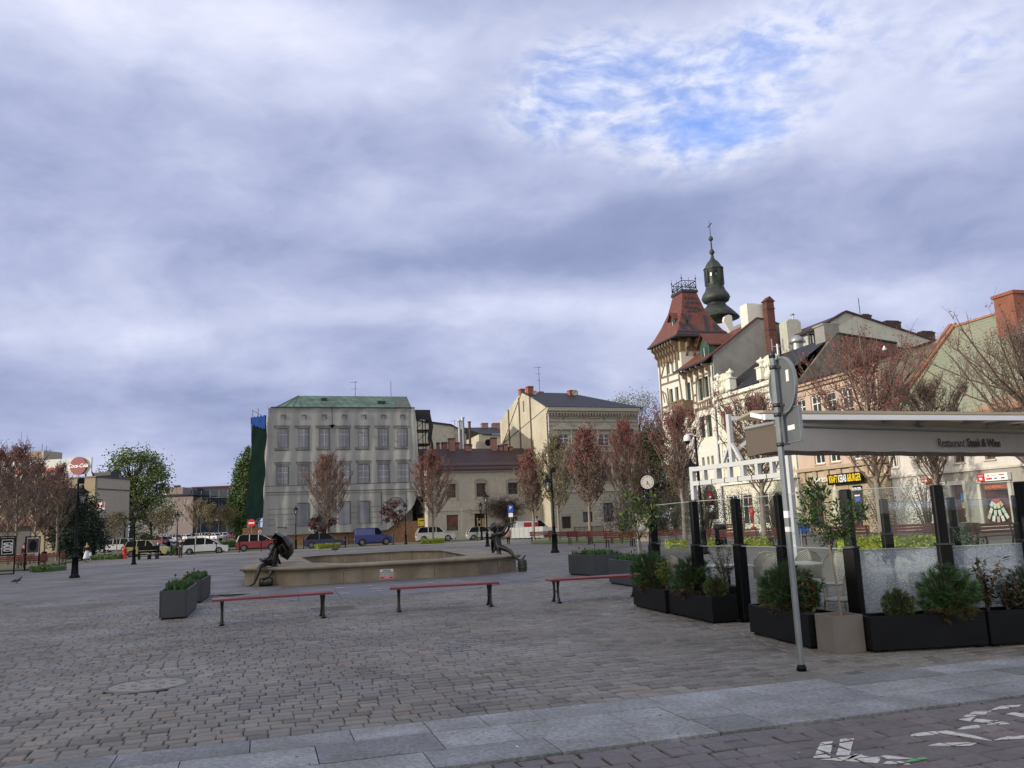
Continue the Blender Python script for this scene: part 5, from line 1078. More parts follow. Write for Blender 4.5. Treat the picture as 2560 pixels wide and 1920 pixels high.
# ban sign on the front
p = (gnd('D',975,455,0.1)); c = fl(2.75,-.012,.2); sg = thing('bathing_ban_sign', 'small white and red Polish notice forbidding entry fixed to the fountain front', 'sign', c, atan2(AE1.y,AE1.x))
b = MB(); b.box(-.21,.21,-.012,.0,-.16,.15); b.build('plate', m_swhite, sg); b = MB(); b.box(-.20,.20,-.016,-.0125,-.15,-.045); b.build('red_panel', m_red, sg)
for body, z, s_, m_ in (('ZAKAZ',.105,.075,m_black),('WCHODZENIA',.045,.058,m_black),('DO FONTANNY',-.012,.056,m_black),('WODA NIEZDATNA',-.078,.042,m_swhite),('DO PICIA',-.118,.042,m_swhite)): text(body,'lettering',m_,sg,(0,-.019,z),FRONT,s_,bold=.001,depth=.001)
# leaves of light: small puddles/litter on apron
def figure(name, J, E, mat_, parent, sub=2, root=0):
    me = bpy.data.meshes.new(name); me.from_pydata([p for p, r in J], E, []); me.materials.append(mat_)
    o_ = bpy.data.objects.new(name, me); COL.objects.link(o_); o_.parent = parent
    bm_ = bmesh.new(); bm_.from_mesh(me); ly = bm_.verts.layers.skin.verify()
    for i, v in enumerate(bm_.verts):
        r = J[i][1]; v[ly].radius = r if hasattr(r,'__len__') else (r,r); v[ly].use_root = (i == root)
    bm_.to_mesh(me); bm_.free()
    sk = o_.modifiers.new('skin','SKIN'); sk.use_smooth_shade = True; sk.branch_smoothing = .3; ss_ = o_.modifiers.new('sub','SUBSURF'); ss_.levels = sub; ss_.render_levels = sub
    return o_
def statue(root, Z, pts, edges, root_i=0, name='body'):
    P0 = root.location
    return figure(name, [(tuple(at(Z,x,y,Y)-P0), r) for x,y,Y,r in pts], edges, m_bronze, root, 2, root_i)
# statue 1: seated figure with an open umbrella, foot on a lying barrel
Yb = 27.3; P0 = gnd('P',620,1140); P0 = Vector((P0.x,P0.y,0))
s1 = thing('umbrella_statue', 'bronze statue of a thin seated man holding an open umbrella on the fountain rim', 'statue', P0)
pts = [(870,725,27.75,.15),(872,600,27.8,.14),(880,500,27.85,.17),(893,430,27.85,.06),(900,385,27.8,.10),(905,335,27.8,.10),   #0-5 pelvis spine chest neck head
 (730,745,27.4,.10),(615,815,27.05,.072),(570,960,27.0,.062),(520,1095,26.95,.042),(470,1132,26.85,.035),(425,1138,26.78,.018),  #6-11 right leg
 (880,790,27.5,.10),(838,835,27.2,.075),(800,930,27.1,.06),(755,1000,27.05,.042),(700,1015,26.95,.032),(640,1018,26.85,.018),  #12-17 left leg
 (965,480,27.85,.07),(985,540,27.8,.055),(1000,590,27.7,.045),(975,520,27.5,.04),(960,470,27.4,.035),  #18-22 left arm up to the umbrella handle
 (845,470,27.7,.065),(815,560,27.5,.05),(790,630,27.3,.042),(740,680,27.1,.038),(700,690,27.0,.03)]  #23-27 right arm to the hand
ed = [(0,1),(1,2),(2,3),(3,4),(4,5),(0,6),(6,7),(7,8),(8,9),(9,10),(10,11),(0,12),(12,13),(13,14),(14,15),(15,16),(16,17),(2,18),(18,19),(19,20),(20,21),(21,22),(2,23),(23,24),(24,25),(25,26),(26,27)]
statue(s1,'P',pts,ed)
def lump(root, Z, name, c, r, sc=(1,1,1)):
    b = MB(); p = at(Z,*c)-root.location; b.ball(tuple(p), r, 12, sc=sc); return b.build(name, m_bronze, root)
def fingers(root, Z, c, d, n=5, L=.09, name='fingers'):
    p = at(Z,*c)-root.location
    for i in range(n):
        q = Vector(d).normalized(); s_ = Vector((-q.z,.25,q.x))*(.02*(i-2)); b = MB(); l = L*(1,.95,.85,.75,.6)[i] if n == 5 else L
        b.tube([p+s_, p+s_+q*l*.55+s_*.4, p+s_+q*l+Vector((0,0,-.012))+s_*.7],[.012,.010,.006],6); b.build('finger', m_bronze, root)
b = MB(); p = at('P',905,318,27.8)-P0; b.lathe([(.02,.10),(.09,.08),(.11,.02),(.13,-.02),(.20,-.03),(.20,-.05)],14,tuple(p)); b.build('hat', m_bronze, s1)
b = MB(); p = at('P',868,378,27.72)-P0; b.tube([p+Vector((.04,.0,.02)),p+Vector((-.03,-.03,-.01)),p+Vector((.0,-.01,-.05))],[.02,.018,.01],6); b.build('nose', m_bronze, s1)
b = MB(); vs = []                            # coat tails and the bag
for k, (x,y,w,Y) in enumerate(((880,480,95,27.95),(880,560,85,27.98),(890,640,80,27.98),(905,700,95,27.95),(940,760,80,27.9))):
    for i in range(7): f_ = i/6-.5; p = at('P',x+f_*w*1.4,y+10*abs(f_),Y+.12-.5*f_*f_)-P0; vs.append(p)
b.add(vs,[(k*7+i,k*7+i+1,(k+1)*7+i+1,(k+1)*7+i) for k in range(4) for i in range(6)],0,True); b.build('coat', m_bronze, s1)
b = MB()
for i,(x,y) in enumerate(((690,690),(725,670),(760,690),(700,710))): b.ball(tuple(at('P',x,y,27.15)-P0),.07,8,sc=(1.2,.8,.6))
b.tube([at('P',650,690,27.1)-P0,at('P',720,700,27.1)-P0],[.02,.05],6); b.build('bag', m_bronze, s1)
fingers(s1,'P',(655,690,27.0),(-1,0,-.2)); fingers(s1,'P',(960,465,27.4),(.1,-.3,1),5,.07)
# umbrella
uc = at('P',1000,455,27.6)-P0; ax = Vector((.62,.55,.42)).normalized(); um = MB(); q = ax.to_track_quat('Z','X').to_matrix().to_4x4(); um.M = Matrix.Translation(uc) @ q
k = 8; prof = [(.02,.34),(.18,.31),(.34,.22),(.44,.10),(.485,-.02)]
um.lathe(prof,k,cap=False,smooth=False); um.lathe([(r-.008,z-.012) for r,z in prof],k,cap=False,smooth=False); u_ = um.build('umbrella_canopy', m_bronze, s1)
b = MB(); b.M = um.M
for j in range(8): a = 2*pi*j/8; b.tube([(r*cos(a)*.99,r*sin(a)*.99,z-.02) for r,z in prof],.008,4); b.tube([(0,0,.05),(.26*cos(a),.26*sin(a),.24)],.006,4)
b.tube([(0,0,-.55),(0,0,.42)],.012,6); b.build('umbrella_frame', m_bronze, s1)
def barrel(name, label, P, r, L, M=None, par=None):
    t_ = thing(name, label, 'barrel', P); pr = [(r*.80,0),(r*.9,L*.1),(r*.97,L*.28),(r,L*.5),(r*.97,L*.72),(r*.9,L*.9),(r*.80,L),(r*.74,L),(r*.74,L*.96)]
    m_b = MC.get('barrel_bronze') or mat('barrel_bronze',(.05,.055,.05),.45,metal=.4,var=.3,scale=5)
    b = MB(); b.M = M; b.lathe(pr,20); b.build('barrel_body', m_b, t_)
    for z in (.1,.32,.68,.9): rr = r*(.905 if z in (.1,.9) else .98)+.006; b = MB(); b.M = M; b.lathe([(rr,L*z-.018),(rr+.008,L*z-.01),(rr+.008,L*z+.01),(rr,L*z+.018)],20,cap=False); b.build('hoop', m_bronze, t_)
    return t_
pb = gnd('P',705,1150); barrel('lying_barrel','small bronze barrel lying on its side under the foot of the umbrella statue',(pb.x,pb.y+.12,.13),.13,.40, Matrix.Rotation(.12,4,'Z') @ Matrix.Rotation(pi/2,4,'Y') @ Matrix.Translation((0,0,-.2)))
# statue 2: flute player with one foot on an upright barrel
P0 = gnd('Q',740,1275); P0 = Vector((P0.x,P0.y,0)); s2 = thing('flute_player_statue', 'bronze statue of a thin man playing a raised flute, one foot on a barrel', 'statue', P0); Y0 = P0.y
pts = [(715,755,Y0+.45,.15),(690,650,Y0+.5,.135),(680,530,Y0+.5,.165),(665,420,Y0+.48,.06),(655,350,Y0+.42,.10),(640,310,Y0+.42,.095),
 (845,765,Y0+.25,.10),(985,835,Y0+.1,.078),(1060,950,Y0+.05,.06),(1200,1030,Y0+.02,.042),(1250,1000,Y0,.036),(1310,905,Y0-.02,.02),
 (735,830,Y0+.3,.10),(760,925,Y0+.1,.075),(755,1060,Y0+.05,.06),(725,1220,Y0+.02,.042),(770,1268,Y0-.05,.035),(865,1278,Y0-.12,.018),
 (615,470,Y0+.35,.07),(690,480,Y0+.15,.055),(790,465,Y0+.02,.05),(860,385,Y0,.04),(905,300,Y0+.05,.035),
 (735,470,Y0+.45,.065),(840,490,Y0+.35,.05),(900,440,Y0+.25,.045),(945,360,Y0+.2,.038),(960,280,Y0+.15,.033)]
ed = [(0,1),(1,2),(2,3),(3,4),(4,5),(0,6),(6,7),(7,8),(8,9),(9,10),(10,11),(0,12),(12,13),(13,14),(14,15),(15,16),(16,17),(2,18),(18,19),(19,20),(20,21),(21,22),(2,23),(23,24),(24,25),(25,26),(26,27)]
statue(s2,'Q',pts,ed)
b = MB(); p = at('Q',640,300,Y0+.42)-P0; b.M = Matrix.Translation(p) @ Matrix.Rotation(-.5,4,'Y'); b.lathe([(.02,.13),(.09,.11),(.11,.03),(.20,.0),(.21,-.02)],14); b.build('hat', m_bronze, s2)
b = MB(); b.tube([at('Q',690,345,Y0+.3)-P0, at('Q',905,275,Y0+.1)-P0, at('Q',1110,215,Y0+.02)-P0],[.014,.018,.024],8); b.build('flute', m_bronze, s2)
fingers(s2,'Q',(905,290,Y0+.03),(.3,-.2,1),5,.08); fingers(s2,'Q',(960,275,Y0+.12),(.4,-.2,1),5,.08)
b = MB(); vs = []
for k, (x,y,w,Y) in enumerate(((655,450,150,Y0+.62),(650,560,140,Y0+.66),(645,680,150,Y0+.66),(640,780,120,Y0+.62),(610,870,40,Y0+.58))):
    for i in range(7): f_ = i/6-.5; vs.append(at('Q',x+f_*w,y+10*abs(f_),Y-.5*f_*f_)-P0)
b.add(vs,[(k*7+i,k*7+i+1,(k+1)*7+i+1,(k+1)*7+i) for k in range(4) for i in range(6)],0,True); b.build('coat', m_bronze, s2)
pb = gnd('Q',1248,1265); barrel('upright_barrel','small bronze barrel standing upright beside the right end of the fountain',(pb.x,pb.y+.1,0),.155,.385)
# ---------------------------------------------------------------- benches
m_bred = mat('red_slats', (.17,.022,.025), .4, var=.25, scale=3, coat=.3); m_bleg = mat('bench_iron', (.022,.023,.025), .45, metal=.3)
m_bred2 = mat('worn_red_slats', (.13,.035,.028), .6, var=.3, scale=3)
def backless(P, rz, L, label):
    t_ = thing('backless_bench', label, 'bench', P, rz, 'red backless benches before the fountain'); b = MB()
    for i in range(3): b.bbox(-.12,L+.12,-.06+i*.155,.085+i*.155,.425,.465,.008)
    b.build('seat', m_bred, t_)
    for x in (.05, L-.05):
        for s_, y0, y1 in ((1,.0,.07),(-1,.42,.35)):
            b = MB(); b.tube([(x,y0-.02*s_,.0),(x,y0,.03),(x,y0+.06*s_,.12),(x,y1,.3),(x,y1-.04*s_,.424)],[.055,.032,.024,.024,.036],8); b.build('leg', m_bleg, t_)
        b = MB(); b.box(x-.025,x+.025,.0,.42,.395,.424); b.tube([(x,.04,.14),(x,.12,.2),(x,.21,.22),(x,.3,.2),(x,.38,.14)],.014,6); b.build('leg_brace', m_bleg, t_)
    return t_
def b2(f0, f1, label): f0 = Vector((*f0,0)); f1 = Vector((*f1,0)); d = f1-f0; backless(f0, atan2(d.y,d.x), d.length, label)
b2((-5.41,15.65),(-3.62,16.25),'red backless bench on black iron legs, nearest the two planters on the left')
b2((-2.39,16.75),(-.54,17.06),'red backless bench on black iron legs, middle one, before the fountain sign')
b2((.69,17.12),(2.42,17.5),'red backless bench on black iron legs, ending against the terrace pine planters')
def make_bench():
    t_ = thing('park_bench', '', 'bench', (0,0,0)); b = MB(); L = 1.9
    for i in range(4): b.box(-L/2,L/2,-.02-i*.11,.075-i*.11,.42,.45)
    b.build('seat', m_bred2, t_); b = MB()
    for i in range(3): z = .53+i*.125; b.bar((-L/2,.10+i*.03,z+.04),(L/2,.10+i*.03,z+.04),.03,.105)
    b.build('backrest', m_bred2, t_)
    for x in (-L/2+.15, L/2-.15):
        b = MB(); b.bar((x,-.33,0),(x,-.30,.42),.05); b.build('leg', m_bleg, t_); b = MB(); b.bar((x,.12,0),(x,.06,.42),.05); b.bar((x,.06,.42),(x,.18,.9),.05); b.bar((x,-.33,.40),(x,.1,.40),.05,.04); b.build('leg', m_bleg, t_)
    return t_
PBN = make_bench(); used = False
def bench(P, rz, label, group='park benches round the trees'):
    global used
    if not used: o_ = PBN; o_.location = P; o_.rotation_euler = (0,0,rz); used = True
    else: o_ = dup(PBN, P, rz)
    o_['label'] = label; o_['group'] = group; return o_
def bp(z, x0, x1, y, rzf=None, flip=False):
    a, c = gnd(z,x0,y), gnd(z,x1,y); m_ = (a+c)/2; return Vector((m_.x,m_.y,gz(m_.x,m_.y)))
for (z,x0,x1,y,rz,lb) in (('C',990,1175,1570,.2,'red park bench left of the tall black lamp post before the cream corner house'),('C',1225,1385,1580,.2,'red park bench just right of the tall black lamp post'),
    ('C',1340,1500,1592,.3,'red park bench at the trunk of the middle red budded tree'),('C',1500,1690,1590,.12,'red park bench right of the middle red budded tree trunk'),('C',1655,1875,1618,.25,'red park bench left of the potted laurel tree'),('C',1880,2060,1600,.2,'red park bench behind the laurel stem and clock post'),
    ('W',30,290,640,.15,'red park bench seen through the first glass pane of the terrace'),('W',430,640,640,.1,'red park bench behind the white gantry post'),('W',680,1005,665,-.1,'red park bench with curved iron legs between the second and third black posts'),('W',1200,1400,650,.1,'red park bench partly behind the grey sign pole'),('W',1810,2060,660,.1,'dark red park bench right of the laurel crown'),
    ('W',605,780,540,2.9,'orange red park bench near the dark bush by the arch door'),('X',190,900,1010,-.1,'long red park bench behind the cracked glass, left of the tall post'),('X',1640,2010,1040,.3,'red park bench at the far right behind the cracked glass')): bench(bp(z,x0,x1,y), rz, lb)
for (x0,x1,y,rz,lb) in ((0,180,428,.25,'red park bench behind the upright poster frame on the far left'),(205,340,425,.3,'red park bench behind the brown poster frame'),(100,235,392,.35,'red park bench in the second row behind the black poster frame'),(400,500,380,.3,'red park bench beside the dark litter bin, right of the poster frames')): bench(bp('N',x0,x1,y), rz, lb, 'park benches beside the poster frames')
# ---------------------------------------------------------------- planters with tulips
m_pl = mat('planter_grey', (.032,.038,.046), .5, var=.22, scale=1.2, stain=.15); m_soil = mat('soil', (.03,.022,.016), .95, var=.4, scale=8)
m_leaf = mat('tulip_leaf', (.045,.115,.03), .5, var=.35, scale=4, island=.45); m_tul = mat('tulip_bud', (.10,.02,.035), .5, var=.3, island=.5)
def planter(P, rz, L, Wd, H, label, m=None, seed=1, group='grey tulip planters', n_=150, inn=True):
    q = random.Random(seed); t_ = thing('flower_planter', label, 'planter', P, rz, group); b = MB(); w = .025
    b.bbox(0,L,0,w*1.2,0.04,H,.006); b.bbox(0,L,Wd-w*1.2,Wd,.04,H,.006); b.bbox(0,w,w*1.2,Wd-w*1.2,.04,H-.001,.005); b.bbox(L-w,L,w*1.2,Wd-w*1.2,.04,H-.001,.005); b.box(.03,L-.03,.03,Wd-.03,.03,.06)
    b.build('box', m or m_pl, t_); b = MB(); b.box(.04,L-.04,.04,Wd-.04,-.0,.029); b.build('plinth', m_black, t_)
    b = MB(); b.box(w,L-w,w*1.2,Wd-w*1.2,H-.14,H-.06); b.build('soil', m_soil, t_)
    lf = MB(); tb = MB(); cnt = 0
    for i in range(n_):
        x, y = q.uniform(.07,L-.07), q.uniform(.08,Wd-.08)
        for j in range(5):
            a = q.uniform(0,2*pi); h = q.uniform(.10,.24); r = q.uniform(.03,.10); c = Vector((x,y,H-.08)); d = Vector((cos(a),sin(a),0)); s_ = Vector((-d.y,d.x,0))*q.uniform(.012,.02)
            lf.add([c-s_*.5,c+s_*.5,c+d*r*.4+Vector((0,0,h*.6))+s_,c+d*r+Vector((0,0,h)),c+d*r*.4+Vector((0,0,h*.6))-s_],[(0,1,2,3,4)],0)
    for i in range(max(3,n_//40)):
        x, y = q.uniform(.1,L-.1), q.uniform(.1,Wd-.1); h = q.uniform(.2,.32); lf.tube([(x,y,H-.08),(x+.01,y,H-.08+h)],.005,4); tb.lathe([(.006,0),(.022,.012),(.022,.035),(.008,.055)],7,(x+.01,y,H-.09+h))
    lf.build('tulip_leaves', m_leaf, t_); o_ = tb.build('tulip_buds', m_tul, t_); o_['kind'] = 'stuff'
    return t_
def pl2(a, c, Wd, H, lab, seed, side=1, **k): a = Vector((*a[:2],0)); c = Vector((*c[:2],0)); d = c-a; planter(a, atan2(d.y,d.x), d.length, Wd, H, lab, seed=seed, **k)
# left pair: narrow end towards the viewer, long side runs back to the left
pl2((-6.64,17.38),(-7.42,20.0),.52,.56,'slate grey tulip planter, nearest, narrow end facing, left of the benches',3)
pl2((-7.80,21.35),(-8.50,23.9),.52,.56,'slate grey tulip planter behind the nearest one on the left',4)
def pl3(a, c, Wd, H, lab, seed): a = Vector((*a[:2],0)); c = Vector((*c[:2],0)); d = c-a; planter(a, atan2(d.y,d.x), d.length, Wd, H, lab, seed=seed, n_=120)
pl3((1.46,26.2),(2.10,24.8),1.0,.60,'grey blue tulip planter with pale left side, right of the upright barrel',5)
pl3((2.22,21.9),(2.68,20.0),.62,.60,'grey tulip planter half hidden by the red bench end and terrace pines',6)
# ---------------------------------------------------------------- lamps, clock, signs
m_lglass = glass_clear('lantern_glass', (.85,.86,.84), .5); m_lwhite = mat('opal_glass', (.55,.56,.55), .3, var=.1)
def post_profile(h, s=1): return [(.20*s,0),(.20*s,.08),(.15*s,.14),(.14*s,.22),(.125*s,.5),(.12*s,.9),(.14*s,.92),(.14*s,.97),(.085*s,1.02),(.075*s,1.3),(.09*s,1.34),(.06*s,1.40),(.055*s,h*.72),(.07*s,h*.73),(.05*s,h*.75),(.04*s,h-.03),(.04*s,h)]
def lantern(root, c, s=1, m=None):
    x, y, z = c; b = MB()
    b.lathe([(.03*s,-.06*s),(.10*s,-.03*s),(.10*s,0)],6,c); b.lathe([(.235*s,.42*s),(.25*s,.44*s),(.16*s,.54*s),(.07*s,.60*s),(.05*s,.68*s),(.07*s,.70*s),(.02*s,.74*s),(.01*s,.82*s)],6,c,smooth=False)
    for j in range(6): a = 2*pi*j/6; b.bar((x+.10*s*cos(a),y+.10*s*sin(a),z),(x+.205*s*cos(a),y+.205*s*sin(a),z+.43*s),.018*s)
    o_ = b.build('lantern', m_black, root); b = MB(); b.lathe([(.095*s,.0),(.195*s,.42*s)],6,c,smooth=False); b.build('lantern_glass', m_lglass, o_); b = MB(); b.lathe([(.03*s,.05*s),(.045*s,.16*s),(.03*s,.26*s)],8,c); b.build('lamp_bulb', m_lwhite, o_)
def lamp_simple(P, h, label, group='black street lamps with six sided lanterns', sc=1):
    t_ = thing('street_lamp', label, 'street lamp', P, 0, group); b = MB(); b.lathe(post_profile(h-.78,.9*sc),12); b.build('post', m_black, t_); lantern(t_, (0,0,h-.78), 1.05); return t_
def lamp_side(P, h, hl, label, box=True, side=(.26,-.05), dome=False):
    t_ = thing('street_lamp', label, 'street lamp', P, 0, 'tall black lamp posts with a lantern on a side bracket'); b = MB(); pr = post_profile(h,1.15)[:-4]+[(.055,h*.75),(.045,h)]; b.lathe(pr,14); b.build('post', m_black, t_)
    b = MB(); b.tube([(0,0,hl-.2),(side[0]*.6,side[1]*.6,hl-.25),(side[0],side[1],hl-.1)],.025,6); b.tube([(0,0,hl+.2),(side[0]*.8,side[1]*.8,hl-.05)],.012,5); b.build('bracket', m_black, t_); lantern(t_, (side[0],side[1],hl), 1.15)
    if box: b = MB(); b.bbox(.04,.26,-.1,.1,h-.22,h+.05,.02); b.build('floodlight', m_black, t_)
    if dome:
        b = MB(); b.tube([(0,0,h),(-.15,-.05,h+.1),(-.36,-.1,h+.07)],.03,6); b.build('camera_arm', m_swhite, t_)
        b = MB(); b.lathe([(.02,.2),(.11,.16),(.15,.05),(.15,-.06),(.14,-.08)],14,(-.38,-.1,h-.12)); b.build('camera_housing', m_swhite, t_); b = MB(); b.ball((-.38,-.1,h-.22),.12,12); b.build('camera_dome', m_black, t_)
lamp_side((-20.66,40.3,0),4.56,3.42,'tall black lamp post with floodlight box and side lantern, nearest on the left')
lamp_side((1.89,46.0,0),4.45,3.25,'tall black lamp post with side lantern right of the flute player',side=(-.22,-.05))
lamp_side((7.74,36.41,0),4.95,3.15,'black lamp post carrying a white dome camera behind the white gantry',box=False,side=(-.3,-.05),dome=True)
for P, h, lb in (((-26.2,58.9),4.0,'black street lamp in front of the yellow car and the piano'),((-32.9,83.2),4.2,'black street lamp beside the standing man in black'),((-2.4,66.1),4.1,'black street lamp just left of the flute player statue'),
     ((-45.6,100),4.3,'black street lamp in the car park left of the leafy tree trunk'),((-53,116),4.3,'far black street lamp against the cream wall of the flat roofed building'),((-4.2,98.5),4.2,'slim black street lamp by the ochre door of the maroon roofed house')):
    lamp_simple((P[0],P[1],gz(*P)),h,lb)
for z, x, y, lb in (('D',420,250,'grey thin lamp pole left of the tree before the wrapped building'),('D',1145,213,'black thin street lamp right of the blue van')):
    P = gnd(z,x,y); lamp_simple((P.x,P.y,0), 4.35, lb)
# street clock
t = thing('street_clock', 'round street clock on a black post reading about twenty five past six', 'clock', (5.36,35,0)); cz = 3.03
b = MB(); b.lathe([(.17,0),(.17,.5),(.13,.55),(.12,.95),(.14,1.0),(.07,1.08),(.055,cz-.34),(.09,cz-.33),(.05,cz-.29)],14); b.build('post', m_black, t)
b = MB(); R_c = Matrix.Translation((0,0,cz)) @ Matrix.Rotation(-.32,4,'Z'); b.M = R_c; disc(b,.325,-.10,.10,0,36); ch = b.build('clock_case', m_black, t)
b = MB(); b.M = R_c; disc(b,.275,-.112,-.101,0,36); b.build('clock_face', mat('clock_face',(.38,.36,.35),.5,var=.03), ch)
b = MB(); b.M = R_c
for k in range(36):
    a0, a1 = 2*pi*k/36, 2*pi*(k+1)/36; b.ext([(r*cos(a),-.125,r*sin(a)) for r, a in ((.28,a0),(.325,a0),(.325,a1),(.28,a1))],(0,.024,0))
b.build('clock_bezel', m_black, ch)
for k in range(1,13):
    a = pi/2-2*pi*k/12; p = R_c @ Vector((.215*cos(a),-.114,.215*sin(a))); text(str(k),'numeral',m_black,ch,p,(pi/2,0,-.32),.085,bold=.001,depth=.001)
for ang, L, w, nm in ((pi/2-2*pi*(6.42/12),.13,.028,'hour_hand'),(pi/2-2*pi*(25/60),.20,.02,'minute_hand')):
    b = MB(); b.M = R_c; d = Vector((cos(ang),0,sin(ang))); s_ = Vector((-d.z,0,d.x))*w/2; y_ = Vector((0,-.12 if nm[0]=='h' else -.124,0)); b.ext([y_-d*.05-s_*.6,y_-d*.05+s_*.6,y_+d*L*.7+s_,y_+d*L,y_+d*L*.7-s_],(0,.003,0)); b.build(nm, m_black, ch)
# grey sign pole in front
m_gpole = mat('galvanised', (.21,.23,.25), .5, metal=.35, var=.18, scale=5); m_gback = mat('sign_back', (.13,.14,.15), .5, metal=.2, var=.12, scale=3)
PP = Vector((2.75,8.83,0)); t = thing('traffic_sign_pole', 'grey galvanised pole with a round and a square traffic sign seen from behind', 'sign pole', PP)
b = MB(); b.lathe([(.033,0),(.033,3.17),(.028,3.18)],8,smooth=False); b.build('pole', m_gpole, t); b = MB(); b.lathe([(.05,0),(.05,.03),(.036,.06)],8); b.build('footing', m_black, t); b = MB(); b.lathe([(.036,3.16),(.036,3.22),(.02,3.235)],8); b.build('pole_cap', m_dmetal, t)
th_ = radians(84)
for i, (cz_, kind) in enumerate(((2.87,'r'),(2.40,'s'))):
    c = at('F',1617,657,8.78) if kind == 'r' else at('F',1672,1125,8.78); Mx = Matrix.Translation(Vector((.075 if kind=='r' else .10,-.045 if kind=='s' else -.03,c.z))) @ Matrix.Rotation(-th_+.05,4,'Z'); b = MB(); b.M = Mx
    if kind == 'r': disc(b,.292,-.006,.006,0,40)
    else: b.bbox(-.24,.24,-.006,.006,-.175,.175,.004)
    o_ = b.build('round_sign' if kind == 'r' else 'square_sign', m_gback, t); b = MB(); b.M = Mx
    if kind == 'r':
        for k in range(40): a0, a1 = 2*pi*k/40, 2*pi*(k+1)/40; b.ext([(r*cos(a),-.014,r*sin(a)) for r, a in ((.28,a0),(.30,a0),(.30,a1),(.28,a1))],(0,.028,0))
    else:
        for q in ((-.25,.25,.17,.182),(-.25,.25,-.182,-.17),(-.25,-.238,-.17,.17),(.238,.25,-.17,.17)): b.box(q[0],q[1],-.016,.016,q[2],q[3])
    b.build('sign_rim', m_gpole, o_); b = MB(); b.M = Mx; (b.box(-.03,.12,-.009,-.0065,-.05,.0) if kind=='s' else b.box(.10,.16,-.009,-.0065,.02,.14)); b.build('sticker', m_swhite, o_)
for z in (3.06,2.66,2.56,2.25): b = MB(); b.lathe([(.04,-.02),(.042,0),(.04,.02)],8,(0,0,z)); b.bar((.02,-.02,z),(.09,-.04,z),.02); b.build('clamp', m_dmetal, t)
for z, h in ((1.50,.07),(1.36,.05)): b = MB(); b.lathe([(.0335,0),(.0336,h)],8,(0,0,z),smooth=False,cap=False); b.build('sticker', m_swhite, t)
# white camera gantry
m_gan = mat('gantry_white', (.50,.51,.52), .5, var=.06); GA, GB = Vector((3.75,18.2,0)), Vector((4.97,15.6,0)); gd_ = (GB-GA).normalized()
t = thing('camera_gantry', 'white steel gantry like a ladder beam on two posts carrying surveillance cameras', 'gantry', GA, atan2(gd_.y,gd_.x)); GL2 = (GB-GA).length
for x in (0,GL2): b = MB(); b.bbox(x-.05,x+.05,-.05,.05,0,2.60,.006); b.build('post', m_gan, t)
b = MB(); b.box(.051,GL2-.051,-.045,.045,2.50,2.59); b.box(.051,GL2-.051,-.045,.045,2.20,2.29)
for i in range(1,7): x = GL2*i/7; b.box(x-.04,x+.04,-.044,.044,2.291,2.499)
b.build('ladder_beam', m_gan, t); b = MB(); b.bbox(-.12,.12,-.12,.12,0,.02); b.build('foot_plate', m_gan, t)
for i in (1,2,3,4,5,6): x = GL2*(i-.35)/7; b = MB(); b.box(x-.008,x+.008,-.05,.05,2.19,2.30); b.build('cable_tie', m_black, t)
for z in (.6,1.0,1.15,1.5,1.9): b = MB(); b.box(-.056,.056,-.056,.056,z-.008,z+.008); b.build('cable_tie', m_black, t)
xm = GL2*.46; zt2 = 3.55; b = MB(); b.bbox(xm-.045,xm+.045,-.045,.045,2.591,zt2,.005)
for s_ in (-1,1): b.bar((xm+s_*.28,0,2.60),(xm+s_*.04,0,2.95),.06)
b.build('upper_post', m_gan, t); ac = Matrix.Rotation(-atan2(gd_.y,gd_.x),4,'Z')
b = MB(); b.M = Matrix.Translation((xm,0,0)) @ ac; b.bar((.045,0,zt2-.09),(1.25,.1,zt2-.09),.08); b.bar((.85,.05,zt2-.12),(.85,.05,zt2-.5),.07); b.bar((.05,0,2.78),(.62,.03,3.22),.06); b.build('arm', m_gan, t)
for x, z in ((.48,3.17),(.72,3.17)): b = MB(); b.M = Matrix.Translation((xm,0,0)) @ ac; b.lathe([(.17,.08),(.17,.03),(.13,-.02),(.11,-.12),(.06,-.17),(.01,-.18)],16,(x,-.1,z)); b.build('camera_dome', m_gan, t)
for x, z, dr_ in ((1.12,3.15,(.2,-.25,.10)),(1.35,3.02,(.12,-.3,-.02))): b = MB(); b.M = Matrix.Translation((xm,0,0)) @ ac; p = Vector((x,-.05,z)); d = Vector(dr_); b.tube([p,p+d],[.06,.06],12); b.tube([p+d,p+d*1.08],[.066,.066],12); b.tube([p,p+Vector((-.2,.05,-.05))],.02,6); b.build('bullet_camera', m_gan, t)
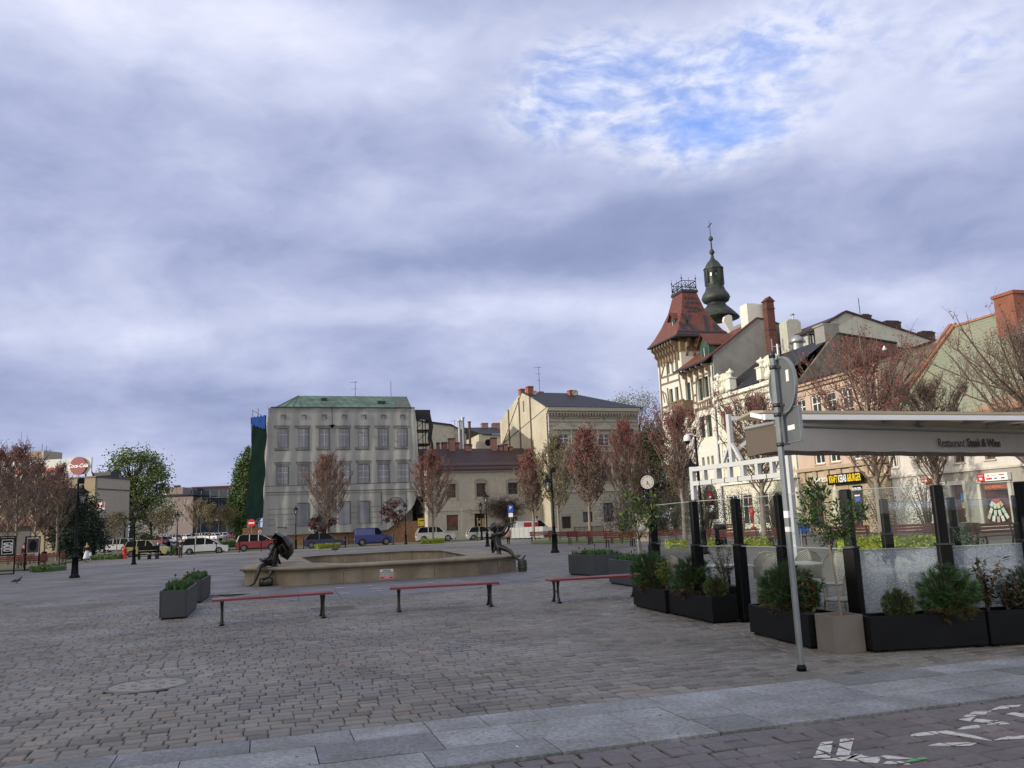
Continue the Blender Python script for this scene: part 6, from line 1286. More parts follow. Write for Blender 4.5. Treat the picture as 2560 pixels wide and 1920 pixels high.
# ---------------------------------------------------------------- restaurant terrace
m_tin = glass_clear('terrace_glass', (.93,.955,.95), .16)
def crackle():
    m = bpy.data.materials.new('cracked_glass'); m.use_nodes = True; t = NT(m.node_tree); o = t.new('ShaderNodeOutputMaterial')
    tc = t.new('ShaderNodeTexCoord').outputs['Object']
    v = t.new('ShaderNodeTexVoronoi'); v.feature = 'DISTANCE_TO_EDGE'; t.put(v.inputs['Vector'], t.vmath('ADD', tc, t.vmath('MULTIPLY', t.noise(tc, 30, 2, .5, 0, 1), (.02,.02,.02)))); v.inputs['Scale'].default_value = 75
    v2 = t.new('ShaderNodeTexVoronoi'); t.put(v2.inputs['Vector'], tc); v2.inputs['Scale'].default_value = 160
    f = t.math('ADD', t.ramp(v.outputs['Distance'], [(0,.85),(.07,.42),(.2,.06)]), t.math('MULTIPLY', t.ramp(v2.outputs['Color'], [(.62,0),(.8,1)]), .45), clamp=True)
    f = t.math('MULTIPLY', f, t.ramp(t.noise(tc, 1.3, 4, .6), [(.3,.6),(.7,1.0)]))
    tr = t.new('ShaderNodeBsdfTransparent'); tr.inputs[0].default_value = (.74,.78,.80,1); pr = t.new('ShaderNodeBsdfPrincipled'); pr.inputs['Base Color'].default_value = (.48,.54,.63,1); pr.inputs['Roughness'].default_value = .25
    tl = t.new('ShaderNodeBsdfTranslucent'); tl.inputs[0].default_value = (.6,.65,.72,1); m2 = t.new('ShaderNodeMixShader'); m2.inputs[0].default_value = .2; t.l.new(pr.outputs[0], m2.inputs[1]); t.l.new(tl.outputs[0], m2.inputs[2])
    mx = t.new('ShaderNodeMixShader'); t.put(mx.inputs[0], f); t.l.new(tr.outputs[0], mx.inputs[1]); t.l.new(m2.outputs[0], mx.inputs[2]); t.l.new(mx.outputs[0], o.inputs[0]); return m
m_crack = crackle()
m_box = mat('black_planter', (.006,.007,.008), .45, var=.3, scale=2, spec=.18); m_pot = mat('taupe_concrete', (.165,.145,.135), .75, var=.12, scale=4, bump=.2)
def V2(p): return Vector((p[0],p[1],0))
TP = [V2(q) for q in ((2.52,16.1),(2.80,13.7),(3.28,12.95),(3.57,11.75),(3.97,10.42))]
f1_ = at('I',1590,345,10.2); f2_ = at('I',2185,330,10.25); TP += [V2(f1_),V2(f2_),V2((7.9,10.4))]
labs = ['black screen post behind the pine planters, farthest left','black screen post just left of the white gantry post','black screen post standing at the gap between the two black planters','black screen post left of the grey sign pole','thick black screen post behind the laurel stem and taupe pot','black screen post between the two cracked glass panes','black screen post near the right edge above the shrubs','black screen post at the right end of the cracked glass']
def tpost(P, lb, h=1.8, w=.115, par_ang=0, grp='black posts of the terrace glass screen'):
    t_ = thing('screen_post', lb, 'post', P, par_ang, grp); b = MB(); b.bbox(-w/2,w/2,-.05,.05,.0,h,.012); b.box(-w/2+.03,-w/2+.035,-.054,-.05,.1,h-.02,0); b.build('post', m_black, t_)
    b = MB(); b.bbox(-w*.62,w*.62,-.075,.075,.03,1.10,.01); b.build('sleeve', m_black, t_); b = MB(); b.box(-w,w,-.11,.11,0,.015); b.build('base_plate', m_black, t_); b = MB(); b.box(-w*.66,w*.66,-.08,.08,1.101,1.125); b.build('clamp', m_dmetal, t_); return t_
for i, (p, lb) in enumerate(zip(TP, labs)):
    d = (TP[min(i+1,7)]-TP[max(i-1,0)]); tpost(p, lb, par_ang=atan2(d.y,d.x)+(pi/2 if i < 4 else 0), w=.12)
bk = [V2(at('I',1212,418,15.2)),V2(at('I',1690,410,17.5)),V2(at('I',2145,405,19.0)),V2((4.9,15.3))]
for p, lb in zip(bk[:3],('black rear screen post under the tree trunk, seen above the cracked glass','black rear screen post in front of the shop door','black rear screen post beside the shop window, right edge')): tpost(p, lb, 1.72, .13)
def glass(a, c, z0, z1, lb, m=m_tin, grp='clear glass panes of the terrace screen', inset=.08, fr=False):
    d = (c-a); L = d.length; t_ = thing('glass_screen', lb, 'glass pane', a, atan2(d.y,d.x), grp); b = MB(); b.box(inset,L-inset,-.005,.005,z0,z1); b.build('pane', m, t_); b = MB(); b.box(inset,L-inset,-.009,.009,z1+.0005,z1+.010); b.build('edge', mat('glass_edge',(.30,.36,.35),.2), t_)
gl_names = ['between the two farthest left posts','beside the white gantry post','at the terrace corner gap','left of the thick corner post','above the dwarf round shrub','above the cracked pane at the far right','at the right end of the terrace']
for i in range(7):
    if i < 4: glass(TP[i],TP[i+1],.08,1.09,'lower clear glass pane '+gl_names[i])
    else: glass(TP[i],TP[i+1],.06,1.075,('cracked white toughened glass pane '+('between corner post and next post','right of the slim leafy shrub','at the right end of the terrace')[i-4]),m_crack,'cracked lower glass panes')
    glass(TP[i],TP[i+1],1.13,1.79,'upper clear glass pane '+gl_names[i])
for a, c, lb in ((bk[0],bk[1],'rear glass pane before the hedge'),(bk[1],bk[2],'rear glass pane before the shop window')): glass(a,c,.1,1.65,lb,grp='rear glass panes of the terrace')
# planter boxes
def boxp(a, c, Wd, H, lb, left=True, m=m_box):
    a, c = V2(a), V2(c); d = c-a; L = d.length; t_ = thing('planter_box', lb, 'planter', a, atan2(d.y,d.x), 'black planter boxes round the terrace'); b = MB(); w = .02
    b.bbox(.005,L-.005,0,w,.03,H,.004); b.bbox(.005,L-.005,Wd-w,Wd,.03,H,.004); b.bbox(.005,.025,w+.001,Wd-w-.001,.03,H-.001,.004); b.bbox(L-.025,L-.005,w+.001,Wd-w-.001,.03,H-.001,.004); b.box(.02,L-.02,w,Wd-w,.03,.05); b.build('box', m, t_)
    b = MB(); b.box(.026,L-.026,w+.001,Wd-w-.001,H-.10,H-.04); b.build('soil', m_soil, t_)
    for x in (.08,L-.08): b = MB(); b.box(x-.03,x+.03,.03,Wd-.03,0,.029); b.build('foot', m_black, t_)
    return t_
HB = .385
boxp((2.03,15.92),(2.36,14.41),.42,HB,'black planter box with pine and yellow leaved shrub, farthest left')
boxp((2.41,14.37),(2.78,12.83),.42,HB,'black planter box with pine and round dwarf conifer, second from left')
boxp((2.99,11.62),(3.28,10.12),.42,HB,'black planter box behind the foot of the grey sign pole')
boxp((3.80,9.66),(5.12,9.74),.36,HB,'long black planter box in front, right of the taupe pot'); boxp((5.14,9.74),(6.9,9.84),.36,HB,'long black planter box in front at the right edge')
t = thing('taupe_pot', 'square taupe concrete pot holding the laurel tree', 'pot', (3.42,9.73,0), atan2(.07,.36)); b = MB(); s_ = .37
b.ext([(0,0,0),(s_,0,0),(s_,.022,0),(0,.022,0)],(0,0,.40)); b.ext([(0,s_-.022,0),(s_,s_-.022,0),(s_,s_,0),(0,s_,0)],(0,0,.40)); b.box(0,.022,.0221,s_-.0221,0,.3995); b.box(s_-.022,s_,.0221,s_-.0221,0,.3995); b.build('pot', m_pot, t); b = MB(); b.box(.022,s_-.022,.022,s_-.022,.05,.33); b.build('soil', m_soil, t)
# ---- shrubs
def needle_mat(name, c): return mat(name, c, .55, var=.3, scale=6, island=.5)
m_pine = needle_mat('pine_needles', (.026,.072,.012)); m_pine2 = needle_mat('dwarf_needles', (.05,.085,.018)); m_ylw = needle_mat('yellow_green_leaves', (.15,.19,.02)); m_laur = needle_mat('laurel_leaves', (.035,.085,.018)); m_dk = needle_mat('dark_leaves', (.022,.04,.018)); m_orl = needle_mat('orange_leaves', (.32,.13,.05)); m_bark = mat('bark', (.09,.07,.055), .9, var=.3, scale=10); m_brn = needle_mat('dry_needles', (.12,.06,.025))
def pine(P, r, lb, seed, n_=95, flat=1.0, cat='shrub', m=None, nl=.085, dry=True, name='dwarf_pine'):
    q = random.Random(seed); t_ = thing(name, lb, cat, P); b = MB()
    st = MB()
    for i in range(int(n_*4)):
        u = Vector((q.gauss(0,1),q.gauss(0,1),q.gauss(.1,.9))).normalized(); rr = r*(q.random()**.4); p = Vector((u.x*rr,u.y*rr,r*.75*flat+u.z*rr*flat)); ax_ = (u+Vector((0,0,.35))).normalized(); o1 = ax_.orthogonal().normalized(); o2 = ax_.cross(o1)
        if i % 4 == 0: st.tube([Vector((0,0,-.04)),p*.5,p],[.012,.008,.004],4)
        for j in range(20):
            a = q.uniform(0,2*pi); s_ = q.uniform(0,.05*r/.3); d = (ax_*q.uniform(.5,1.1)+(o1*cos(a)+o2*sin(a))*q.uniform(.35,.9)).normalized(); c = p+ax_*(s_-.03); w = d.orthogonal().normalized()*.0032; l = nl*q.uniform(.7,1.15)
            b.add([c-w,c+w,c+d*l],[(0,1,2)], 1 if (dry and p.z < r*.35 and q.random() < .5) else 0)
    b.build('foliage', [m or m_pine, m_brn], t_); st.build('stem', m_bark, t_); return t_
def leafy(P, lb, seed, h, r, n_=260, ll=.06, lw=.02, m=None, cat='shrub', name='leafy_shrub', z0=.0, m2=None, f2=0, br=9, cone=0, droop=0):
    q = random.Random(seed); t_ = thing(name, lb, cat, P); b = MB(); st = MB()
    tips = []; n_ = int(n_*1.8)
    for i in range(br):
        a = q.uniform(0,2*pi); k = q.uniform(.25,1); hh = h*q.uniform(.55,1); rr = r*k*(1-cone*(hh/h)); p0 = Vector((0,0,z0)); p1 = Vector((cos(a)*rr*.4,sin(a)*rr*.4,z0+(hh-z0)*.5)); p2 = Vector((cos(a)*rr,sin(a)*rr,hh)); st.tube([p0,p1,p2],[.010,.007,.003],4); tips.append((p0,p1,p2))
    for i in range(n_):
        p0,p1,p2 = tips[i%br]; s_ = q.uniform(.25,1.05); c = p0.lerp(p1,min(1,s_*2)) if s_ < .5 else p1.lerp(p2,s_*2-1); c = c+Vector((q.gauss(0,.18),q.gauss(0,.18),q.gauss(0,.12)))*r*.55
        d = Vector((q.gauss(0,1),q.gauss(0,1),q.gauss(.35-droop,.5))).normalized(); w = d.cross(Vector((q.gauss(0,.3),q.gauss(0,.3),1))).normalized()*lw; l = ll*q.uniform(.7,1.2); mid = c+d*l*.5+Vector((0,0,.004))
        b.add([c,mid-w,c+d*l,mid+w],[(0,1,2,3)], 1 if q.random() < f2 else 0)
    b.build('foliage', [m or m_laur, m2 or m_orl], t_); st.build('stem', m_bark, t_); return t_
ZB = HB-.04
def on(p, k=ZB): return Vector((p[0],p[1],k))
pine(on((2.30,15.35)),.36,'large dwarf pine in the farthest left black planter',11,130)
leafy(on((2.47,14.75)),'yellow green leaved shrub in the farthest left black planter',12,.52,.22,330,.055,.015,m_ylw)
leafy(on((2.45,15.6)),'low green shrub with pale flowers at the left end of the farthest planter',13,.25,.22,200,.05,.014,m_laur,m2=m_ylw,f2=.15)
pine(on((2.69,13.8)),.33,'dwarf pine in the second black planter from the left',14,120); pine(on((2.93,13.15)),.19,'small round olive conifer at the near end of the second black planter',15,110,nl=.035,m=m_pine2,dry=False,name='dwarf_conifer')
pine(on((3.22,11.35)),.17,'small olive conifer at the far end of the planter behind the sign pole',16,90,nl=.035,m=m_pine2,dry=False,name='dwarf_conifer')
pine(on((3.32,10.95)),.34,'dwarf pine in the planter directly behind the sign pole',17,130)
leafy(on((3.43,10.35)),'broad leaved shrub with orange faded leaves beside the taupe pot',18,.55,.23,330,.075,.02,m_laur,f2=.12)
pine(on((4.22,9.86)),.185,'small round dark conifer in the front planter before the cracked glass',19,120,nl=.035,m=m_pine2,dry=False,name='dwarf_conifer')
pine(on((4.78,9.84)),.31,'large dwarf pine in the middle of the front planter',20,150)
leafy(on((5.25,9.93)),'slim tall shrub with dark drooping leaves in the front planter',21,.62,.26,150,.11,.016,m_dk,m2=m_brn,f2=.3,br=7,droop=.35)
leafy(on((5.45,9.88)),'low brownish leaved shrub beside the slim tall shrub',22,.36,.2,300,.045,.014,m_dk,m2=m_brn,f2=.35)
pine(on((5.72,9.93)),.22,'dark upright conifer in the right front planter',23,120,1.35,nl=.045,m=m_dk,dry=False,name='upright_conifer'); pine(on((6.22,9.92)),.31,'dwarf pine at the right edge of the photograph',24,150)
ins = thing('inner_pot','black pot inside the glass screen holding a feathery shrub','pot',(3.25,13.9,0)); b = MB(); b.bbox(-.17,.17,-.17,.17,0,.45,.01); b.build('pot', m_box, ins)
leafy((3.25,13.9,.44),'feathery grey green shrub in the pot inside the glass screen',25,.75,.33,260,.06,.012,needle_mat('olive_leaves',(.10,.11,.05)))
leafy(on(tuple(at('X',1380,950,14.5)[:2]),.6),'green shrub inside the terrace in front of the grey house',26,.55,.35,300,.06,.014,m_laur)
# laurel tree in the taupe pot
def stemtree(P, lb, seed, zst, crown, n_, ll, lw, m, name='laurel_tree', lean=(0,0), f2=.0, m2=None, cat='small tree', rs=.012):
    q = random.Random(seed); t_ = thing(name, lb, cat, P); st = MB(); top = Vector((lean[0],lean[1],zst)); st.tube([(0,0,-.05),(lean[0]*.4,lean[1]*.4,zst*.5),top],[rs*1.15,rs,rs*.9],8,0); st.build('trunk', mat('pale_bark',(.20,.17,.14),.85,var=.2,scale=14), t_)
    b = MB(); br = MB()
    for (cx_,cy_,cz_,r) in crown:
        c = Vector((cx_,cy_,cz_)); br.tube([top,top.lerp(c,.5)+Vector((0,0,.03)),c,c+(c-top)*.25],[.008,.006,.004,.002],4)
        for k in range(5): e = c+Vector((q.gauss(0,1),q.gauss(0,1),q.gauss(.4,.8))).normalized()*r*.8; br.tube([c,e],[.004,.002],3)
        for i in range(n_):
            u = Vector((q.gauss(0,1),q.gauss(0,1),q.gauss(0,1))).normalized()*r*q.uniform(.3,1.05); p = c+u; d = (u.normalized()+Vector((q.gauss(0,.4),q.gauss(0,.4),q.gauss(.3,.4)))).normalized(); w = d.cross(Vector((q.gauss(0,.4),q.gauss(0,.4),1))).normalized()*lw; l = ll*q.uniform(.7,1.2)
            b.add([p,p+d*l*.45-w+Vector((0,0,.005)),p+d*l,p+d*l*.45+w+Vector((0,0,.005))],[(0,1,2,3)],1 if q.random() < f2 else 0)
    br.build('branches', m_bark, t_); b.build('crown', [m, m2 or m_orl], t_); return t_
lt = Vector((3.60,9.93,.33)); Yl = 9.93
cr = []
for x, y, r, dy in ((1540,80,.10,0),(1500,180,.11,.05),(1620,230,.14,-.05),(1500,330,.12,.05),(1640,380,.17,0),(1800,330,.16,.08),(1930,300,.12,-.05),(2040,310,.10,0),(1760,450,.16,-.08),(1900,430,.13,.05),(1620,520,.13,.05),(1740,580,.12,0),(1880,540,.07,0),(1640,130,.08,0),(1480,440,.08,0)):
    p = at('W',x,y,Yl+dy)-lt; cr.append((p.x,p.y,p.z,r))
stemtree(lt,'laurel standard tree with irregular glossy crown growing in the taupe pot',31,(at('W',1712,640,Yl)-lt).z,cr,85,.062,.0135,m_laur,lean=((at('W',1712,640,Yl)-lt).x,0),f2=.02)
lt = Vector((2.30,16.02,.3)); cr = []
for x, y, r in ((820,420,.13),(880,560,.16),(960,640,.15),(1060,420,.13),(1080,560,.15),(780,640,.12),(880,700,.16),(1000,740,.16),(760,740,.12),(920,480,.10),(1060,660,.12)):
    p = at('H',x,y,16.0)-lt; cr.append((p.x,p.y+.1*sin(x),p.z,r))
p = at('H',930,850,16)-lt; stemtree(lt,'small standard tree with yellow green leaves rising behind the left terrace planter',32,p.z,cr,75,.10,.014,m_laur,lean=(p.x,0),f2=.25,m2=m_ylw,rs=.022)
p = at('H',965,710,16); t = thing('hanging_ball', 'white ball hanging in the crown of the small standard tree', 'ball', p); b = MB(); b.ball((0,0,0),.085,14); b.build('ball', mat('pearl_white',(.6,.6,.58),.3), t); b = MB(); b.tube([(0,0,.08),(0,0,.25)],.004,4); b.build('string', m_black, t)
# ---- chairs and tables
m_rat = mat('white_rattan', (.36,.355,.34), .6, var=.12, scale=20); m_cane = mat('cane_frame', (.30,.26,.20), .5, var=.25, scale=15)
def weave():
    m = bpy.data.materials.new('woven_cane'); m.use_nodes = True; t = NT(m.node_tree); o = t.new('ShaderNodeOutputMaterial'); b = t.new('ShaderNodeBsdfPrincipled'); t.l.new(b.outputs[0], o.inputs[0]); tc = t.new('ShaderNodeTexCoord').outputs['Object']; x, y, z = t.sep(tc)
    a = t.math('FRACT', t.math('MULTIPLY', t.math('ADD', x, z), 26)); c = t.math('FRACT', t.math('MULTIPLY', t.math('SUBTRACT', t.math('ABSOLUTE', x), z), 26))
    f = t.math('MULTIPLY', t.ramp(a, [(.35,0),(.5,1)]), t.ramp(c, [(.35,0),(.5,1)])); t.put(b.inputs['Base Color'], t.mix(f, (.42,.41,.38), (.06,.07,.075))); b.inputs['Roughness'].default_value = .6; return m
m_weave = weave()
def make_chair():
    t_ = thing('bistro_chair', '', 'chair', (0,0,0)); b = MB()
    arc = [(-.22,.21,.46),(-.235,.25,.62),(-.20,.28,.78),(-.12,.30,.88),(0,.31,.915),(.12,.30,.88),(.20,.28,.78),(.235,.25,.62),(.22,.21,.46)]; b.tube(arc,.014,8); b.build('back_frame', m_cane, t_)
    b = MB(); b.add([(x*.97,y-.006,z) for x,y,z in arc]+[(x*.97,y+.006,z) for x,y,z in arc],[tuple(range(9)),tuple(range(17,8,-1))]); b.build('back_panel', m_weave, t_)
    b = MB(); b.lathe([(.20,.44),(.225,.45),(.225,.465),(.20,.475)],20); b.build('seat', m_rat, t_)
    for x, y in ((-.17,-.15),(.17,-.15),(-.17,.17),(.17,.17)): b = MB(); b.tube([(x,y,.44),(x*1.2,y*1.3,0)],.012,6); b.build('leg', m_cane, t_)
    b = MB(); b.tube([(.15*cos(a),.15*sin(a),.2) for a in [i*pi/5 for i in range(11)]],.008,5); b.build('stretcher', m_cane, t_); return t_
CHR = make_chair(); first = True
for x, y, rz, lb in ((3.98,13.55,-.25,'woven chair with its round back towards the viewer, between two black posts'),(4.85,13.35,-.35,'woven chair with round back seen just left of the laurel stem'),(4.02,10.95,-1.15,'cane framed chair turned sideways behind the laurel stem'),(2.85,14.75,1.9,'chair with tilted back behind the yellow green shrub'),(4.3,15.2,2.9,'chair behind the round backed chair, across the table'),(5.0,15.0,2.7,'chair at the rear table behind the laurel tree'),(5.95,13.2,-.3,'chair with round back behind the left cracked glass pane'),(5.30,11.2,-.1,'chair nearest behind the left cracked glass pane'),(6.6,12.2,.6,'chair behind the right cracked glass pane')):
    o_ = CHR if first else dup(CHR,(x,y,0)); first = False; o_.location = (x,y,0); o_.rotation_euler = (0,0,rz); o_['label'] = lb; o_['group'] = 'bistro chairs on the terrace'
m_marb = mat('pale_table_top', (.50,.50,.48), .35, var=.06)
def make_table():
    t_ = thing('bistro_table', '', 'table', (0,0,0)); b = MB(); b.bbox(-.35,.35,-.35,.35,.72,.75,.01); b.build('tabletop', m_marb, t_); b = MB(); b.tube([(0,0,.02),(0,0,.72)],.025,8); b.lathe([(.08,.70),(.05,.66)],8); b.build('column', m_black, t_); b = MB(); b.bar((-.27,0,.015),(.27,0,.015),.05,.03); b.bar((0,-.27,.0151),(0,.27,.0151),.05,.031); b.build('base', m_black, t_); return t_
TBL = make_table(); first = True
for x, y, lb in ((3.42,14.35,'pale square table left of the third black post'),(4.45,14.2,'pale square table between the laurel tree and the fourth post'),(4.92,11.6,'pale square table behind the left cracked glass pane'),(6.3,11.5,'pale square table behind the right cracked glass pane')):
    o_ = TBL if first else dup(TBL,(x,y,0)); first = False; o_.location = (x,y,0); o_['label'] = lb; o_['group'] = 'bistro tables on the terrace'
# ---- awning
m_aw = mat('awning_fabric', (.38,.355,.33), .85, var=.07, scale=.6, bump=.15, bscale=5, stain=.15); m_alu = mat('white_aluminium', (.85,.86,.88), .3, metal=.0, var=.05); m_alg = mat('grey_aluminium', (.30,.30,.30), .4, metal=.3, var=.08); m_cpan = mat('cream_panel', (.60,.55,.46), .8, var=.06)
_t = NT.__new__(NT); _t.t = m_cpan.node_tree; _t.n = _t.t.nodes; _t.l = _t.t.links
_o = [x for x in _t.n if x.type == 'OUTPUT_MATERIAL'][0]; _b = [x for x in _t.n if x.type == 'BSDF_PRINCIPLED'][0]
_tl = _t.new('ShaderNodeBsdfTranslucent'); _tl.inputs[0].default_value = (.62,.57,.46,1); _m = _t.new('ShaderNodeMixShader'); _m.inputs[0].default_value = .6
_t.l.new(_b.outputs[0], _m.inputs[1]); _t.l.new(_tl.outputs[0], _m.inputs[2]); _t.l.new(_m.outputs[0], _o.inputs[0])
b0, b1 = gnd('J',905,722,2.70), gnd('G',2212,1365,2.70); db = (b1-b0).normalized(); b1 = b0+db*7.5
v0, v1 = gnd('J',1040,1045,2.30), gnd('K',2212,600,2.30); dv = (v1-v0).normalized(); v1 = v0+dv*7.5; k0, k1 = gnd('J',740,1098,2.28), gnd('K',2212,652,2.28); dk = (k1-k0).normalized(); k1 = k0+dk*7.5
aw = thing('awning', 'long beige restaurant awning with white front beam over the glass terrace', 'awning', (0,0,0))
b = MB(); b.bar(b0,b1,.06,.065); b.build('front_beam', m_alu, aw); b = MB(); nb = Vector((-db.y,db.x,0)); q0 = gnd('J',790,697,2.78); b.bar(b0,q0,.05,.05); b.build('side_beam', m_alu, aw)
b = MB(); up = Vector((0,0,.055)); b.ext([b0+up,b1+up,Vector((k1.x,k1.y+.3,2.76)),Vector((k0.x,k0.y+.3,2.76)),q0+Vector((0,0,.02))],(0,0,.03)); b.build('roof_sheet', m_cpan, aw)
for i in range(9): p = b0+db*(.5+i*.85); b = MB(); b.bar(p+Vector((0,0,.01)),p+nb*.75-db*.22+Vector((0,0,.02)),.05,.04) if i % 2 else b.bar(p+Vector((0,0,.01)),p+nb*.6+Vector((0,0,.02)),.06,.05); b.build('rafter', m_alg, aw)
def cloth(a, c, z0, z1, name, wv=.012, m=None):
    b = MB(); n_ = 90; L = (c-a).length; nn = Vector(((c-a).y,-(c-a).x,0)).normalized(); vs = []
    for k in range(5):
        for i in range(n_+1): f_ = i/n_; s_ = L*f_; vs.append(a.lerp(c,f_)*1+Vector((0,0,(z1+(z0-z1)*k/4)-a.z+.004*sin(s_*9)*k/4))+nn*(wv*(k/4)*(sin(s_*3.1)+.6*sin(s_*7.7+1)+.5*sin(s_*17))))
    b.add([v for v in vs],[(k*(n_+1)+i,(k+1)*(n_+1)+i,(k+1)*(n_+1)+i+1,k*(n_+1)+i+1) for k in range(4) for i in range(n_)],0,True); return b.build(name, m or m_aw, aw)
a_, c_ = v0.copy(), v1.copy(); nv = Vector((-dv.y,dv.x,0))
va = cloth(a_,c_,2.29,2.57,'valance'); b = MB(); u_ = Vector((0,0,.31)); b.tube([a_+u_,c_+u_],.028,10); b.build('roller_bar', m_alg, aw)
cloth(a_+nv*.05,c_+nv*.05,2.605,2.74,'upper_fabric',.004)
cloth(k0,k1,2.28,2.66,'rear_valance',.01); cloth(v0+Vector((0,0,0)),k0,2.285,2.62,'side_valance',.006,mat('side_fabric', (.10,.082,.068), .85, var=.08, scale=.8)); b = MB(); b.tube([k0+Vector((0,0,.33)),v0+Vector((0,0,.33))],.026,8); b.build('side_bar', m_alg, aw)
m_let = mat('brown_lettering', (.03,.02,.018), .7); rz_ = atan2(dv.y,dv.x); pa = gnd('K',1225,500,2.42); 
def onv(z, x, y):
    r = ray(z,x,y); n_ = Vector((-dv.y,dv.x,0)); o_ = v0-n_*.035; t_ = (o_.x*n_.x+o_.y*n_.y)/(r.x*n_.x+r.y*n_.y); p = r*t_; return Vector((p.x,p.y,p.z+HC))
for body, x0, x1, bd_ in (('Restaurant',1225,1525,.0),('Steak & Wine',1560,1940,.0035)):
    p0_, p1_ = onv('K',x0,497), onv('K',x1,497); o_ = text(body,'lettering',m_let,aw,(p0_+p1_)/2,(pi/2,0,rz_),.165,bold=bd_,depth=.002); xs_ = [v.co.x for v in o_.data.vertices]; o_.scale = ((p1_-p0_).length/(max(xs_)-min(xs_)),1,1)
p = at('F',1470,1365,12.0); t = thing('light_bulb', 'bare white bulb hanging from a black socket under the awning corner', 'bulb', p); b = MB(); b.ball((0,0,0),.04,12); b.build('bulb', m_lwhite, t); b = MB(); b.lathe([(.02,.03),(.03,.08),(.05,.09),(.02,.1)],10); b.tube([(0,0,.1),(0,0,.42)],.004,4); b.build('socket', m_black, t)
for x in (1.2,2.9,4.8): p = b0+db*x+nb*.4+Vector((0,0,-.02)); t = thing('support_arm', 'slim support arm under the awning roof '+{1.2:'near the left corner',2.9:'above the taupe pot',4.8:'above the restaurant lettering'}[x], 'bracket', p, rz_); b = MB(); b.box(-.06,.06,0,.14,-.03,.0); b.build('bracket', m_alg, t)
# A-board behind
p = gnd('H',985,1000); t = thing('menu_board', 'white menu board with green header standing behind the small standard tree', 'sign', p, .1); b = MB(); b.box(-.26,.26,-.01,.01,.55,1.75); b.build('panel', mat('menu_card',(.42,.34,.29),.7,var=.1), t); b = MB(); b.box(-.26,.26,-.014,-.0105,1.6,1.75); b.build('header', mat('menu_green',(.12,.25,.08),.6), t)
for x in (-.28,.28): b = MB(); b.bar((x,0,0),(x,0,1.8),.03); b.build('leg', m_gan, t)
for i in range(5): b = MB(); b.box(-.18+.03*(i%2),.14,-.014,-.0105,1.42-i*.17,1.46-i*.17); b.build('text_line', m_dbr, t)
# ---------------------------------------------------------------- trees
def bark_mat(name, c): return mat(name, c, .9, var=.25, scale=3)
m_tbark = bark_mat('maple_bark', (.20,.17,.145)); m_twig = bark_mat('maple_twigs', (.13,.098,.08)); m_bud = mat('red_buds', (.21,.028,.03), .7, var=.3, scale=.8, island=.5); m_bud2 = mat('brown_buds', (.15,.09,.065), .8, var=.3, scale=.8, island=.5)
m_obud = mat('olive_buds', (.20,.19,.08), .8, var=.3, scale=.8, island=.5); m_gl1 = mat('spring_leaves', (.15,.19,.055), .7, var=.35, scale=.7, island=.5); m_gl2 = mat('poplar_leaves', (.055,.105,.025), .7, var=.35, scale=.7, island=.5); m_dkc = mat('dark_conifer', (.012,.028,.016), .8, var=.4, scale=.8, island=.5); m_purp = mat('purple_leaves', (.055,.018,.024), .7, var=.3, scale=1, island=.5)
def prof_f(kind, t):     # crown half width over height fraction
    if kind == 'egg': return (max(0, sin(pi*min(1,(t*.93+.05))))**.7)*(1-.25*t)
    if kind == 'vase': return (.25+.75*min(1,t*1.6))*(1 if t < .8 else max(.0,(1-t)/.2)**.6)
    if kind == 'round': return max(0,1-(2*t-1)**2)**.5
    if kind == 'col': return min(1,t*5)*(1-t)**.5*.95+.05
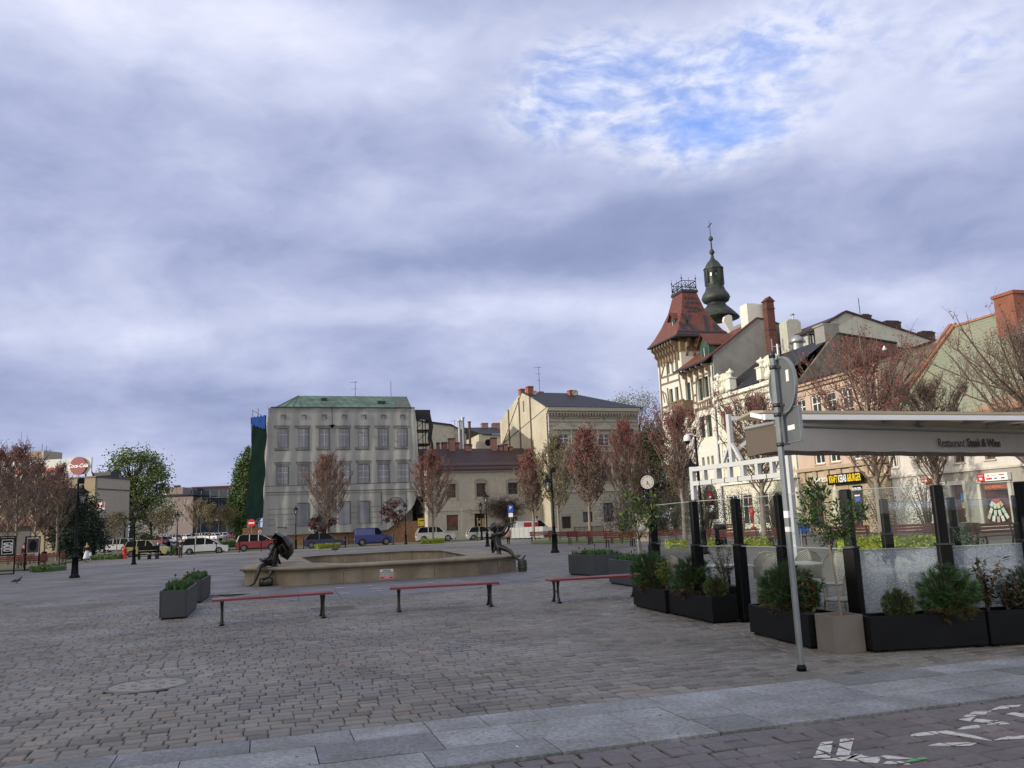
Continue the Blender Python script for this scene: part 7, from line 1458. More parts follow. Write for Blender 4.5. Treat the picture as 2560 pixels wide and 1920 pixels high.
def tree_mesh(kind, H, Wd, zb, seed, tipr=.022, nb=64, sec=7, leaf=(3,.10), redtop=.47, up=1.25, asc=.75, rt=.11):
    """trunk and crown meshes; crown slots: twigs, lower buds, upper buds"""
    q = random.Random(seed); tr_ = MB(); cr = MB(); Hc = H-zb
    wob = [(q.gauss(0,.03),q.gauss(0,.03)) for _ in range(6)]
    def lead(t): i = min(4,int(t*5)); f_ = t*5-i; return Vector((wob[i][0]*(1-f_)+wob[i+1][0]*f_, wob[i][1]*(1-f_)+wob[i+1][1]*f_, zb+Hc*t*.96))
    tr_.tube([(0,0,-.1),(0,0,.3),(wob[0][0]*.5,wob[0][1]*.5,zb*.6),lead(0)],[rt*1.35,rt*1.05,rt*.92,rt*.85],9)
    tr_.tube([lead(i/5) for i in range(6)],[rt*.85*(1-i/5.6) for i in range(6)],6)
    def leaves(a, c, hz_, k):
        for _ in range(k):
            p = a.lerp(c,q.random())+Vector((q.gauss(0,1),q.gauss(0,1),q.gauss(0,1)))*leaf[1]*.8; d = Vector((q.gauss(0,1),q.gauss(0,1),q.gauss(.4,1))).normalized(); w = d.orthogonal().normalized()*leaf[1]*q.uniform(.25,.5); l = leaf[1]*q.uniform(.7,1.5)
            cr.add([p,p+d*l*.5+w,p+d*l,p+d*l*.5-w],[(0,1,2,3)], 2 if hz_+q.gauss(0,.10) > redtop else 1)
    for i in range(nb):
        t0 = (i+.5)/nb*.93; a = i*2.4+q.uniform(-.4,.4); R_ = Wd/2*prof_f(kind, min(1,t0+.18))*q.uniform(.8,1.25); rise = (R_*asc+.25*Hc*(1-t0)*.5)*q.uniform(.85,1.25)*up; rise = min(rise,(zb+Hc*q.uniform(.86,1.0)-(zb+Hc*t0*.83))/1.12)
        p0 = lead(t0*.86); d = Vector((cos(a),sin(a),0)); p1 = p0+d*R_*.45+Vector((0,0,rise*.35)); p2 = p0+d*R_*.85+Vector((q.gauss(0,.08),q.gauss(0,.08),rise*.85)); p3 = p0+d*R_*.95+Vector((q.gauss(0,.06),q.gauss(0,.06),rise*1.04))
        r0 = rt*.35*(1-t0*.6); cr.tube([p0,p1,p2,p3],[r0,r0*.7,r0*.45,tipr*.5],4,0,False,False)
        for s_ in range(sec):
            f_ = q.uniform(.15,1.0); b0_ = p0.lerp(p1,f_*2) if f_ < .5 else p1.lerp(p2,f_*2-1); L = Wd*.15*q.uniform(.6,1.5); a2 = a+q.uniform(-1.5,1.5); dd = Vector((cos(a2)*.6,sin(a2)*.6,.9*up+q.gauss(0,.2))).normalized(); e = b0_+dd*L; m_ = b0_.lerp(e,.5)+Vector((cos(a2),sin(a2),0))*L*.10
            cr.tube([b0_,m_,e],[tipr,tipr*.8,tipr*.4],3,0,False,False); hz_ = (e.z-zb)/Hc; leaves(b0_,e,hz_,leaf[0])
            for _ in range(3):
                c0 = b0_.lerp(e,q.uniform(.2,.9)); a3 = q.uniform(0,2*pi); e2 = c0+Vector((cos(a3)*.6,sin(a3)*.6,.8*up)).normalized()*L*q.uniform(.35,.7); cr.tube([c0,e2],[tipr*.7,tipr*.35],3,0,False,False); leaves(c0,e2,(e2.z-zb)/Hc,leaf[0])
    zs_ = sorted(v[2] for v in cr.v); zm = zs_[int(len(zs_)*.9995)-1]; rs_ = sorted(sqrt(v[0]**2+v[1]**2) for v in cr.v); rm = rs_[int(len(rs_)*.97)]; kz_ = (H-zb)/(zm-zb); kr = (Wd/2)/rm
    for M_ in (tr_, cr): M_.v = [(v[0]*(kr if M_ is cr or v[2] > zb+.3 else 1), v[1]*(kr if M_ is cr or v[2] > zb+.3 else 1), zb+(v[2]-zb)*kz_ if v[2] > zb else v[2]) for v in M_.v]
    return tr_, cr
TREES = {}
def tree(P, H, Wd, zb, label, kind='egg', var=0, mats=None, group='red budded maples', cat='tree', name='maple_tree', **k):
    if kind == 'egg': Wd = Wd*1.16
    key = (kind, var, name, tuple(sorted(k.items())), mats is None or mats[2].name)
    ms = mats or [m_twig, m_bud2, m_bud]
    if key not in TREES:
        a, c = tree_mesh(kind, H, Wd, zb, var*17+5, **k); Wd_ = Wd; t_ = thing(name, label, cat, P, 0, group); a.build('trunk', m_tbark, t_); c.build('crown', ms, t_); TREES[key] = (t_,H,Wd); return t_
    t0, H0, W0 = TREES[key]; return dup(t0, P, rnd.uniform(0,6.28), label, group, (Wd/W0,Wd/W0,H/H0))
def tpx(z, bx, by, tx, ty, wl, wr, zb, label, Y=None, **k):
    if Y is None: P = gnd(z,bx,by)
    else: P = at(z,bx,by,Y)
    P = Vector((P.x,P.y,gz(P.x,P.y))); top = at(z,tx,ty,P.y); Wd = abs(at(z,wr,ty,P.y).x-at(z,wl,ty,P.y).x); return tree(P, top.z-P.z, Wd, zb, label, **k)
tpx('D',628,236,668,-105,498,790,2.0,'maple with red top and pale trunk before the wrapped building, lowest on its facade',var=1) if 0 else None
P = gnd('D',628,236); tree(P, at('B',1030,740,P.y).z, (at('B',1215,1000,P.y)-at('B',815,1000,P.y)).x, 2.2, 'maple with red top standing in front of the wrapped building', var=1, nb=60, leaf=(3,.085))
P = at('D',1325,193,93); P.z = 0; tree(P, at('C',135,745,P.y).z, (at('C',285,1000,P.y)-at('C',-25,1000,P.y)).x, 2.2, 'red topped maple before the scaffold gap, behind the silver off road car', var=2)
for bx,by,tx,ty,wl,wr,Y,lb,v,ms,kd in ((1018,1490,985,745,870,1100,78,'red topped maple before the right end of the maroon roof',3,None,'egg'),(1238,1500,1195,600,1090,1390,74,'pale olive budded tree left of the red maples at the cream corner house',4,[m_twig,m_obud,m_obud],'egg'),
    (1508,1580,1490,545,1340,1670,62,'red topped maple in the middle of the cream corner house front',1,None,'egg'),(1862,1590,1810,475,1655,2005,61,'red topped maple at the right end of the cream corner house',2,None,'egg')):
    P = at('C',bx,by,Y); P.z = 0; tree(P, at('C',tx,ty,Y).z, (at('C',wr,900,Y)-at('C',wl,900,Y)).x, 2.2, lb, kind=kd, var=v, mats=ms, **({} if ms is None else dict(redtop=.5)))
# right hand trees before the lit facades
for z,bx,tz,tx,ty,w,Y,lb,v,kd,rt_ in (('W',290,'F',470,850,3.9,50,'red budded maple in front of the tower house seen above the gantry',3,'vase',.14),('W',1078,'F',1330,610,5.0,46,'red budded maple in front of the ornate house above the camera gantry',1,'vase',.14),
    ('I',1200,'G',600,480,5.6,38,'large dark red budded maple before the peach house above the awning',2,'vase',.15),('K',1150,'G',1080,880,4.6,42,'brown budded maple before the left part of the green tiled roof',5,'vase',.12)):
    P = at(z,bx,600,Y); P.z = 0; tree(P, at(tz,tx,ty,Y).z, w, 2.3, lb, kind=kd, var=v, nb=46, sec=9, rt=rt_, tipr=.014, leaf=(4,.085), redtop=(.25 if v == 2 else .55 if v != 5 else 2), asc=1.0)
P = at('K',2420,600,21.5); P.z = 0; tree(P, 6.7, 4.9, 2.0, 'brown leafed maple reaching in from the right edge over the green roof', kind='vase', var=6, nb=48, sec=11, rt=.12, tipr=.007, leaf=(4,.05), redtop=.9, asc=1.0, mats=[m_twig,m_bud2,m_bud], group='maples at the right edge')
# left cluster
for bx,tx,ty,w,Y,lb,v in ((490,520,320,2.9,80,'maple beside the dark litter bin, rightmost of the left group',4),(290,270,265,3.7,76,'maple behind the brown poster frame on the left',1),(130,35,120,4.2,72,'tall maple behind the black poster frame on the far left',2),(-60,-90,130,4.4,68,'maple at the far left edge of the photograph',3),(380,400,420,3.2,88,'smaller maple in the second row behind the left group',5),(60,150,400,3.6,86,'maple of the back row behind the poster frames',2)):
    P = at('A',bx,1100,Y); P.z = gz(P.x,P.y); tree(P, at('A',tx,ty,Y).z-P.z, w, 2.2, lb, var=v, nb=46, sec=6, leaf=(3,.085), redtop=.62, group='red budded maples of the left group')
m_gtr = [bark_mat('oak_bark',(.06,.05,.04)), m_gl1, m_gl1]
def leafy_tree(P, H, Wd, zb, lb, seed, mats, clumps=70, per=70, ls=.22, kind='round', name='leafy_tree', rt=.4, gap=.0, zs=1):
    q = random.Random(seed); t_ = thing(name, lb, 'tree', P); tr_ = MB(); cr = MB(); Hc = H-zb; tr_.tube([(0,0,-.2),(0,0,zb*.5),(.2,0,zb),(0,.1,zb+Hc*.5)],[rt*1.3,rt,rt*.85,rt*.4],9)
    for i in range(clumps):
        t0 = q.uniform(0.02,.98); a = q.uniform(0,2*pi); R_ = Wd/2*prof_f(kind,t0)*q.uniform(.45,1)**.6; c = Vector((cos(a)*R_,sin(a)*R_,zb+Hc*t0)); s_ = Wd*.085*q.uniform(.6,1.4)
        b0_ = Vector((0,0,zb+Hc*t0*.55)); tr_.tube([b0_,b0_.lerp(c,.5)+Vector((0,0,-.02*Hc)),c],[rt*.28,rt*.15,.03],4,0,False)
        for _ in range(per):
            p = c+Vector((q.gauss(0,1),q.gauss(0,1),q.gauss(0,.75)*zs))*s_*.8; d = Vector((q.gauss(0,1),q.gauss(0,1),q.gauss(.2,.7))).normalized(); w = d.orthogonal().normalized()*ls*.4; l = ls*q.uniform(.7,1.3); cr.add([p,p+d*l*.5+w,p+d*l,p+d*l*.5-w],[(0,1,2,3)],q.randint(0,1))
    tr_.build('trunk', mats[0], t_); cr.build('crown', [mats[1],mats[2]], t_); return t_
m_gl1b = mat('spring_leaves_dark', (.075,.12,.03), .7, var=.35, scale=.7, island=.5); m_ob = MC['oak_bark']
P = at('A',1140,900,132); P.z = gz(P.x,P.y); leafy_tree(P, at('A',1110,232,132).z-P.z, 9.6*1.0, 4.2, 'large fresh green leafy tree beside the cream flat roofed building', 41, [m_ob,m_gl1,m_gl1b], 135, 90, .30, rt=.42)
P = at('A',1300,900,126); P.z = gz(P.x,P.y); leafy_tree(P, at('A',1290,600,126).z-P.z, 7.5, 1.2, 'lower olive green tree in front of the pink far building', 42, [m_ob,mat('olive_leaves2',(.10,.11,.035),.8,var=.3,island=.4),m_gl1b], 45, 60, .24, rt=.2)
for x, x2, y0, y1, Y, lb, sd_ in ((2125,2140,195,860,122,'tall green poplar at the left edge of the wrapped building',43),(2085,2085,330,860,124,'slightly lower green poplar left of the tallest one',44)):
    P = at('A',x,y1,Y); P.z = gz(P.x,P.y); leafy_tree(P, at('A',x2,y0,Y).z-P.z, 4.4, .8, lb, sd_, [m_ob,m_gl2,mat('poplar_light',(.10,.16,.04),.7,var=.3,island=.4)], 110, 70, .26, kind='col', name='poplar', rt=.25, zs=2)
m_dkc2 = mat('dark_conifer_light', (.02,.04,.02), .8, var=.4, island=.4)
P = at('A',690,1000,84); P.z = 0; leafy_tree(P, at('A',700,590,84).z, 5.4, .2, 'dark green cone shaped conifer before the cream flat roofed building', 45, [m_ob,m_dkc,m_dkc2], 150, 80, .2, kind='col', name='conifer', rt=.2)
P = at('A',590,1000,88); P.z = 0; leafy_tree(P, at('A',590,560,88).z, 4.0, .2, 'brownish dark conifer left of the dark green one', 46, [m_ob,m_dkc,m_vine], 110, 70, .2, kind='col', name='conifer', rt=.2)
P = at('C',2090,1400,84); P.z = 0; leafy_tree(P, at('C',2070,590,84).z, 5.6, .3, 'tall dark brown green conifer between the cream corner house and the tower', 47, [m_ob,mat('larch',(.075,.06,.03),.9,var=.3,island=.4),mat('larch_green',(.05,.06,.025),.9,var=.3,island=.4)], 160, 80, .22, kind='col', name='conifer', rt=.25)
P = at('C',1960,1400,128); P.z = 0; leafy_tree(P, at('C',1850,315,128).z, 12.5, 6, 'pale grey green tree crown rising behind the cream corner house', 48, [m_ob,mat('pale_foliage',(.20,.21,.14),.8,var=.3,island=.4),mat('pale_foliage2',(.14,.16,.10),.8,var=.3,island=.4)], 130, 60, .26, rt=.35)
# car park saplings
for i, (x, y, h, w, Y, lb) in enumerate(((1400,960,5.2,3.0,105,'olive sapling above the red parked cars'),(1700,960,6.4,3.2,112,'bare sapling before the left part of the dark glass block'),(1810,980,5.6,2.6,108,'bare sapling before the middle of the dark glass block'),(1010,980,5,2.4,100,'thin bare sapling against the cream wall'),(1960,960,5.4,2.6,115,'olive sapling before the right part of the dark glass block'))):
    P = at('A',x,y,Y); P.z = gz(P.x,P.y); tree(P, h, w, 1.6, lb, var=7, mats=[m_twig,m_obud,m_obud], group='car park saplings', nb=30, sec=5, rt=.07, redtop=.5)
# ---- bushes, hedges, beds
def bush(P, r, h, lb, seed, mats, n_=1500, ls=.10, name='bush', bare=0):
    q = random.Random(seed); t_ = thing(name, lb, 'bush', P); b = MB(); st = MB()
    for i in range(26): a = q.uniform(0,2*pi); k_ = q.random(); st.tube([(0,0,0),(cos(a)*r*.4*k_,sin(a)*r*.4*k_,h*.5),(cos(a)*r*k_,sin(a)*r*k_,h*q.uniform(.7,1))],[.03,.02,.01],4,0,False)
    for i in range(n_):
        u = Vector((q.gauss(0,1),q.gauss(0,1),q.gauss(0,1))).normalized()*(q.random()**.35)*(1+.15*sin(i*.01)); p = Vector((u.x*r,u.y*r,h*.55+u.z*h*.5)); d = Vector((q.gauss(0,1),q.gauss(0,1),q.gauss(0,1))).normalized(); w = d.orthogonal().normalized()*ls*.4; b.add([p,p+d*ls*.5+w,p+d*ls,p+d*ls*.5-w],[(0,1,2,3)],q.randint(0,1))
    st.build('stem', m_bark, t_); b.build('foliage', mats, t_); return t_
m_purp2 = mat('purple_leaves2', (.10,.035,.035), .7, var=.3, island=.4)
for z,x,y,Y,r,h,lb,sd_ in (('B',1668,1500,90,1.15,4.6,'dark purple round tree in front of the printed arch',51),('B',980,1540,92,1.35,3.7,'purple shrub behind the maple before the printed door',52)):
    P = at(z,x,y,Y); P.z = 0; leafy_tree(P,h,r*2,h*.42,lb,sd_,[MC['oak_bark'],m_purp,m_purp2],26,60,.17,rt=.07,name='purple_tree')
for x,y,Y,r,h,lb,sd_ in ((740,760,58,1.6,3.3,'dark purple bush left behind the standard tree',53),(1310,720,60,1.7,3.6,'dark purple bush before the foot of the tower house',54),(1655,720,52,1.3,3.4,'dark bush just left of the white gantry post foot',55)):
    P = at('H',x,y,Y); P.z = 0; bush(P,r,h,lb,sd_,[m_purp,MC['dark_leaves']],2600,.09)
for z,x,Y,r,h,lb,sd_ in (('W',860,50,1.2,3.1,'dark reddish bush before the pale yellow house',56),('K',1000,40,1.1,2.9,'dark twiggy bush before the white wall, left of the shop door',57),('K',480,42,1.0,2.6,'dark twiggy bush right of the black burger board',58),('W',1180,48,1.0,2.8,'dark bush behind the fourth black post',59)):
    P = at(z,x,600,Y); P.z = 0; bush(P,r,h,lb,sd_,[m_purp,m_vine],2600,.065)
m_hedge = mat('yellow_hedge', (.22,.27,.02), .7, var=.3, scale=2, island=.45); m_hedge2 = mat('green_hedge', (.07,.12,.025), .7, var=.3, scale=2, island=.45); m_grass = mat('grass', (.075,.11,.03), .9, var=.35, scale=2)
def hedge(a, c, w, h, lb, m, seed, dens=260, ls=.09, name='hedge'):
    q = random.Random(seed); a, c = Vector((*a[:2],0)), Vector((*c[:2],0)); d = c-a; L = d.length; t_ = thing(name, lb, 'hedge', (a.x,a.y,gz(a.x,a.y)), atan2(d.y,d.x)); b = MB(); b.bbox(0,L,-w/2*.86,w/2*.86,-.05,h*.84,.05)
    for i in range(int(dens*L*(w+h))):
        f_ = q.random(); x = q.uniform(0,L)
        if f_ < .5: p = Vector((x,q.uniform(-w/2,w/2),h*q.uniform(.8,1.02)))
        elif f_ < .9: p = Vector((x,-w/2*q.uniform(.85,1.08),q.uniform(0,h)))
        else: p = Vector((q.choice((0,L)),q.uniform(-w/2,w/2),q.uniform(0,h)))
        dd = Vector((q.gauss(0,1),q.gauss(0,1),q.gauss(.3,1))).normalized(); ww = dd.orthogonal().normalized()*ls*.4; b.add([p,p+dd*ls*.5+ww,p+dd*ls,p+dd*ls*.5-ww],[(0,1,2,3)])
    b.build('foliage', m, t_); return t_
hedge(gnd('D',552,246),gnd('D',705,238),1.6,.50,'bright yellow green clipped hedge box round the maple by the black car',m_hedge,1)
hedge(gnd('D',1243,213),gnd('D',1395,206),1.6,.50,'bright yellow green clipped hedge box under the maple by the silver car',m_hedge,2)
for z,x0,x1,y,Y,h,lb,m,sd_ in (('W',100,285,560,45,.42,'yellow green hedge behind the first glass pane',m_hedge,3),('W',430,560,560,44,.42,'yellow green hedge right of the white gantry post',m_hedge,4),('W',850,1120,580,42,.45,'yellow green hedge behind the third glass pane by the maple trunk',m_hedge,5),('W',1830,2212,600,34,.5,'yellow green hedge right of the laurel tree',m_hedge,6),('X',120,860,930,34,.45,'yellow green hedge before the shop steps',m_hedge,7),('C',1745,1900,1510,70,.45,'yellow green hedge left of the street clock',m_hedge,8)):
    hedge(at(z,x0,y,Y),at(z,x1,y,Y),1.3,h,lb,m,sd_,140,.10)
for x0,x1,y,Y,w,h,lb,sd_ in ((815,1060,1125,80,2.0,.45,'low green planting strip left of the yellow car',9),(1370,1520,1090,89,1.6,.8,'green hedge strip right of the black piano',10),(1840,2075,1000,100,1.4,.9,'green hedge along the rails left of the wrapped building',11),(350,510,1215,52,2.2,.35,'low green ground planting under the left maples',12)):
    hedge(at('A',x0,y,Y),at('A',x1,y-8,Y*(1.0 if x0 < 1800 else 1.05)),w,h,lb,m_hedge2,sd_,60,.14)
# raised planting bed with stone kerb below the left benches and behind the mid benches
for nm_, P_ in (('left_bed',[gnd('N',-140,455),gnd('N',210,440),gnd('N',700,350),gnd('N',640,322),gnd('N',250,340),gnd('N',-140,360)]),):
    b = MB(); b.ext([(p.x,p.y,.0) for p in P_[::1]],(0,0,.10)); b.build('planting_bed', mat('bed_soil',(.10,.085,.05),.95,var=.35,scale=1.5,col2=(.07,.09,.03)), kind='structure')
b = MB(); P_ = [at('C',1000,1560,68),at('C',1880,1590,60),at('C',2100,1560,60),at('C',2100,1480,76),at('C',1000,1500,80)]; b.ext([(p.x,p.y,0) for p in P_],(0,0,.06)); b.build('lawn', m_grass, kind='structure')
# ---------------------------------------------------------------- left hand buildings
def ongz(z, x, y):
    prev = None
    for i in range(40, 320):
        P = at(z,x,y,i); 
        if P.z <= gz(P.x,P.y): return Vector((P.x,P.y,gz(P.x,P.y)))
    return P
FR_ = Bld('flat_roofed_building', 'cream and tan flat roofed building carrying the white billboard with the red disc', 'building', at('A',805,1000,110)[:2], (.985,-.17))
m_tan = mat('tan_render', (.27,.225,.15), .9, var=.08, stain=.15); m_crm = mat('cream_side', (.46,.42,.33), .9, var=.06, stain=.15); m_dband = mat('dark_window_band', (.035,.03,.032), .3, var=.4); m_rband = mat('red_fascia', (.11,.014,.018), .6, var=.15)
kz = FR_.uz('A',800,462)[1]; kb = gz(FR_.o.x,FR_.o.y)
b = MB(); b.box(-62,0,0,.4,-.5,kz); b.build('front_wall', m_tan, FR_.root); ys_ = FR_.yz('A',1120,520,0)[0]
b = MB(); b.box(-.4,.02,.41,ys_,-.5,kz-.01); b.build('side_wall', m_crm, FR_.root); b = MB(); b.box(-61.6,-.41,.41,ys_,kz-.6,kz-.3); b.build('flat_roof', m_slate, FR_.root)
b = MB(); b.box(-62.1,.12,-.12,ys_,kz,kz+.18); z_ = FR_.yz('A',960,570,0)[1]; b.box(.02,.1,.4,ys_,z_,z_+.12); zz = FR_.yz('A',960,822,0)[1]; b.box(.02,.1,.4,ys_,zz,zz+.15); b.build('roof_edge', m_dbr, FR_.root)
q = FR_.rect('A',390,545,715,590); b = MB(); b.box(q[0]-22,q[1],-.06,-.01,FR_.uz('A',700,588)[1],FR_.uz('A',700,545)[1]); b.build('window_band', m_dband, FR_.root)
b = MB(); b.box(-58,FR_.uz('A',415,860)[0],-1.6,-.05,FR_.uz('A',250,880)[1],FR_.uz('A',250,812)[1]); b.build('awning', m_rband, FR_.root); b = MB(); b.box(-58,-9,-.07,-.02,.6,FR_.uz('A',250,880)[1]-.2); b.build('shop_front', m_dband, FR_.root)
b = MB(); q = FR_.yz('A',955,880,0); b.box(.02,.08,q[0]-1,q[0]+1,q[1]-1.6,q[1]+1.2); b.build('side_window', m_tan, FR_.root)
q0 = FR_.uz('Y',0,195,12); q1 = FR_.uz('Y',760,182,12); b = MB(); b.box(q0[0]-14,q1[0]-.3,12,12.3,kz-.3,q1[1]); yp = FR_.yz('Y',1075,285,q1[0])[0]; b.build('penthouse', m_tan, FR_.root); b = MB(); b.box(q1[0]-.29,q1[0],12.0,yp,kz-.3,q1[1]-.01); b.box(q0[0]-14,q1[0]-.3,12.31,yp,q1[1]-.3,q1[1]-.01); b.build('penthouse_side', m_crm, FR_.root); 
bx0, bx1 = FR_.uz('Y',60,400,3)[0], FR_.uz('Y',1580,400,3)[0]; bz0, bz1 = FR_.uz('Y',1400,590,3)[1], FR_.uz('Y',1400,305,3)[1]
t = thing('billboard', 'long white rooftop billboard with a round red soft drink sign', 'billboard', FR_.world(bx0,3,0), atan2(FR_.d.y,FR_.d.x)); b = MB(); b.box(0,bx1-bx0,0,.2,bz0,bz1); b.build('panel', mat('billboard_white',(.50,.51,.50),.6,var=.06), t)
b = MB(); u0, u1 = FR_.uz('Y',230,520,3)[0]-bx0, FR_.uz('Y',1080,520,3)[0]-bx0; b.box(u0,u1,-.04,-.001,FR_.uz('Y',700,575,3)[1],FR_.uz('Y',700,495,3)[1]); b.build('red_stripe', mat('faded_red',(.38,.08,.06),.7,var=.3,scale=.5), t)
for i in range(6): x = bx1-bx0-1-i*4.6; b = MB(); b.bar((x,.3,kz),(x,.3,bz0+.2),.15); b.bar((x,2.6,kz),(x,.25,bz1-.5),.12); b.build('support', m_dmetal, t)
c = FR_.uz('Y',1355,448,2.8); r = abs(FR_.uz('Y',1495,448,2.8)[0]-FR_.uz('Y',1215,448,2.8)[0])/2; b = MB(); disc(b,r,-.3,-.05,0,32,c=(c[0]-bx0,c[1])); dsk = b.build('red_disc', mat('disc_red',(.20,.012,.02),.5,var=.05), t)
text('Coca-Cola','script_lettering',m_swhite,dsk,(c[0]-bx0,-.32,c[1]),FRONT,r*.56,shear=.35,bold=.02,depth=.01)
b = MB(); q = FR_.rect('Y',1590,560,1800,650,8); b.box(q[0],q[1]+1,8,10,kz,q[3]); b.build('roof_plant', m_dmetal, FR_.root)
for x, y0 in ((520,120),(570,115),(725,70),(800,100),(865,160),(975,210)):
    P = FR_.world(FR_.uz('Y',x,190,12)[0],12,FR_.uz('Y',x,200,12)[1]); antenna('short aerial on the roof block, '+{520:'first of a close pair on the left',570:'second of the close pair',725:'tallest one',800:'thin one right of the tallest',865:'with a flat cross piece',975:'far right one on the lower end'}[x],P,at('Y',x,y0,P.y).z-P.z,1 if x in (570,865) else 0,'aerials on the tan roof block')
q = FR_.yz('Y',1680,1145,.3); sg = thing('restaurant_wall_sign', 'square white sign with red side stripes on the cream side wall', 'sign', FR_.world(.35,q[0]-.4,q[1]), .08)
b = MB(); b.box(-.05,1.15,-.1,.1,-.5,.5); b.build('panel', m_swhite, sg)
for x in (.02,.84): b = MB(); b.box(x,x+.24,-.12,-.101,-.2,.46); b.build('red_stripe', m_red, sg)
text('KFC','lettering',m_black,sg,(.55,-.13,-.35),FRONT,.26,bold=.01)
m_pk = mat('pink_grey_render', (.26,.205,.195), .9, var=.1); m_gyr = mat('grey_render_far', (.24,.235,.22), .9, var=.1); m_bglass = mat('dark_curtain_wall', (.02,.032,.055), .12, var=.6, scale=.25)
PF = Bld('pink_office', 'distant pink and grey three storey building behind the car park', 'building', at('A',1160,900,238)[:2], (.98,.05), z=1.4); X = lambda x, y=700, d=0: PF.uz('A',x,y,d)
H_ = [PF.rect('A',*q) for q in ((1418,665,1448,728),(1418,770,1448,812),(1575,650,1592,690),(1608,648,1625,690),(1575,738,1592,775),(1608,738,1625,775),(1575,820,1592,850),(1608,820,1625,850),(1340,690,1368,728))]
b = MB(); wallh(b,X(1150)[0],X(1510)[0],-2,X(1400,625)[1],[h for h in H_ if h[1] < X(1510)[0]],0,.3,0); wallh(b,X(1510)[0],X(1668)[0],-2,X(1600,625)[1],[h for h in H_ if h[0] > X(1510)[0]],0,.3,1); b.build('wall',[m_gyr,m_pk], PF.root)
for h in H_: window(PF.root,h,0,m_wframe,m_pane,2,2,.12,th=.25)
b = MB(); b.box(X(1150)[0]-.3,X(1668)[0]+.4,-.6,14,X(1400,625)[1],X(1400,612)[1]); b.build('roof', m_slate, PF.root)
b = MB(); q = PF.rect('A',1442,548,1580,615,4); b.box(q[0],q[1],4,11,X(1400,614)[1],q[3]); b.build('penthouse', m_pk, PF.root); b = MB(); q = PF.rect('A',1385,555,1440,614,5); b.box(q[0],q[1],5,10,X(1400,614)[1],q[3]); b.build('stair_block', m_swhite, PF.root); chimney(PF.root,X(1532,540,6)[0],6,X(1532,550,6)[1]-.3,X(1532,530,6)[1],1.6,1,m_dbk)
GB_ = Bld('glass_office', 'distant dark glass office block with red roof line left of the poplar', 'building', at('A',1642,900,255)[:2], (.98,.05), z=1.4); X = lambda x, y=700, d=0: GB_.uz('A',x,y,d)
b = MB(); b.box(X(1575)[0],X(1645)[0],2,10,-2,X(1600,548,2)[1]); b.build('stair_block', m_gyr, GB_.root); b = MB(); b.box(X(1645)[0],X(2150)[0],0,14,-2,X(1800,552)[1]); b.build('glass_wall', m_bglass, GB_.root)
b = MB(); b.box(X(1660)[0],X(2180)[0],-.8,14,X(1800,552)[1],X(1800,540)[1]); b.build('roof_line', m_rband, GB_.root)
for i in range(4): z = X(1800,640)[1]-i*3.6; b = MB(); b.box(X(1645)[0],X(2150)[0],-.12,0,z,z+.22); b.build('floor_band', m_dmetal, GB_.root)
for i in range(18): x = X(1660)[0]+i*2.6; b = MB(); b.box(x,x+.14,-.1,-.001,-1,X(1800,575)[1]); b.build('mullion', m_sgrey, GB_.root)
b = MB(); b.box(X(1780)[0],X(2150)[0],-2.2,-.13,X(1900,640)[1],X(1900,636)[1]); b.build('balcony', m_sgrey, GB_.root); b = MB(); b.box(X(2040)[0],X(2120)[0],-.3,-.13,X(2060,640)[1],X(2060,545)[1]); b.build('brick_panel', m_ora, GB_.root)
b = MB(); b.box(X(1810)[0],X(2040)[0],-3,-.2,X(1900,838)[1],X(1900,820)[1]); b.build('canopy', m_sgrey, GB_.root)
# unseen town house added left of the view, to shade the paving
WR = Bld('added_shade_house', 'long beige two storey town house left of the square, unseen, added to shade the paving', 'building', (-40,-34), (0,1)); m_wst = mat('shade_house_render',(.36,.32,.26),.9,var=.12,stain=.2)
HW = [(2+i*3.2,3.2+i*3.2,z,z+1.9) for i in range(25) for z in (1.0,5.0,8.8)]; b = MB(); wallh(b,0,84,0,12.2,HW,0,.25); b.box(0,84,.3,12,0,12.1); b.build('wall', m_wst, WR.root)
b = MB()
for h in HW: b.box(h[0],h[1],.2,.24,h[2],h[3])
b.build('window_panes', m_pane, WR.root)['kind'] = 'stuff'; b = MB(); b.add([(-.5,-.6,12.1),(84.5,-.6,12.1),(84.5,6,14.6),(-.5,6,14.6),(-.5,12.6,12.1),(84.5,12.6,12.1)],[(0,1,2,3),(3,2,5,4),(0,3,4),(1,5,2)]); b.build('roof', m_maroon, WR.root)
# ---------------------------------------------------------------- streets
b = MB(); pr = [gnd('A',-300,1135),gnd('A',350,1150),gnd('A',800,1172),gnd('A',1150,1166),gnd('A',1560,1150),gnd('A',2212,1115),gnd('D',760,245),gnd('D',1500,208),gnd('C',600,1575),gnd('C',1000,1480)]
nr = []
for i, p in enumerate(pr): nr.append(p)
m_lane = mat('lane_paving', (.20,.195,.19), .8, var=.1, scale=.8)
top = [(p.x-.36*0, p.y) for p in pr]; b.add([(x,y,gz(x,y)+.012) for x,y in top]+[(x-1.0,y+7.5+6*(x<-40),gz(x,y+9)+.02) for x,y in top],[(i,i+1,len(top)+i+1,len(top)+i) for i in range(len(top)-1)]); b.build('street', m_lane, kind='structure')
b = MB(); g_ = []; XS = [-150,-110,-90,-75,-65,-55,-45,-36,-30]; YS = [96,102,108,116,130,150,180,232]
b.add([(x,y,gz(x,y)+.03) for y in YS for x in XS],[(k*9+i,k*9+i+1,(k+1)*9+i+1,(k+1)*9+i) for k in range(7) for i in range(8)]); b.build('car_park', m_asph, kind='structure')
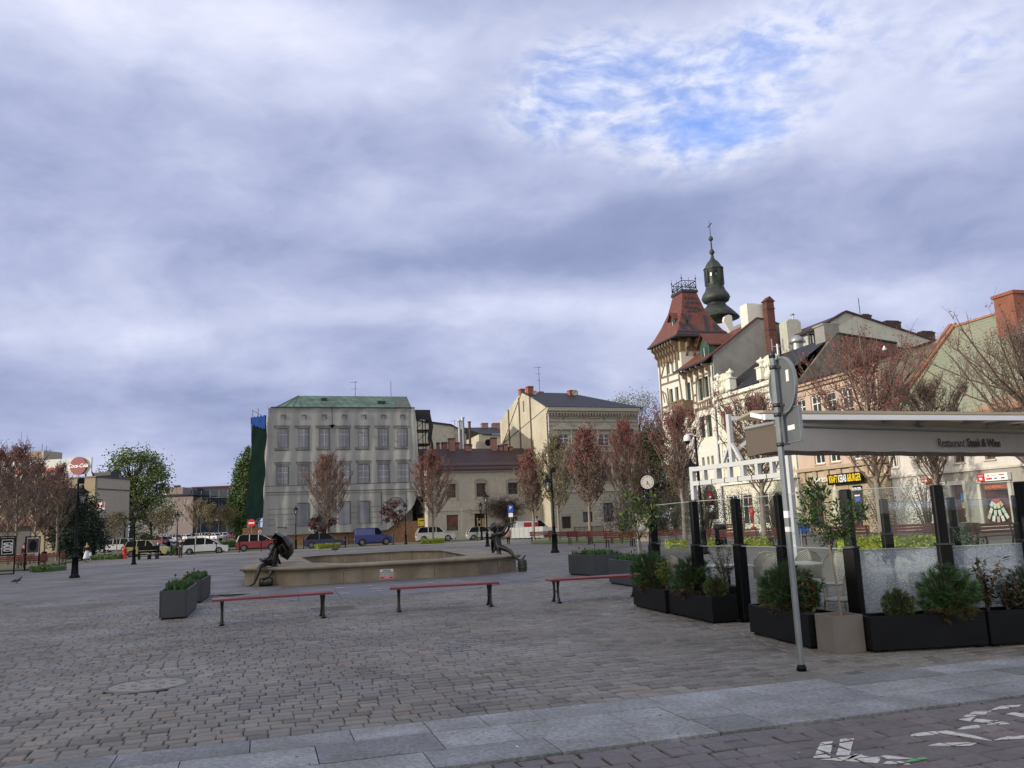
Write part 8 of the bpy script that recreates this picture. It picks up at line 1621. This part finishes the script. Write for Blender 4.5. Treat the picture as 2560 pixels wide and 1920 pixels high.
# ---------------------------------------------------------------- vehicles
m_cgl = mat('car_glass', (.008,.010,.012), .12, var=.5, scale=.7, spec=.07); m_tyre = mat('tyre', (.012,.012,.012), .85); m_rim = mat('alloy_rim', (.30,.31,.32), .35, metal=.6); m_hl = mat('headlight', (.55,.57,.6), .12, var=.05); m_tl = mat('taillight', (.30,.01,.012), .2); m_plas = mat('black_plastic', (.02,.02,.021), .6)
def paint(n, c): return mat('paint_'+n, c, .28, metal=0, var=.03, coat=.6)
PR = dict(hatch=([(0,.28),(0,.56),(.03,.61),(.68,.62),(.72,.60),(.93,.50),(.99,.40),(1,.22),(.985,.14)],[(.03,.60),(.11,.93),(.2,1.0),(.50,1.0),(.60,.92),(.73,.60)]),
 mpv=([(0,.28),(0,.55),(.02,.60),(.76,.60),(.80,.575),(.95,.47),(.99,.38),(1,.22),(.985,.14)],[(.02,.59),(.07,.93),(.15,1.0),(.48,1.0),(.62,.91),(.82,.585)]),
 suv=([(0,.30),(0,.58),(.02,.63),(.70,.63),(.74,.62),(.95,.56),(.99,.47),(1,.25),(.985,.18)],[(.02,.62),(.08,.94),(.15,1.0),(.52,1.0),(.60,.94),(.72,.62)]),
 van=([(0,.2),(0,.60),(.01,.62),(.72,.62),(.76,.60),(.93,.52),(.99,.42),(1,.22),(.985,.13)],[(.005,.61),(.015,.97),(.04,1.0),(.55,1.0),(.62,.96),(.75,.61)]),
 sedan=([(0,.3),(0,.55),(.03,.62),(.68,.62),(.72,.60),(.93,.52),(.99,.42),(1,.22),(.985,.14)],[(.10,.61),(.22,.93),(.30,1.0),(.50,1.0),(.58,.94),(.72,.61)]))
def make_car(kind, L, Wd, H, pm, roofm=None, panel=False):
    t_ = thing('parked_car', '', 'van' if kind == 'van' else 'car', (0,0,0)); w = Wd/2; up_, gh = PR[kind]; rw = .31 if H < 1.6 else .35; ax_ = (.18*L,.80*L); lo = []
    for xc in reversed(ax_):
        lo += [((xc+(rw+.05)*cos(a)), rw*.95+(rw+.05)*sin(a)) for a in [pi*i/8 for i in range(9)]]
    lo = [(x, max(.17,z)) for x,z in lo]
    poly = [(x*L-L/2, z*H) for x,z in up_]; poly = poly+[(x-L/2,z) for x,z in [(.97*L,.17)]+lo+[(.02*L,.18)]]
    cz_ = .5*H
    def ring(y, s_, dx_): return [(x*dx_, y, cz_+(z-cz_)*s_ if z > cz_ else z) for x,z in poly]
    b = MB(); rings = [ring(-w,.93,.985),ring(-w*.93,1,1),ring(w*.93,1,1),ring(w,.93,.985)]; k = len(poly); vs = sum(rings,[]); b.add(vs,[(i*k+j,(i+1)*k+j,(i+1)*k+(j+1)%k,i*k+(j+1)%k) for i in range(3) for j in range(k)]+[tuple(range(k)),tuple(range(4*k-1,3*k-1,-1))]); b.build('body', pm, t_)
    b = MB(); b.box(-L/2+.25,L/2-.3,-w*.86,w*.86,.17,.45*H); b.build('underbody', m_plas, t_)
    def gp(i, s_): x,z = gh[i]; f_ = (z-.6)/.4; return (x*L-L/2, s_*(w*.93-(w*.17)*f_), z*H)
    n_ = len(gh); b = MB(); b.add([gp(i,-1) for i in range(n_)]+[gp(i,1) for i in range(n_)],[tuple(range(n_)),tuple(range(2*n_-1,n_-1,-1))]+[(i,n_+i,n_+i+1,i+1) for i in range(n_-1)]); b.build('window', m_cgl, t_)
    b = MB(); rf_ = [gp(i,s_) for s_ in (-1,1) for i in range(1,n_-1)]; m_ = n_-2; up2 = [(x,y*1.01,z+.03) for x,y,z in rf_]; b.add(rf_+up2,[(i,i+1,m_+i+1,m_+i) for i in range(m_-1)]+[(2*m_+i,3*m_+i,3*m_+i+1,2*m_+i+1) for i in range(m_-1)]+[(i,2*m_+i,2*m_+i+1,i+1) for i in range(m_-1)]+[(m_+i,m_+i+1,3*m_+i+1,3*m_+i) for i in range(m_-1)]+[(0,m_,3*m_,2*m_),(m_-1,3*m_-1,4*m_-1,2*m_-1)])
    for s_ in (-1,1):
        o_ = Vector((0,s_*.012,0)); b.bar(Vector(gp(n_-2,s_))+o_,Vector(gp(n_-1,s_))+o_,.07,.05); b.bar(Vector(gp(1,s_))+o_,Vector(gp(0,s_))+o_,.14,.05)
        for fx in ((.36,) if kind in ('hatch','sedan') else (.30,.50) if kind != 'van' else (.50,)):
            x = fx*L-L/2; b.bar((x,s_*(w*.93+.012),.6*H),(x+.02,s_*(w*.76+.012),.99*H),.07,.04)
        if kind == 'van': b.add([(-L/2+.05,s_*(w*.93+.015),.6*H),(.0,s_*(w*.93+.015),.6*H),(.0,s_*(w*.765+.015),.98*H),(-L/2+.1,s_*(w*.765+.015),.98*H)],[(0,1,2,3)])
    if kind == 'van': b.add([(-L/2-.0,-w*.9,.6*H),(-L/2-.0,w*.9,.6*H),(-L/2+.05,w*.76,.99*H),(-L/2+.05,-w*.76,.99*H)],[(0,1,2,3)])
    b.build('roof', roofm or pm, t_)
    for xc in ax_:
        for s_ in (-1,1):
            Mx = Matrix.Translation((xc-L/2,s_*(w-.10),rw)) @ Matrix.Rotation(-s_*pi/2,4,'X'); b = MB(); b.M = Mx; b.lathe([(rw*.6,-.09),(rw*.95,-.09),(rw,-.06),(rw,.07),(rw*.95,.10),(rw*.66,.105)],20); wh = b.build('wheel', m_tyre, t_)
            b = MB(); b.M = Mx; b.lathe([(rw*.66,.07),(rw*.66,.108),(rw*.60,.108),(rw*.58,.085)],20)
            for k_ in range(5): a = 2*pi*k_/5; b.bar((0,0,.10),(rw*.6*cos(a),rw*.6*sin(a),.10),.07,.02)
            b.build('rim', m_rim, wh)
    for s_ in (-1,1):
        b = MB(); b.box(L/2-.42,L/2-.06,s_*(w-.42),s_*(w-.02),.43*H,.50*H); b.build('headlight', m_hl, t_); b = MB(); b.box(-L/2-.012,-L/2+.14,s_*(w-.26),s_*(w-.005),.44*H,.58*H); b.build('taillight', m_tl, t_)
        b = MB(); b.bbox(.19*L-.08,.19*L+.08,s_*(w+.02) if s_ > 0 else -w-.18,s_*(w+.18) if s_ > 0 else -w-.02,.61*H,.69*H,.02); b.build('mirror', pm, t_)
        for fx in (.32,.55): b = MB(); b.box(fx*L-L/2-.1,fx*L-L/2+.08,s_*(w+.005)-.01,s_*(w+.005)+.01,.535*H,.55*H); b.build('door_handle', m_plas if kind != 'mpv' else m_rim, t_)
    b = MB(); b.box(L/2-.03,L/2+.02,-w*.7,w*.7,.17,.30*H); b.build('front_grille', m_plas, t_); b = MB(); b.box(-L/2-.02,-L/2+.03,-.26,.26,.36*H,.42*H); b.build('number_plate', m_swhite, t_); b = MB(); b.box(L/2+.021,L/2+.03,-.26,.26,.25*H,.32*H); b.build('number_plate', m_swhite, t_)
    return t_
CARS = {}
def car(kind, col, P, rz, label, L=4.2, Wd=1.78, H=1.5, group='cars parked in the car park', roofm=None):
    c = {'white':(.60,.61,.62),'silver':(.38,.39,.40),'black':(.012,.014,.02),'navy':(.012,.02,.07),'blue':(.015,.03,.20),'red':(.24,.012,.02),'dred':(.16,.012,.018),'yellow':(.52,.46,.19),'dgrey':(.035,.04,.048),'lilac':(.42,.40,.44)}[col]
    key = (kind,col,L,H)
    if key not in CARS: t_ = make_car(kind,L,Wd,H,paint(col,c),roofm); CARS[key] = t_; t_.location = P; t_.rotation_euler = (0,0,rz); t_['label'] = label; t_['group'] = group; return t_
    return dup(CARS[key],P,rz,label,group)
ST = atan2(.36,.93); gs_ = 'cars on the street behind the square'
def cpos(z, x, y, off=.9): P = gnd(z,x,y) if z != 'A' else ongz(z,x,y); return Vector((P.x,P.y+off,gz(P.x,P.y+off)+.01))
car('mpv','red',cpos('P',545,548),ST*.8,'dark red people carrier with white roof behind the umbrella statue',4.35,1.80,1.68,gs_,paint('white',(.60,.61,.62)))
car('hatch','navy',cpos('D',598,240),ST*.75,'dark navy three door hatchback behind the maple before the wrapped building',4.3,1.76,1.46,gs_)
car('van','blue',cpos('D',925,222),ST*.75,'blue delivery van parked before the printed arch',4.15,1.72,1.82,gs_)
car('suv','silver',cpos('D',1335,195),ST*.6,'silver off road car with dark windows behind the yellow hedge box',4.66,1.80,1.70,gs_)
P = cpos('Q',395,590); car('hatch','silver',P,ST*.6+pi*0,'small silver white hatchback left of the flute player statue',3.85,1.66,1.48,gs_)
P = cpos('Q',790,560); car('hatch','black',P,ST*.6,'dark hatchback mostly hidden behind the flute player',4.0,1.7,1.46,gs_)
P = at('Q',1530,400,100); P.z = 0; cv = car('van','white',P,ST*.6,'white van with red markings behind the white barriers',4.9,1.8,1.95,gs_)
for x0,x1,lb in ((.6,1.0,0),(-.7,.2,1)): b = MB(); b.box(x0-.9,x1-.9,-.918,-.905,1.25,1.75); b.build('red_marking', m_red, cv)
car('mpv','white',cpos('A',1745,1128),ST*.75,'white people carrier nearest the standing man in black',4.45,1.77,1.58,gs_)
car('suv','yellow',cpos('A',1235,1150),ST*.5,'pale yellow car behind the red hydrant and the piano',4.1,1.75,1.58,gs_)
car('mpv','silver',ongz('A',1005,1108),pi*.97,'silver car left of the yellow one',4.4,1.77,1.55)
car('hatch','white',ongz('A',672,1106),-pi*.72,'white hatchback seen from the front, behind the walking woman',4.25,1.8,1.42)
k_ = car('hatch','dred',ongz('A',575,1088),pi*.98,'dark red delivery car with white lettering behind the tall lamp post',4.0,1.7,1.46); P = k_.location.copy()
text('KFC','lettering',m_swhite,k_,(.75,.865,.62),(pi/2,0,pi),.42,bold=.012,shear=.1)
car('suv','dgrey',ongz('A',430,1112),pi*1.02,'dark grey off road car behind the left maple trunk',4.35,1.82,1.66)
car('hatch','white',ongz('A',95,1110),.1,'white hatchback between the two poster frames',4.25,1.8,1.42)
lot = [('mpv','lilac',930,1080,1.9,'lilac car behind the bare sapling'),('mpv','silver',1060,1060,2.2,'silver car roof behind the leftmost street lamp of the car park'),('sedan','white',1290,1052,2.6,'white saloon behind the yellow car'),('hatch','dred',1350,1050,2.7,'dark red hatchback above the piano'),
  ('hatch','silver',1150,1010,2.4,'silver hatchback under the large leafy tree'),('suv','black',1245,985,2.5,'black off road car right of the leafy tree trunk'),('sedan','white',1430,1040,-.5,'white saloon above the hedge strip'),('hatch','silver',1500,1012,2.6,'silver hatchback behind the hedge strip'),
  ('hatch','black',1380,990,2.7,'black hatchback in the middle rows'),('sedan','white',1600,1005,2.5,'white saloon behind the standing man'),('hatch','black',1650,985,2.5,'black hatchback above the roof of the white people carrier'),('mpv','silver',1745,1000,2.6,'silver people carrier above the white one'),
  ('sedan','white',1835,1002,2.7,'white saloon before the dark glass block'),('hatch','white',1905,992,2.6,'white hatchback right of the white saloon'),('hatch','silver',1560,965,2.5,'silver hatchback in the far row, left'),('hatch','white',1700,965,2.5,'white hatchback in the far row, middle'),('sedan','white',1810,968,2.5,'white saloon in the far row, right'),
  ('hatch','red',2010,972,2.9,'bright red hatchback left of the chipboard hoarding'),('hatch','white',2060,958,2.9,'white hatchback behind the bright red one'),('mpv','dgrey' if 0 else 'silver',1440,968,2.6,'silver people carrier in the far row beside the olive sapling'),('hatch','dred',1330,1020,2.7,'dark red hatchback behind the white saloon'),('sedan','silver',1215,1045,2.4,'silver saloon right of the thin lamp post'),('suv','black',1500,985,2.6,'black off road car in the middle rows')]
for kd,cl,x,y,rz,lb in lot:
    P = ongz('A',x,y)
    if P.y > 230: P = at('A',x,y,225); P.z = gz(P.x,P.y)
    car(kd,cl,P,rz,lb,4.35 if kd in ('mpv','sedan') else 4.1,1.76,1.48 if kd not in ('suv','mpv') else 1.62)
# white barriers before the van
b0_ = gnd('Q',985,520); P = at('Q',985,430,94); P.z = 0; P2 = at('Q',1690,420,90); d = P2-P
for i in range(7): q = P+d*(i/7); t = thing('barrier_panel', 'white metal barrier panel in a row before the white van', 'barrier', (q.x,q.y,0), atan2(d.y,d.x), 'white barrier panels'); b = MB(); b.box(.02,d.length/7-.02,-.02,.02,.12,1.25); b.build('panel', mat('barrier_grey',(.30,.31,.31),.6,var=.08), t); b = MB(); b.box(.1,.16,-.25,.25,0,.11); b.build('foot', m_dmetal, t)
# ---------------------------------------------------------------- people
m_skin = mat('skin', (.42,.26,.19), .6, var=.05); m_hair = mat('dark_hair', (.025,.018,.014), .7); cm = lambda n, c: mat('cloth_'+n, c, .85, var=.12, scale=8)
def person(P, H, rz, lb, top, legs, skirt=None, step=.0, coat=False, bag=None, arm=.12):
    s_ = H/1.75; t_ = thing('person', lb, 'person', P, rz); J = [((0,0,.95),(.13,.10)),((0,0,1.2),(.13,.09)),((0,.0,1.42),(.15,.09)),((0,0,1.52),.055),((0,-.02,1.63),.085),((0,-.02,1.70),.08),
      ((.09,0,.90),.085),((.10,-step*.5,.5),.06),((.10,-step+.05*(step>0),.08),.042),((.11,-step-.14,.035),.035),((-.09,0,.90),.085),((-.10,step*.4,.5),.06),((-.10,step,.08),.042),((-.11,step-.14,.035),.035),
      ((.20,0,1.40),.05),((.25,.0,1.14),.042),((.24,-arm,.92),.032),((.235,-arm-.04,.84),.028),((-.20,0,1.40),.05),((-.25,0,1.14),.042),((-.24,-arm,.92),.032),((-.235,-arm-.04,.84),.028)]
    E_ = [(0,1),(1,2),(2,3),(3,4),(4,5),(0,6),(6,7),(7,8),(8,9),(0,10),(10,11),(11,12),(12,13),(2,14),(14,15),(15,16),(16,17),(2,18),(18,19),(19,20),(20,21)]
    def sk(name, idx, m, k_): mp = {a:i for i,a in enumerate(idx)}; return figure(name,[(tuple(Vector(J[a][0])*s_), tuple(x*s_+k_ for x in J[a][1]) if hasattr(J[a][1],'__len__') else J[a][1]*s_+k_) for a in idx],[(mp[a],mp[c]) for a,c in E_ if a in mp and c in mp],m,t_,1)
    sk('body',list(range(22)),m_skin,0); sk('jacket',[0,1,2,14,15,16,18,19,20],top,.022)
    if legs: sk('trousers',[0,6,7,8,10,11,12],legs,.018)
    for i in (9,13): b = MB(); p = Vector(J[i][0])*s_; b.ball((p.x,p.y+.06,p.z+.01),.06,8,sc=(.8,2.0,.8)); b.build('shoe', m_black, t_)
    b = MB(); b.ball((0,0.015,1.71*s_),.105*s_,12,sc=(1,1,.95)); b.build('hair', m_hair, t_)
    b = MB(); b.ball((0,-.115*s_,1.655*s_),.018,6); b.build('nose', m_skin, t_)
    if skirt: b = MB(); b.lathe([(.15,1.0*s_),(.2,.8*s_),(.27,.45*s_),(.30,.30*s_),(.28,.30*s_)],14); b.build('skirt', skirt, t_)
    if coat: b = MB(); b.lathe([(.12,1.45*s_),(.19,1.3*s_),(.20,1.0*s_),(.27,.62*s_),(.25,.62*s_)],14); b.build('coat', top, t_)
    if bag: b = MB(); b.bbox(.24,.36,-.25,.1,.55*s_,.85*s_,.03); b.build('bag', bag, t_)
    return t_
person(gnd('A',1560,1153),1.72,-.2,'person in black coat standing beside a street lamp near the white car',cm('black',(.01,.01,.012)),cm('charcoal',(.02,.02,.022)))
person(gnd('A',748,1194),1.62,.3,'walking person in black jacket and long white skirt by the left lamp post',cm('black2',(.012,.012,.014)),None,skirt=cm('white',(.50,.52,.56)),step=.16,bag=m_swhite)
P = at('A',205,1145,66); P.z = 0; person(P,1.75,1.3,'person in dark red and black clothes walking between the poster frames',cm('wine',(.10,.012,.02)),cm('black3',(.01,.01,.011)),step=.2)
person(gnd('Q',945,680),1.52,2.9,'person in pale pink coat walking behind the flute player',cm('pink',(.42,.25,.27)),cm('dark_tights',(.012,.012,.016)),step=.1,coat=True,bag=cm('rose_bag',(.16,.07,.08)))
# ---------------------------------------------------------------- small street furniture
P = gnd('A',1290,1168); t = thing('piano', 'black upright piano standing in the open beside the yellow car', 'piano', (P.x,P.y,0), .15); b = MB(); b.bbox(-.95,.75,-.0,.32,.55,1.12,.02); b.build('case', m_black, t); b = MB(); b.box(-.9,.7,-.32,-.001,.62,.72); b.build('keyboard', m_black, t)
b = MB(); b.box(-.84,.64,-.31,-.1,.721,.735); b.build('keys', m_swhite, t)
for x in (-.88,.0,.62): b = MB(); b.box(x,x+.1,-.25,.25,0,.55 if x else .549); b.build('leg', m_black, t)
t = thing('piano_stool', 'grey stool with flowers standing at the right end of the piano', 'stool', (P.x+.55,P.y-.7,0)); b = MB(); b.bbox(-.4,.4,-.2,.2,.42,.5,.02); b.build('seat', mat('stool_grey',(.15,.15,.16),.7), t)
for x in (-.35,.3): b = MB(); b.box(x,x+.06,-.18,.18,0,.419); b.build('leg', m_dmetal, t)
P = gnd('A',1075,1165); t = thing('fire_hydrant', 'bright red fire hydrant at the left end of the yellow car', 'hydrant', (P.x,P.y,0)); b = MB(); b.lathe([(.26,0),(.26,.08),(.18,.12),(.17,.75),(.2,.8),(.2,.9),(.12,1.02),(.05,1.06),(.05,1.12)],14); b.build('body', m_red, t)
for s_ in (-1,1): b = MB(); b.tube([(s_*.1,0,.6),(s_*.3,0,.6)],.08,10); b.build('outlet', m_red, t)
def bin_(P, lb, r=.24, h=.95): t = thing('litter_bin', lb, 'litter bin', P, 0, 'black litter bins'); b = MB(); b.lathe([(r*.8,.08),(r,.14),(r,h*.9),(r*1.06,h*.92),(r*1.02,h),(r*.5,h+.05)],14); b.build('bin', m_black, t); b = MB(); b.lathe([(r*.5,0),(r*.5,.08)],10); b.build('foot', m_dmetal, t)
for x,y,lb in ((378,1200,'black litter bin beside the right legs of the brown poster frame'),(1455,1085,'black litter bin before the green hedge strip'),(1905,1050,'black litter bin at the nose of the white people carrier'),(805,1145,'black litter bin behind the walking woman')): P = ongz('A',x,y); bin_(P,lb)
for z,x,y,Y,lb in (('H',1790,760,44,'black litter bin at the wall foot right of the arch door'),('W',640,520,50,'dark litter bin beside the orange bench')): P = at(z,x,y,Y); P.z = 0; bin_(P,lb,.3,1.0)
bo = [('A',510,1222),('A',565,1212),('A',900,1166),('A',1680,1132),('A',1870,1122),('A',1478,1142),('P',262,572),('P',640,552),('P',1375,512),('P',2100,475),('D',882,222),('D',1013,215),('D',1270,190),('D',1396,188),('Q',280,600),('D',745,235),('C',530,1560)]
wh = ['right of the left benches','second one right of the left benches','before the sapling trunk at the planting strip','before the front door of the white people carrier','at the front wheel of the white people carrier','between piano and standing man','before the rear wheel of the red people carrier','before the front door of the red people carrier','before the rear of the navy hatchback','at the nose of the navy hatchback','before the side of the blue van','at the nose of the blue van','at the rear wheel of the silver off road car','at the front wheel of the silver off road car','before the rear wheel of the small silver hatchback','right of the yellow hedge box','before the small silver hatchback']
for (z,x,y), w_ in zip(bo,wh): P = gnd(z,x,y); t = thing('bollard', 'slim black bollard '+w_, 'bollard', (P.x,P.y,0), 0, 'slim black bollards along the street'); b = MB(); b.lathe([(.06,0),(.06,.1),(.04,.14),(.04,1.0),(.055,1.02),(.055,1.06),(.04,1.1),(.015,1.14)],8); b.build('post', m_black, t)
for i in range(9):
    x = 1935+i*17; P = ongz('A',x,1072-i*6); t = thing('railing_post', 'thin black railing post in the row along the hedge left of the wrapped building', 'post', P, 0, 'railing posts along the far hedge'); b = MB(); b.box(-.04,.04,-.04,.04,0,1.25); b.ball((0,0,1.3),.07,6); b.build('post', m_black, t)
def railing(a, c, lb, n_=8): d = c-a; t = thing('railing', lb, 'railing', a, atan2(d.y,d.x)); L = d.length; b = MB(); b.box(0,L,-.02,.02,.95,1.0); b.box(0,L,-.02,.02,.25,.29); [b.box(L*i/n_-.015,L*i/n_+.015,-.014,.014,.291,.949) for i in range(n_+1)]; b.build('rail', m_black, t); [MB().box(x-.03,x+.03,-.03,.03,0,1.1).build('post', m_black, t) for x in (0,L)]
railing(gnd('D',768,222),gnd('D',800,220),'short black railing at the rear of the blue van',4); 
for x0,x1,lb in ((1370,1500,'black railing before the ground floor windows of the cream corner house, left piece'),(1520,1620,'black railing before the cream corner house, right piece')): P = at('C',x0,1480,92); P.z = 0; Q2 = at('C',x1,1480,93); Q2.z = 0; railing(P,Q2,lb,12)
# poster frames on the far left
def frame(P, rz, W_, z0, z1, lb, m, nm): 
    t = thing('poster_stand', lb, 'poster stand', P, rz); 
    for x in (0,W_): b = MB(); b.box(x-.035,x+.035,-.035,.035,0,z1+.05); b.build('leg', m_black, t)
    b = MB(); b.box(.036,W_-.036,-.03,.03,.0,.06); b.build('crossbar', m_black, t); b = MB(); b.box(-.035,W_+.035,-.04,.04,z1+.051,z1+.11); b.build('crossbar', m_black, t); b = MB(); b.box(.05,W_-.05,-.02,.02,z0,z1); b.build(nm, m, t); return t
g0, g1 = gnd('N',-15,475), gnd('N',118,468); d = g1-g0; rz_ = atan2(d.y,d.x); W_ = d.length; zt_, zb2 = at('A',60,985,g1.y).z, at('A',60,1140,g1.y).z
t = frame(g0,rz_,W_,zb2,zt_,'upright black poster frame lettered GADJO in white, far left',m_black,'poster')
zc_ = (zt_+zb2)/2; hh = (zt_-zb2)/2
for q in ((.10,.13,-hh+.1,hh-.1),(W_-.13,W_-.10,-hh+.1,hh-.1),(.131,W_-.131,-hh+.1,-hh+.13),(.131,W_-.131,hh-.13,hh-.1)): b = MB(); b.box(q[0],q[1],-.026,-.0205,zc_+q[2],zc_+q[3]); b.build('border', m_swhite, t)
o_ = text('GADJO','lettering',m_swhite,t,(W_/2,-.03,zc_),(pi/2,pi/2,0),.62,bold=.02); xs_ = [v.co.x for v in o_.data.vertices]; o_.scale = ((2*hh-.5)/(max(xs_)-min(xs_)),1,1)
g0, g1 = gnd('N',212,440), gnd('N',332,430); d = g1-g0; W_ = d.length; zt_, zb2 = at('A',285,985,g1.y).z, at('A',285,1118,g1.y).z
t = frame(g0,atan2(d.y,d.x),W_,zb2,zt_,'upright poster frame with brown printed poster beside the GADJO one',mat('poster_brown',(.09,.05,.04),.6,var=.5,scale=2.5),'poster')
for q in ((.06,.09,zb2+.02,zt_-.02),(W_-.09,W_-.06,zb2+.02,zt_-.02),(.091,W_-.091,zb2+.02,zb2+.05),(.091,W_-.091,zt_-.05,zt_-.02)): b = MB(); b.box(q[0],q[1],-.026,-.0205,q[2],q[3]); b.build('border', m_swhite, t)
b = MB(); disc(b,.36,-.024,-.0205,0,9,c=(W_/2,(zt_+zb2)/2)); b.build('dark_figure', m_black, t)
# road signs
def rsign(P, h, lb, face, r=.32, pole=.03):
    t = thing('road_sign', lb, 'road sign', P); b = MB(); b.tube([(0,0.03,0),(0,0.03,h+.35)],pole,6); b.build('pole', m_gpole, t)
    if face == 'noentry': b = MB(); disc(b,r,-.02,.0,0,24,c=(0,h)); b.build('disc', m_red, t); b = MB(); b.box(-r*.72,r*.72,-.026,-.0205,h-r*.18,h+r*.18); b.build('bar', m_swhite, t)
    if face == 'P': b = MB(); b.box(-r,r,-.02,0,h-r*1.6,h+r*1.1); b.build('panel', m_blue, t); text('P','lettering',m_swhite,t,(0,-.024,h),FRONT,r*1.6,bold=.01); b = MB(); b.box(-r*.8,r*.8,-.02,0,h-r*3.2,h-r*1.75); b.build('plate', m_swhite, t)
P = ongz('A',832,1150); rsign(P, at('A',832,872,P.y).z-P.z, 'round red no entry sign before the corner of the cream flat roofed building','noentry',.62)
P = at('A',2172,1000,99); P.z = 0; rsign(P, at('A',2165,856,99).z, 'round red no entry sign at the left edge of the chipboard hoarding','noentry',.45)
P = at('C',822,1420,88); P.z = 0; rsign(P, at('C',822,1280,88).z, 'blue parking sign on a pole before the climbing vine','P',.28)
P = at('C',402,1560,88); P.z = 0; rsign(P, at('C',402,1300,88).z, 'plain grey sign pole right of the silver off road car','')
# birds
m_bird = mat('pigeon_grey', (.06,.062,.07), .6, var=.3, scale=20)
def bird(P, rz, lb, s_=1, m=None, name='pigeon'):
    t = thing(name, lb, 'bird', P, rz); b = MB(); b.M = Matrix.Scale(s_,4); b.tube([(-.17,0,.07),(-.10,0,.085),(0,0,.10),(.07,0,.125),(.10,0,.165),(.115,0,.185)],[.012,.032,.055,.05,.028,.022],10); b.ball((.12,0,.195),.024,8); b.build('body', m or m_bird, t)
    b = MB(); b.M = Matrix.Scale(s_,4); b.tube([(.14,0,.193),(.165,0,.186)],[.007,.002],5); b.build('beak', m_dmetal, t)
    for y in (-.02,.02): b = MB(); b.M = Matrix.Scale(s_,4); b.tube([(.0,y,.06),(.005,y,.0)],.005,4); b.tube([(-.01,y,.004),(.03,y,.004)],.004,4); b.build('leg', m_tl, t)
    b = MB(); b.M = Matrix.Scale(s_,4); b.ball((-.03,0,.115),.05,8,sc=(1.9,1.05,.6)); b.build('wing', m_dmetal if m is None else m, t)
bird(gnd('N',145,550),.2,'grey pigeon on the paving at the far left',1.35); P = gnd('P',1930,550,.57); bird(P,.4,'dark pigeon perched on the back rim of the fountain',1.5)
P = RR.world(-12,RR.yz('G',840,722,-12)[0],RR.yz('G',840,722,-12)[1]); bird(P,1.2,'white gull perched on the roof ledge behind the peach house',2.8,m_swhite,'gull')
# closed parasols and the blue bin by the kebab shop
for x,lb in ((1425,'closed cream parasol left of the laurel crown'),(1805,'closed cream parasol behind the thick corner post')):
    P = at('W',x,440,38); P.z = 0; t = thing('closed_parasol', lb, 'parasol', P, 0, 'closed parasols outside the kebab shop'); b = MB(); b.tube([(0,0,0),(0,0,2.7)],.03,6); b.build('pole', m_gpole, t); b = MB(); b.lathe([(.17,.75),(.22,.9),(.2,1.6),(.14,2.3),(.05,2.65)],10); b.build('canopy', mat('parasol_cream',(.50,.46,.36),.85,var=.1), t)
P = at('W',1460,520,37); t = thing('blue_crate', 'blue bin at the foot of the closed parasol', 'bin', P); b = MB(); b.bbox(-.2,.2,-.2,.2,.0,.32,.02); b.build('box', m_blue, t); b = MB(); b.bbox(-.22,.22,-.22,.22,.321,.36,.01); b.build('lid', m_dmetal, t)
P = at('W',950,340,36); t = thing('red_hanging_ornament', 'red fabric ornament hanging between the second and third posts', 'ornament', (P.x,P.y,0)); b = MB(); b.tube([(0,0,at('W',950,470,36).z),(.0,0,at('W',950,200,36).z)],.012,4); b.build('cord', m_red, t)
b = MB(); z_ = at('W',950,330,36).z; b.lathe([(.02,-.3),(.09,0),(.12,.08),(.03,.25)],8,(0,0,z_)); b.build('tassel', m_red, t); b = MB(); b.ball((0,0,at('W',950,470,36).z),.13,8,sc=(1,.5,.45)); b.build('bottom_bow', m_red, t)
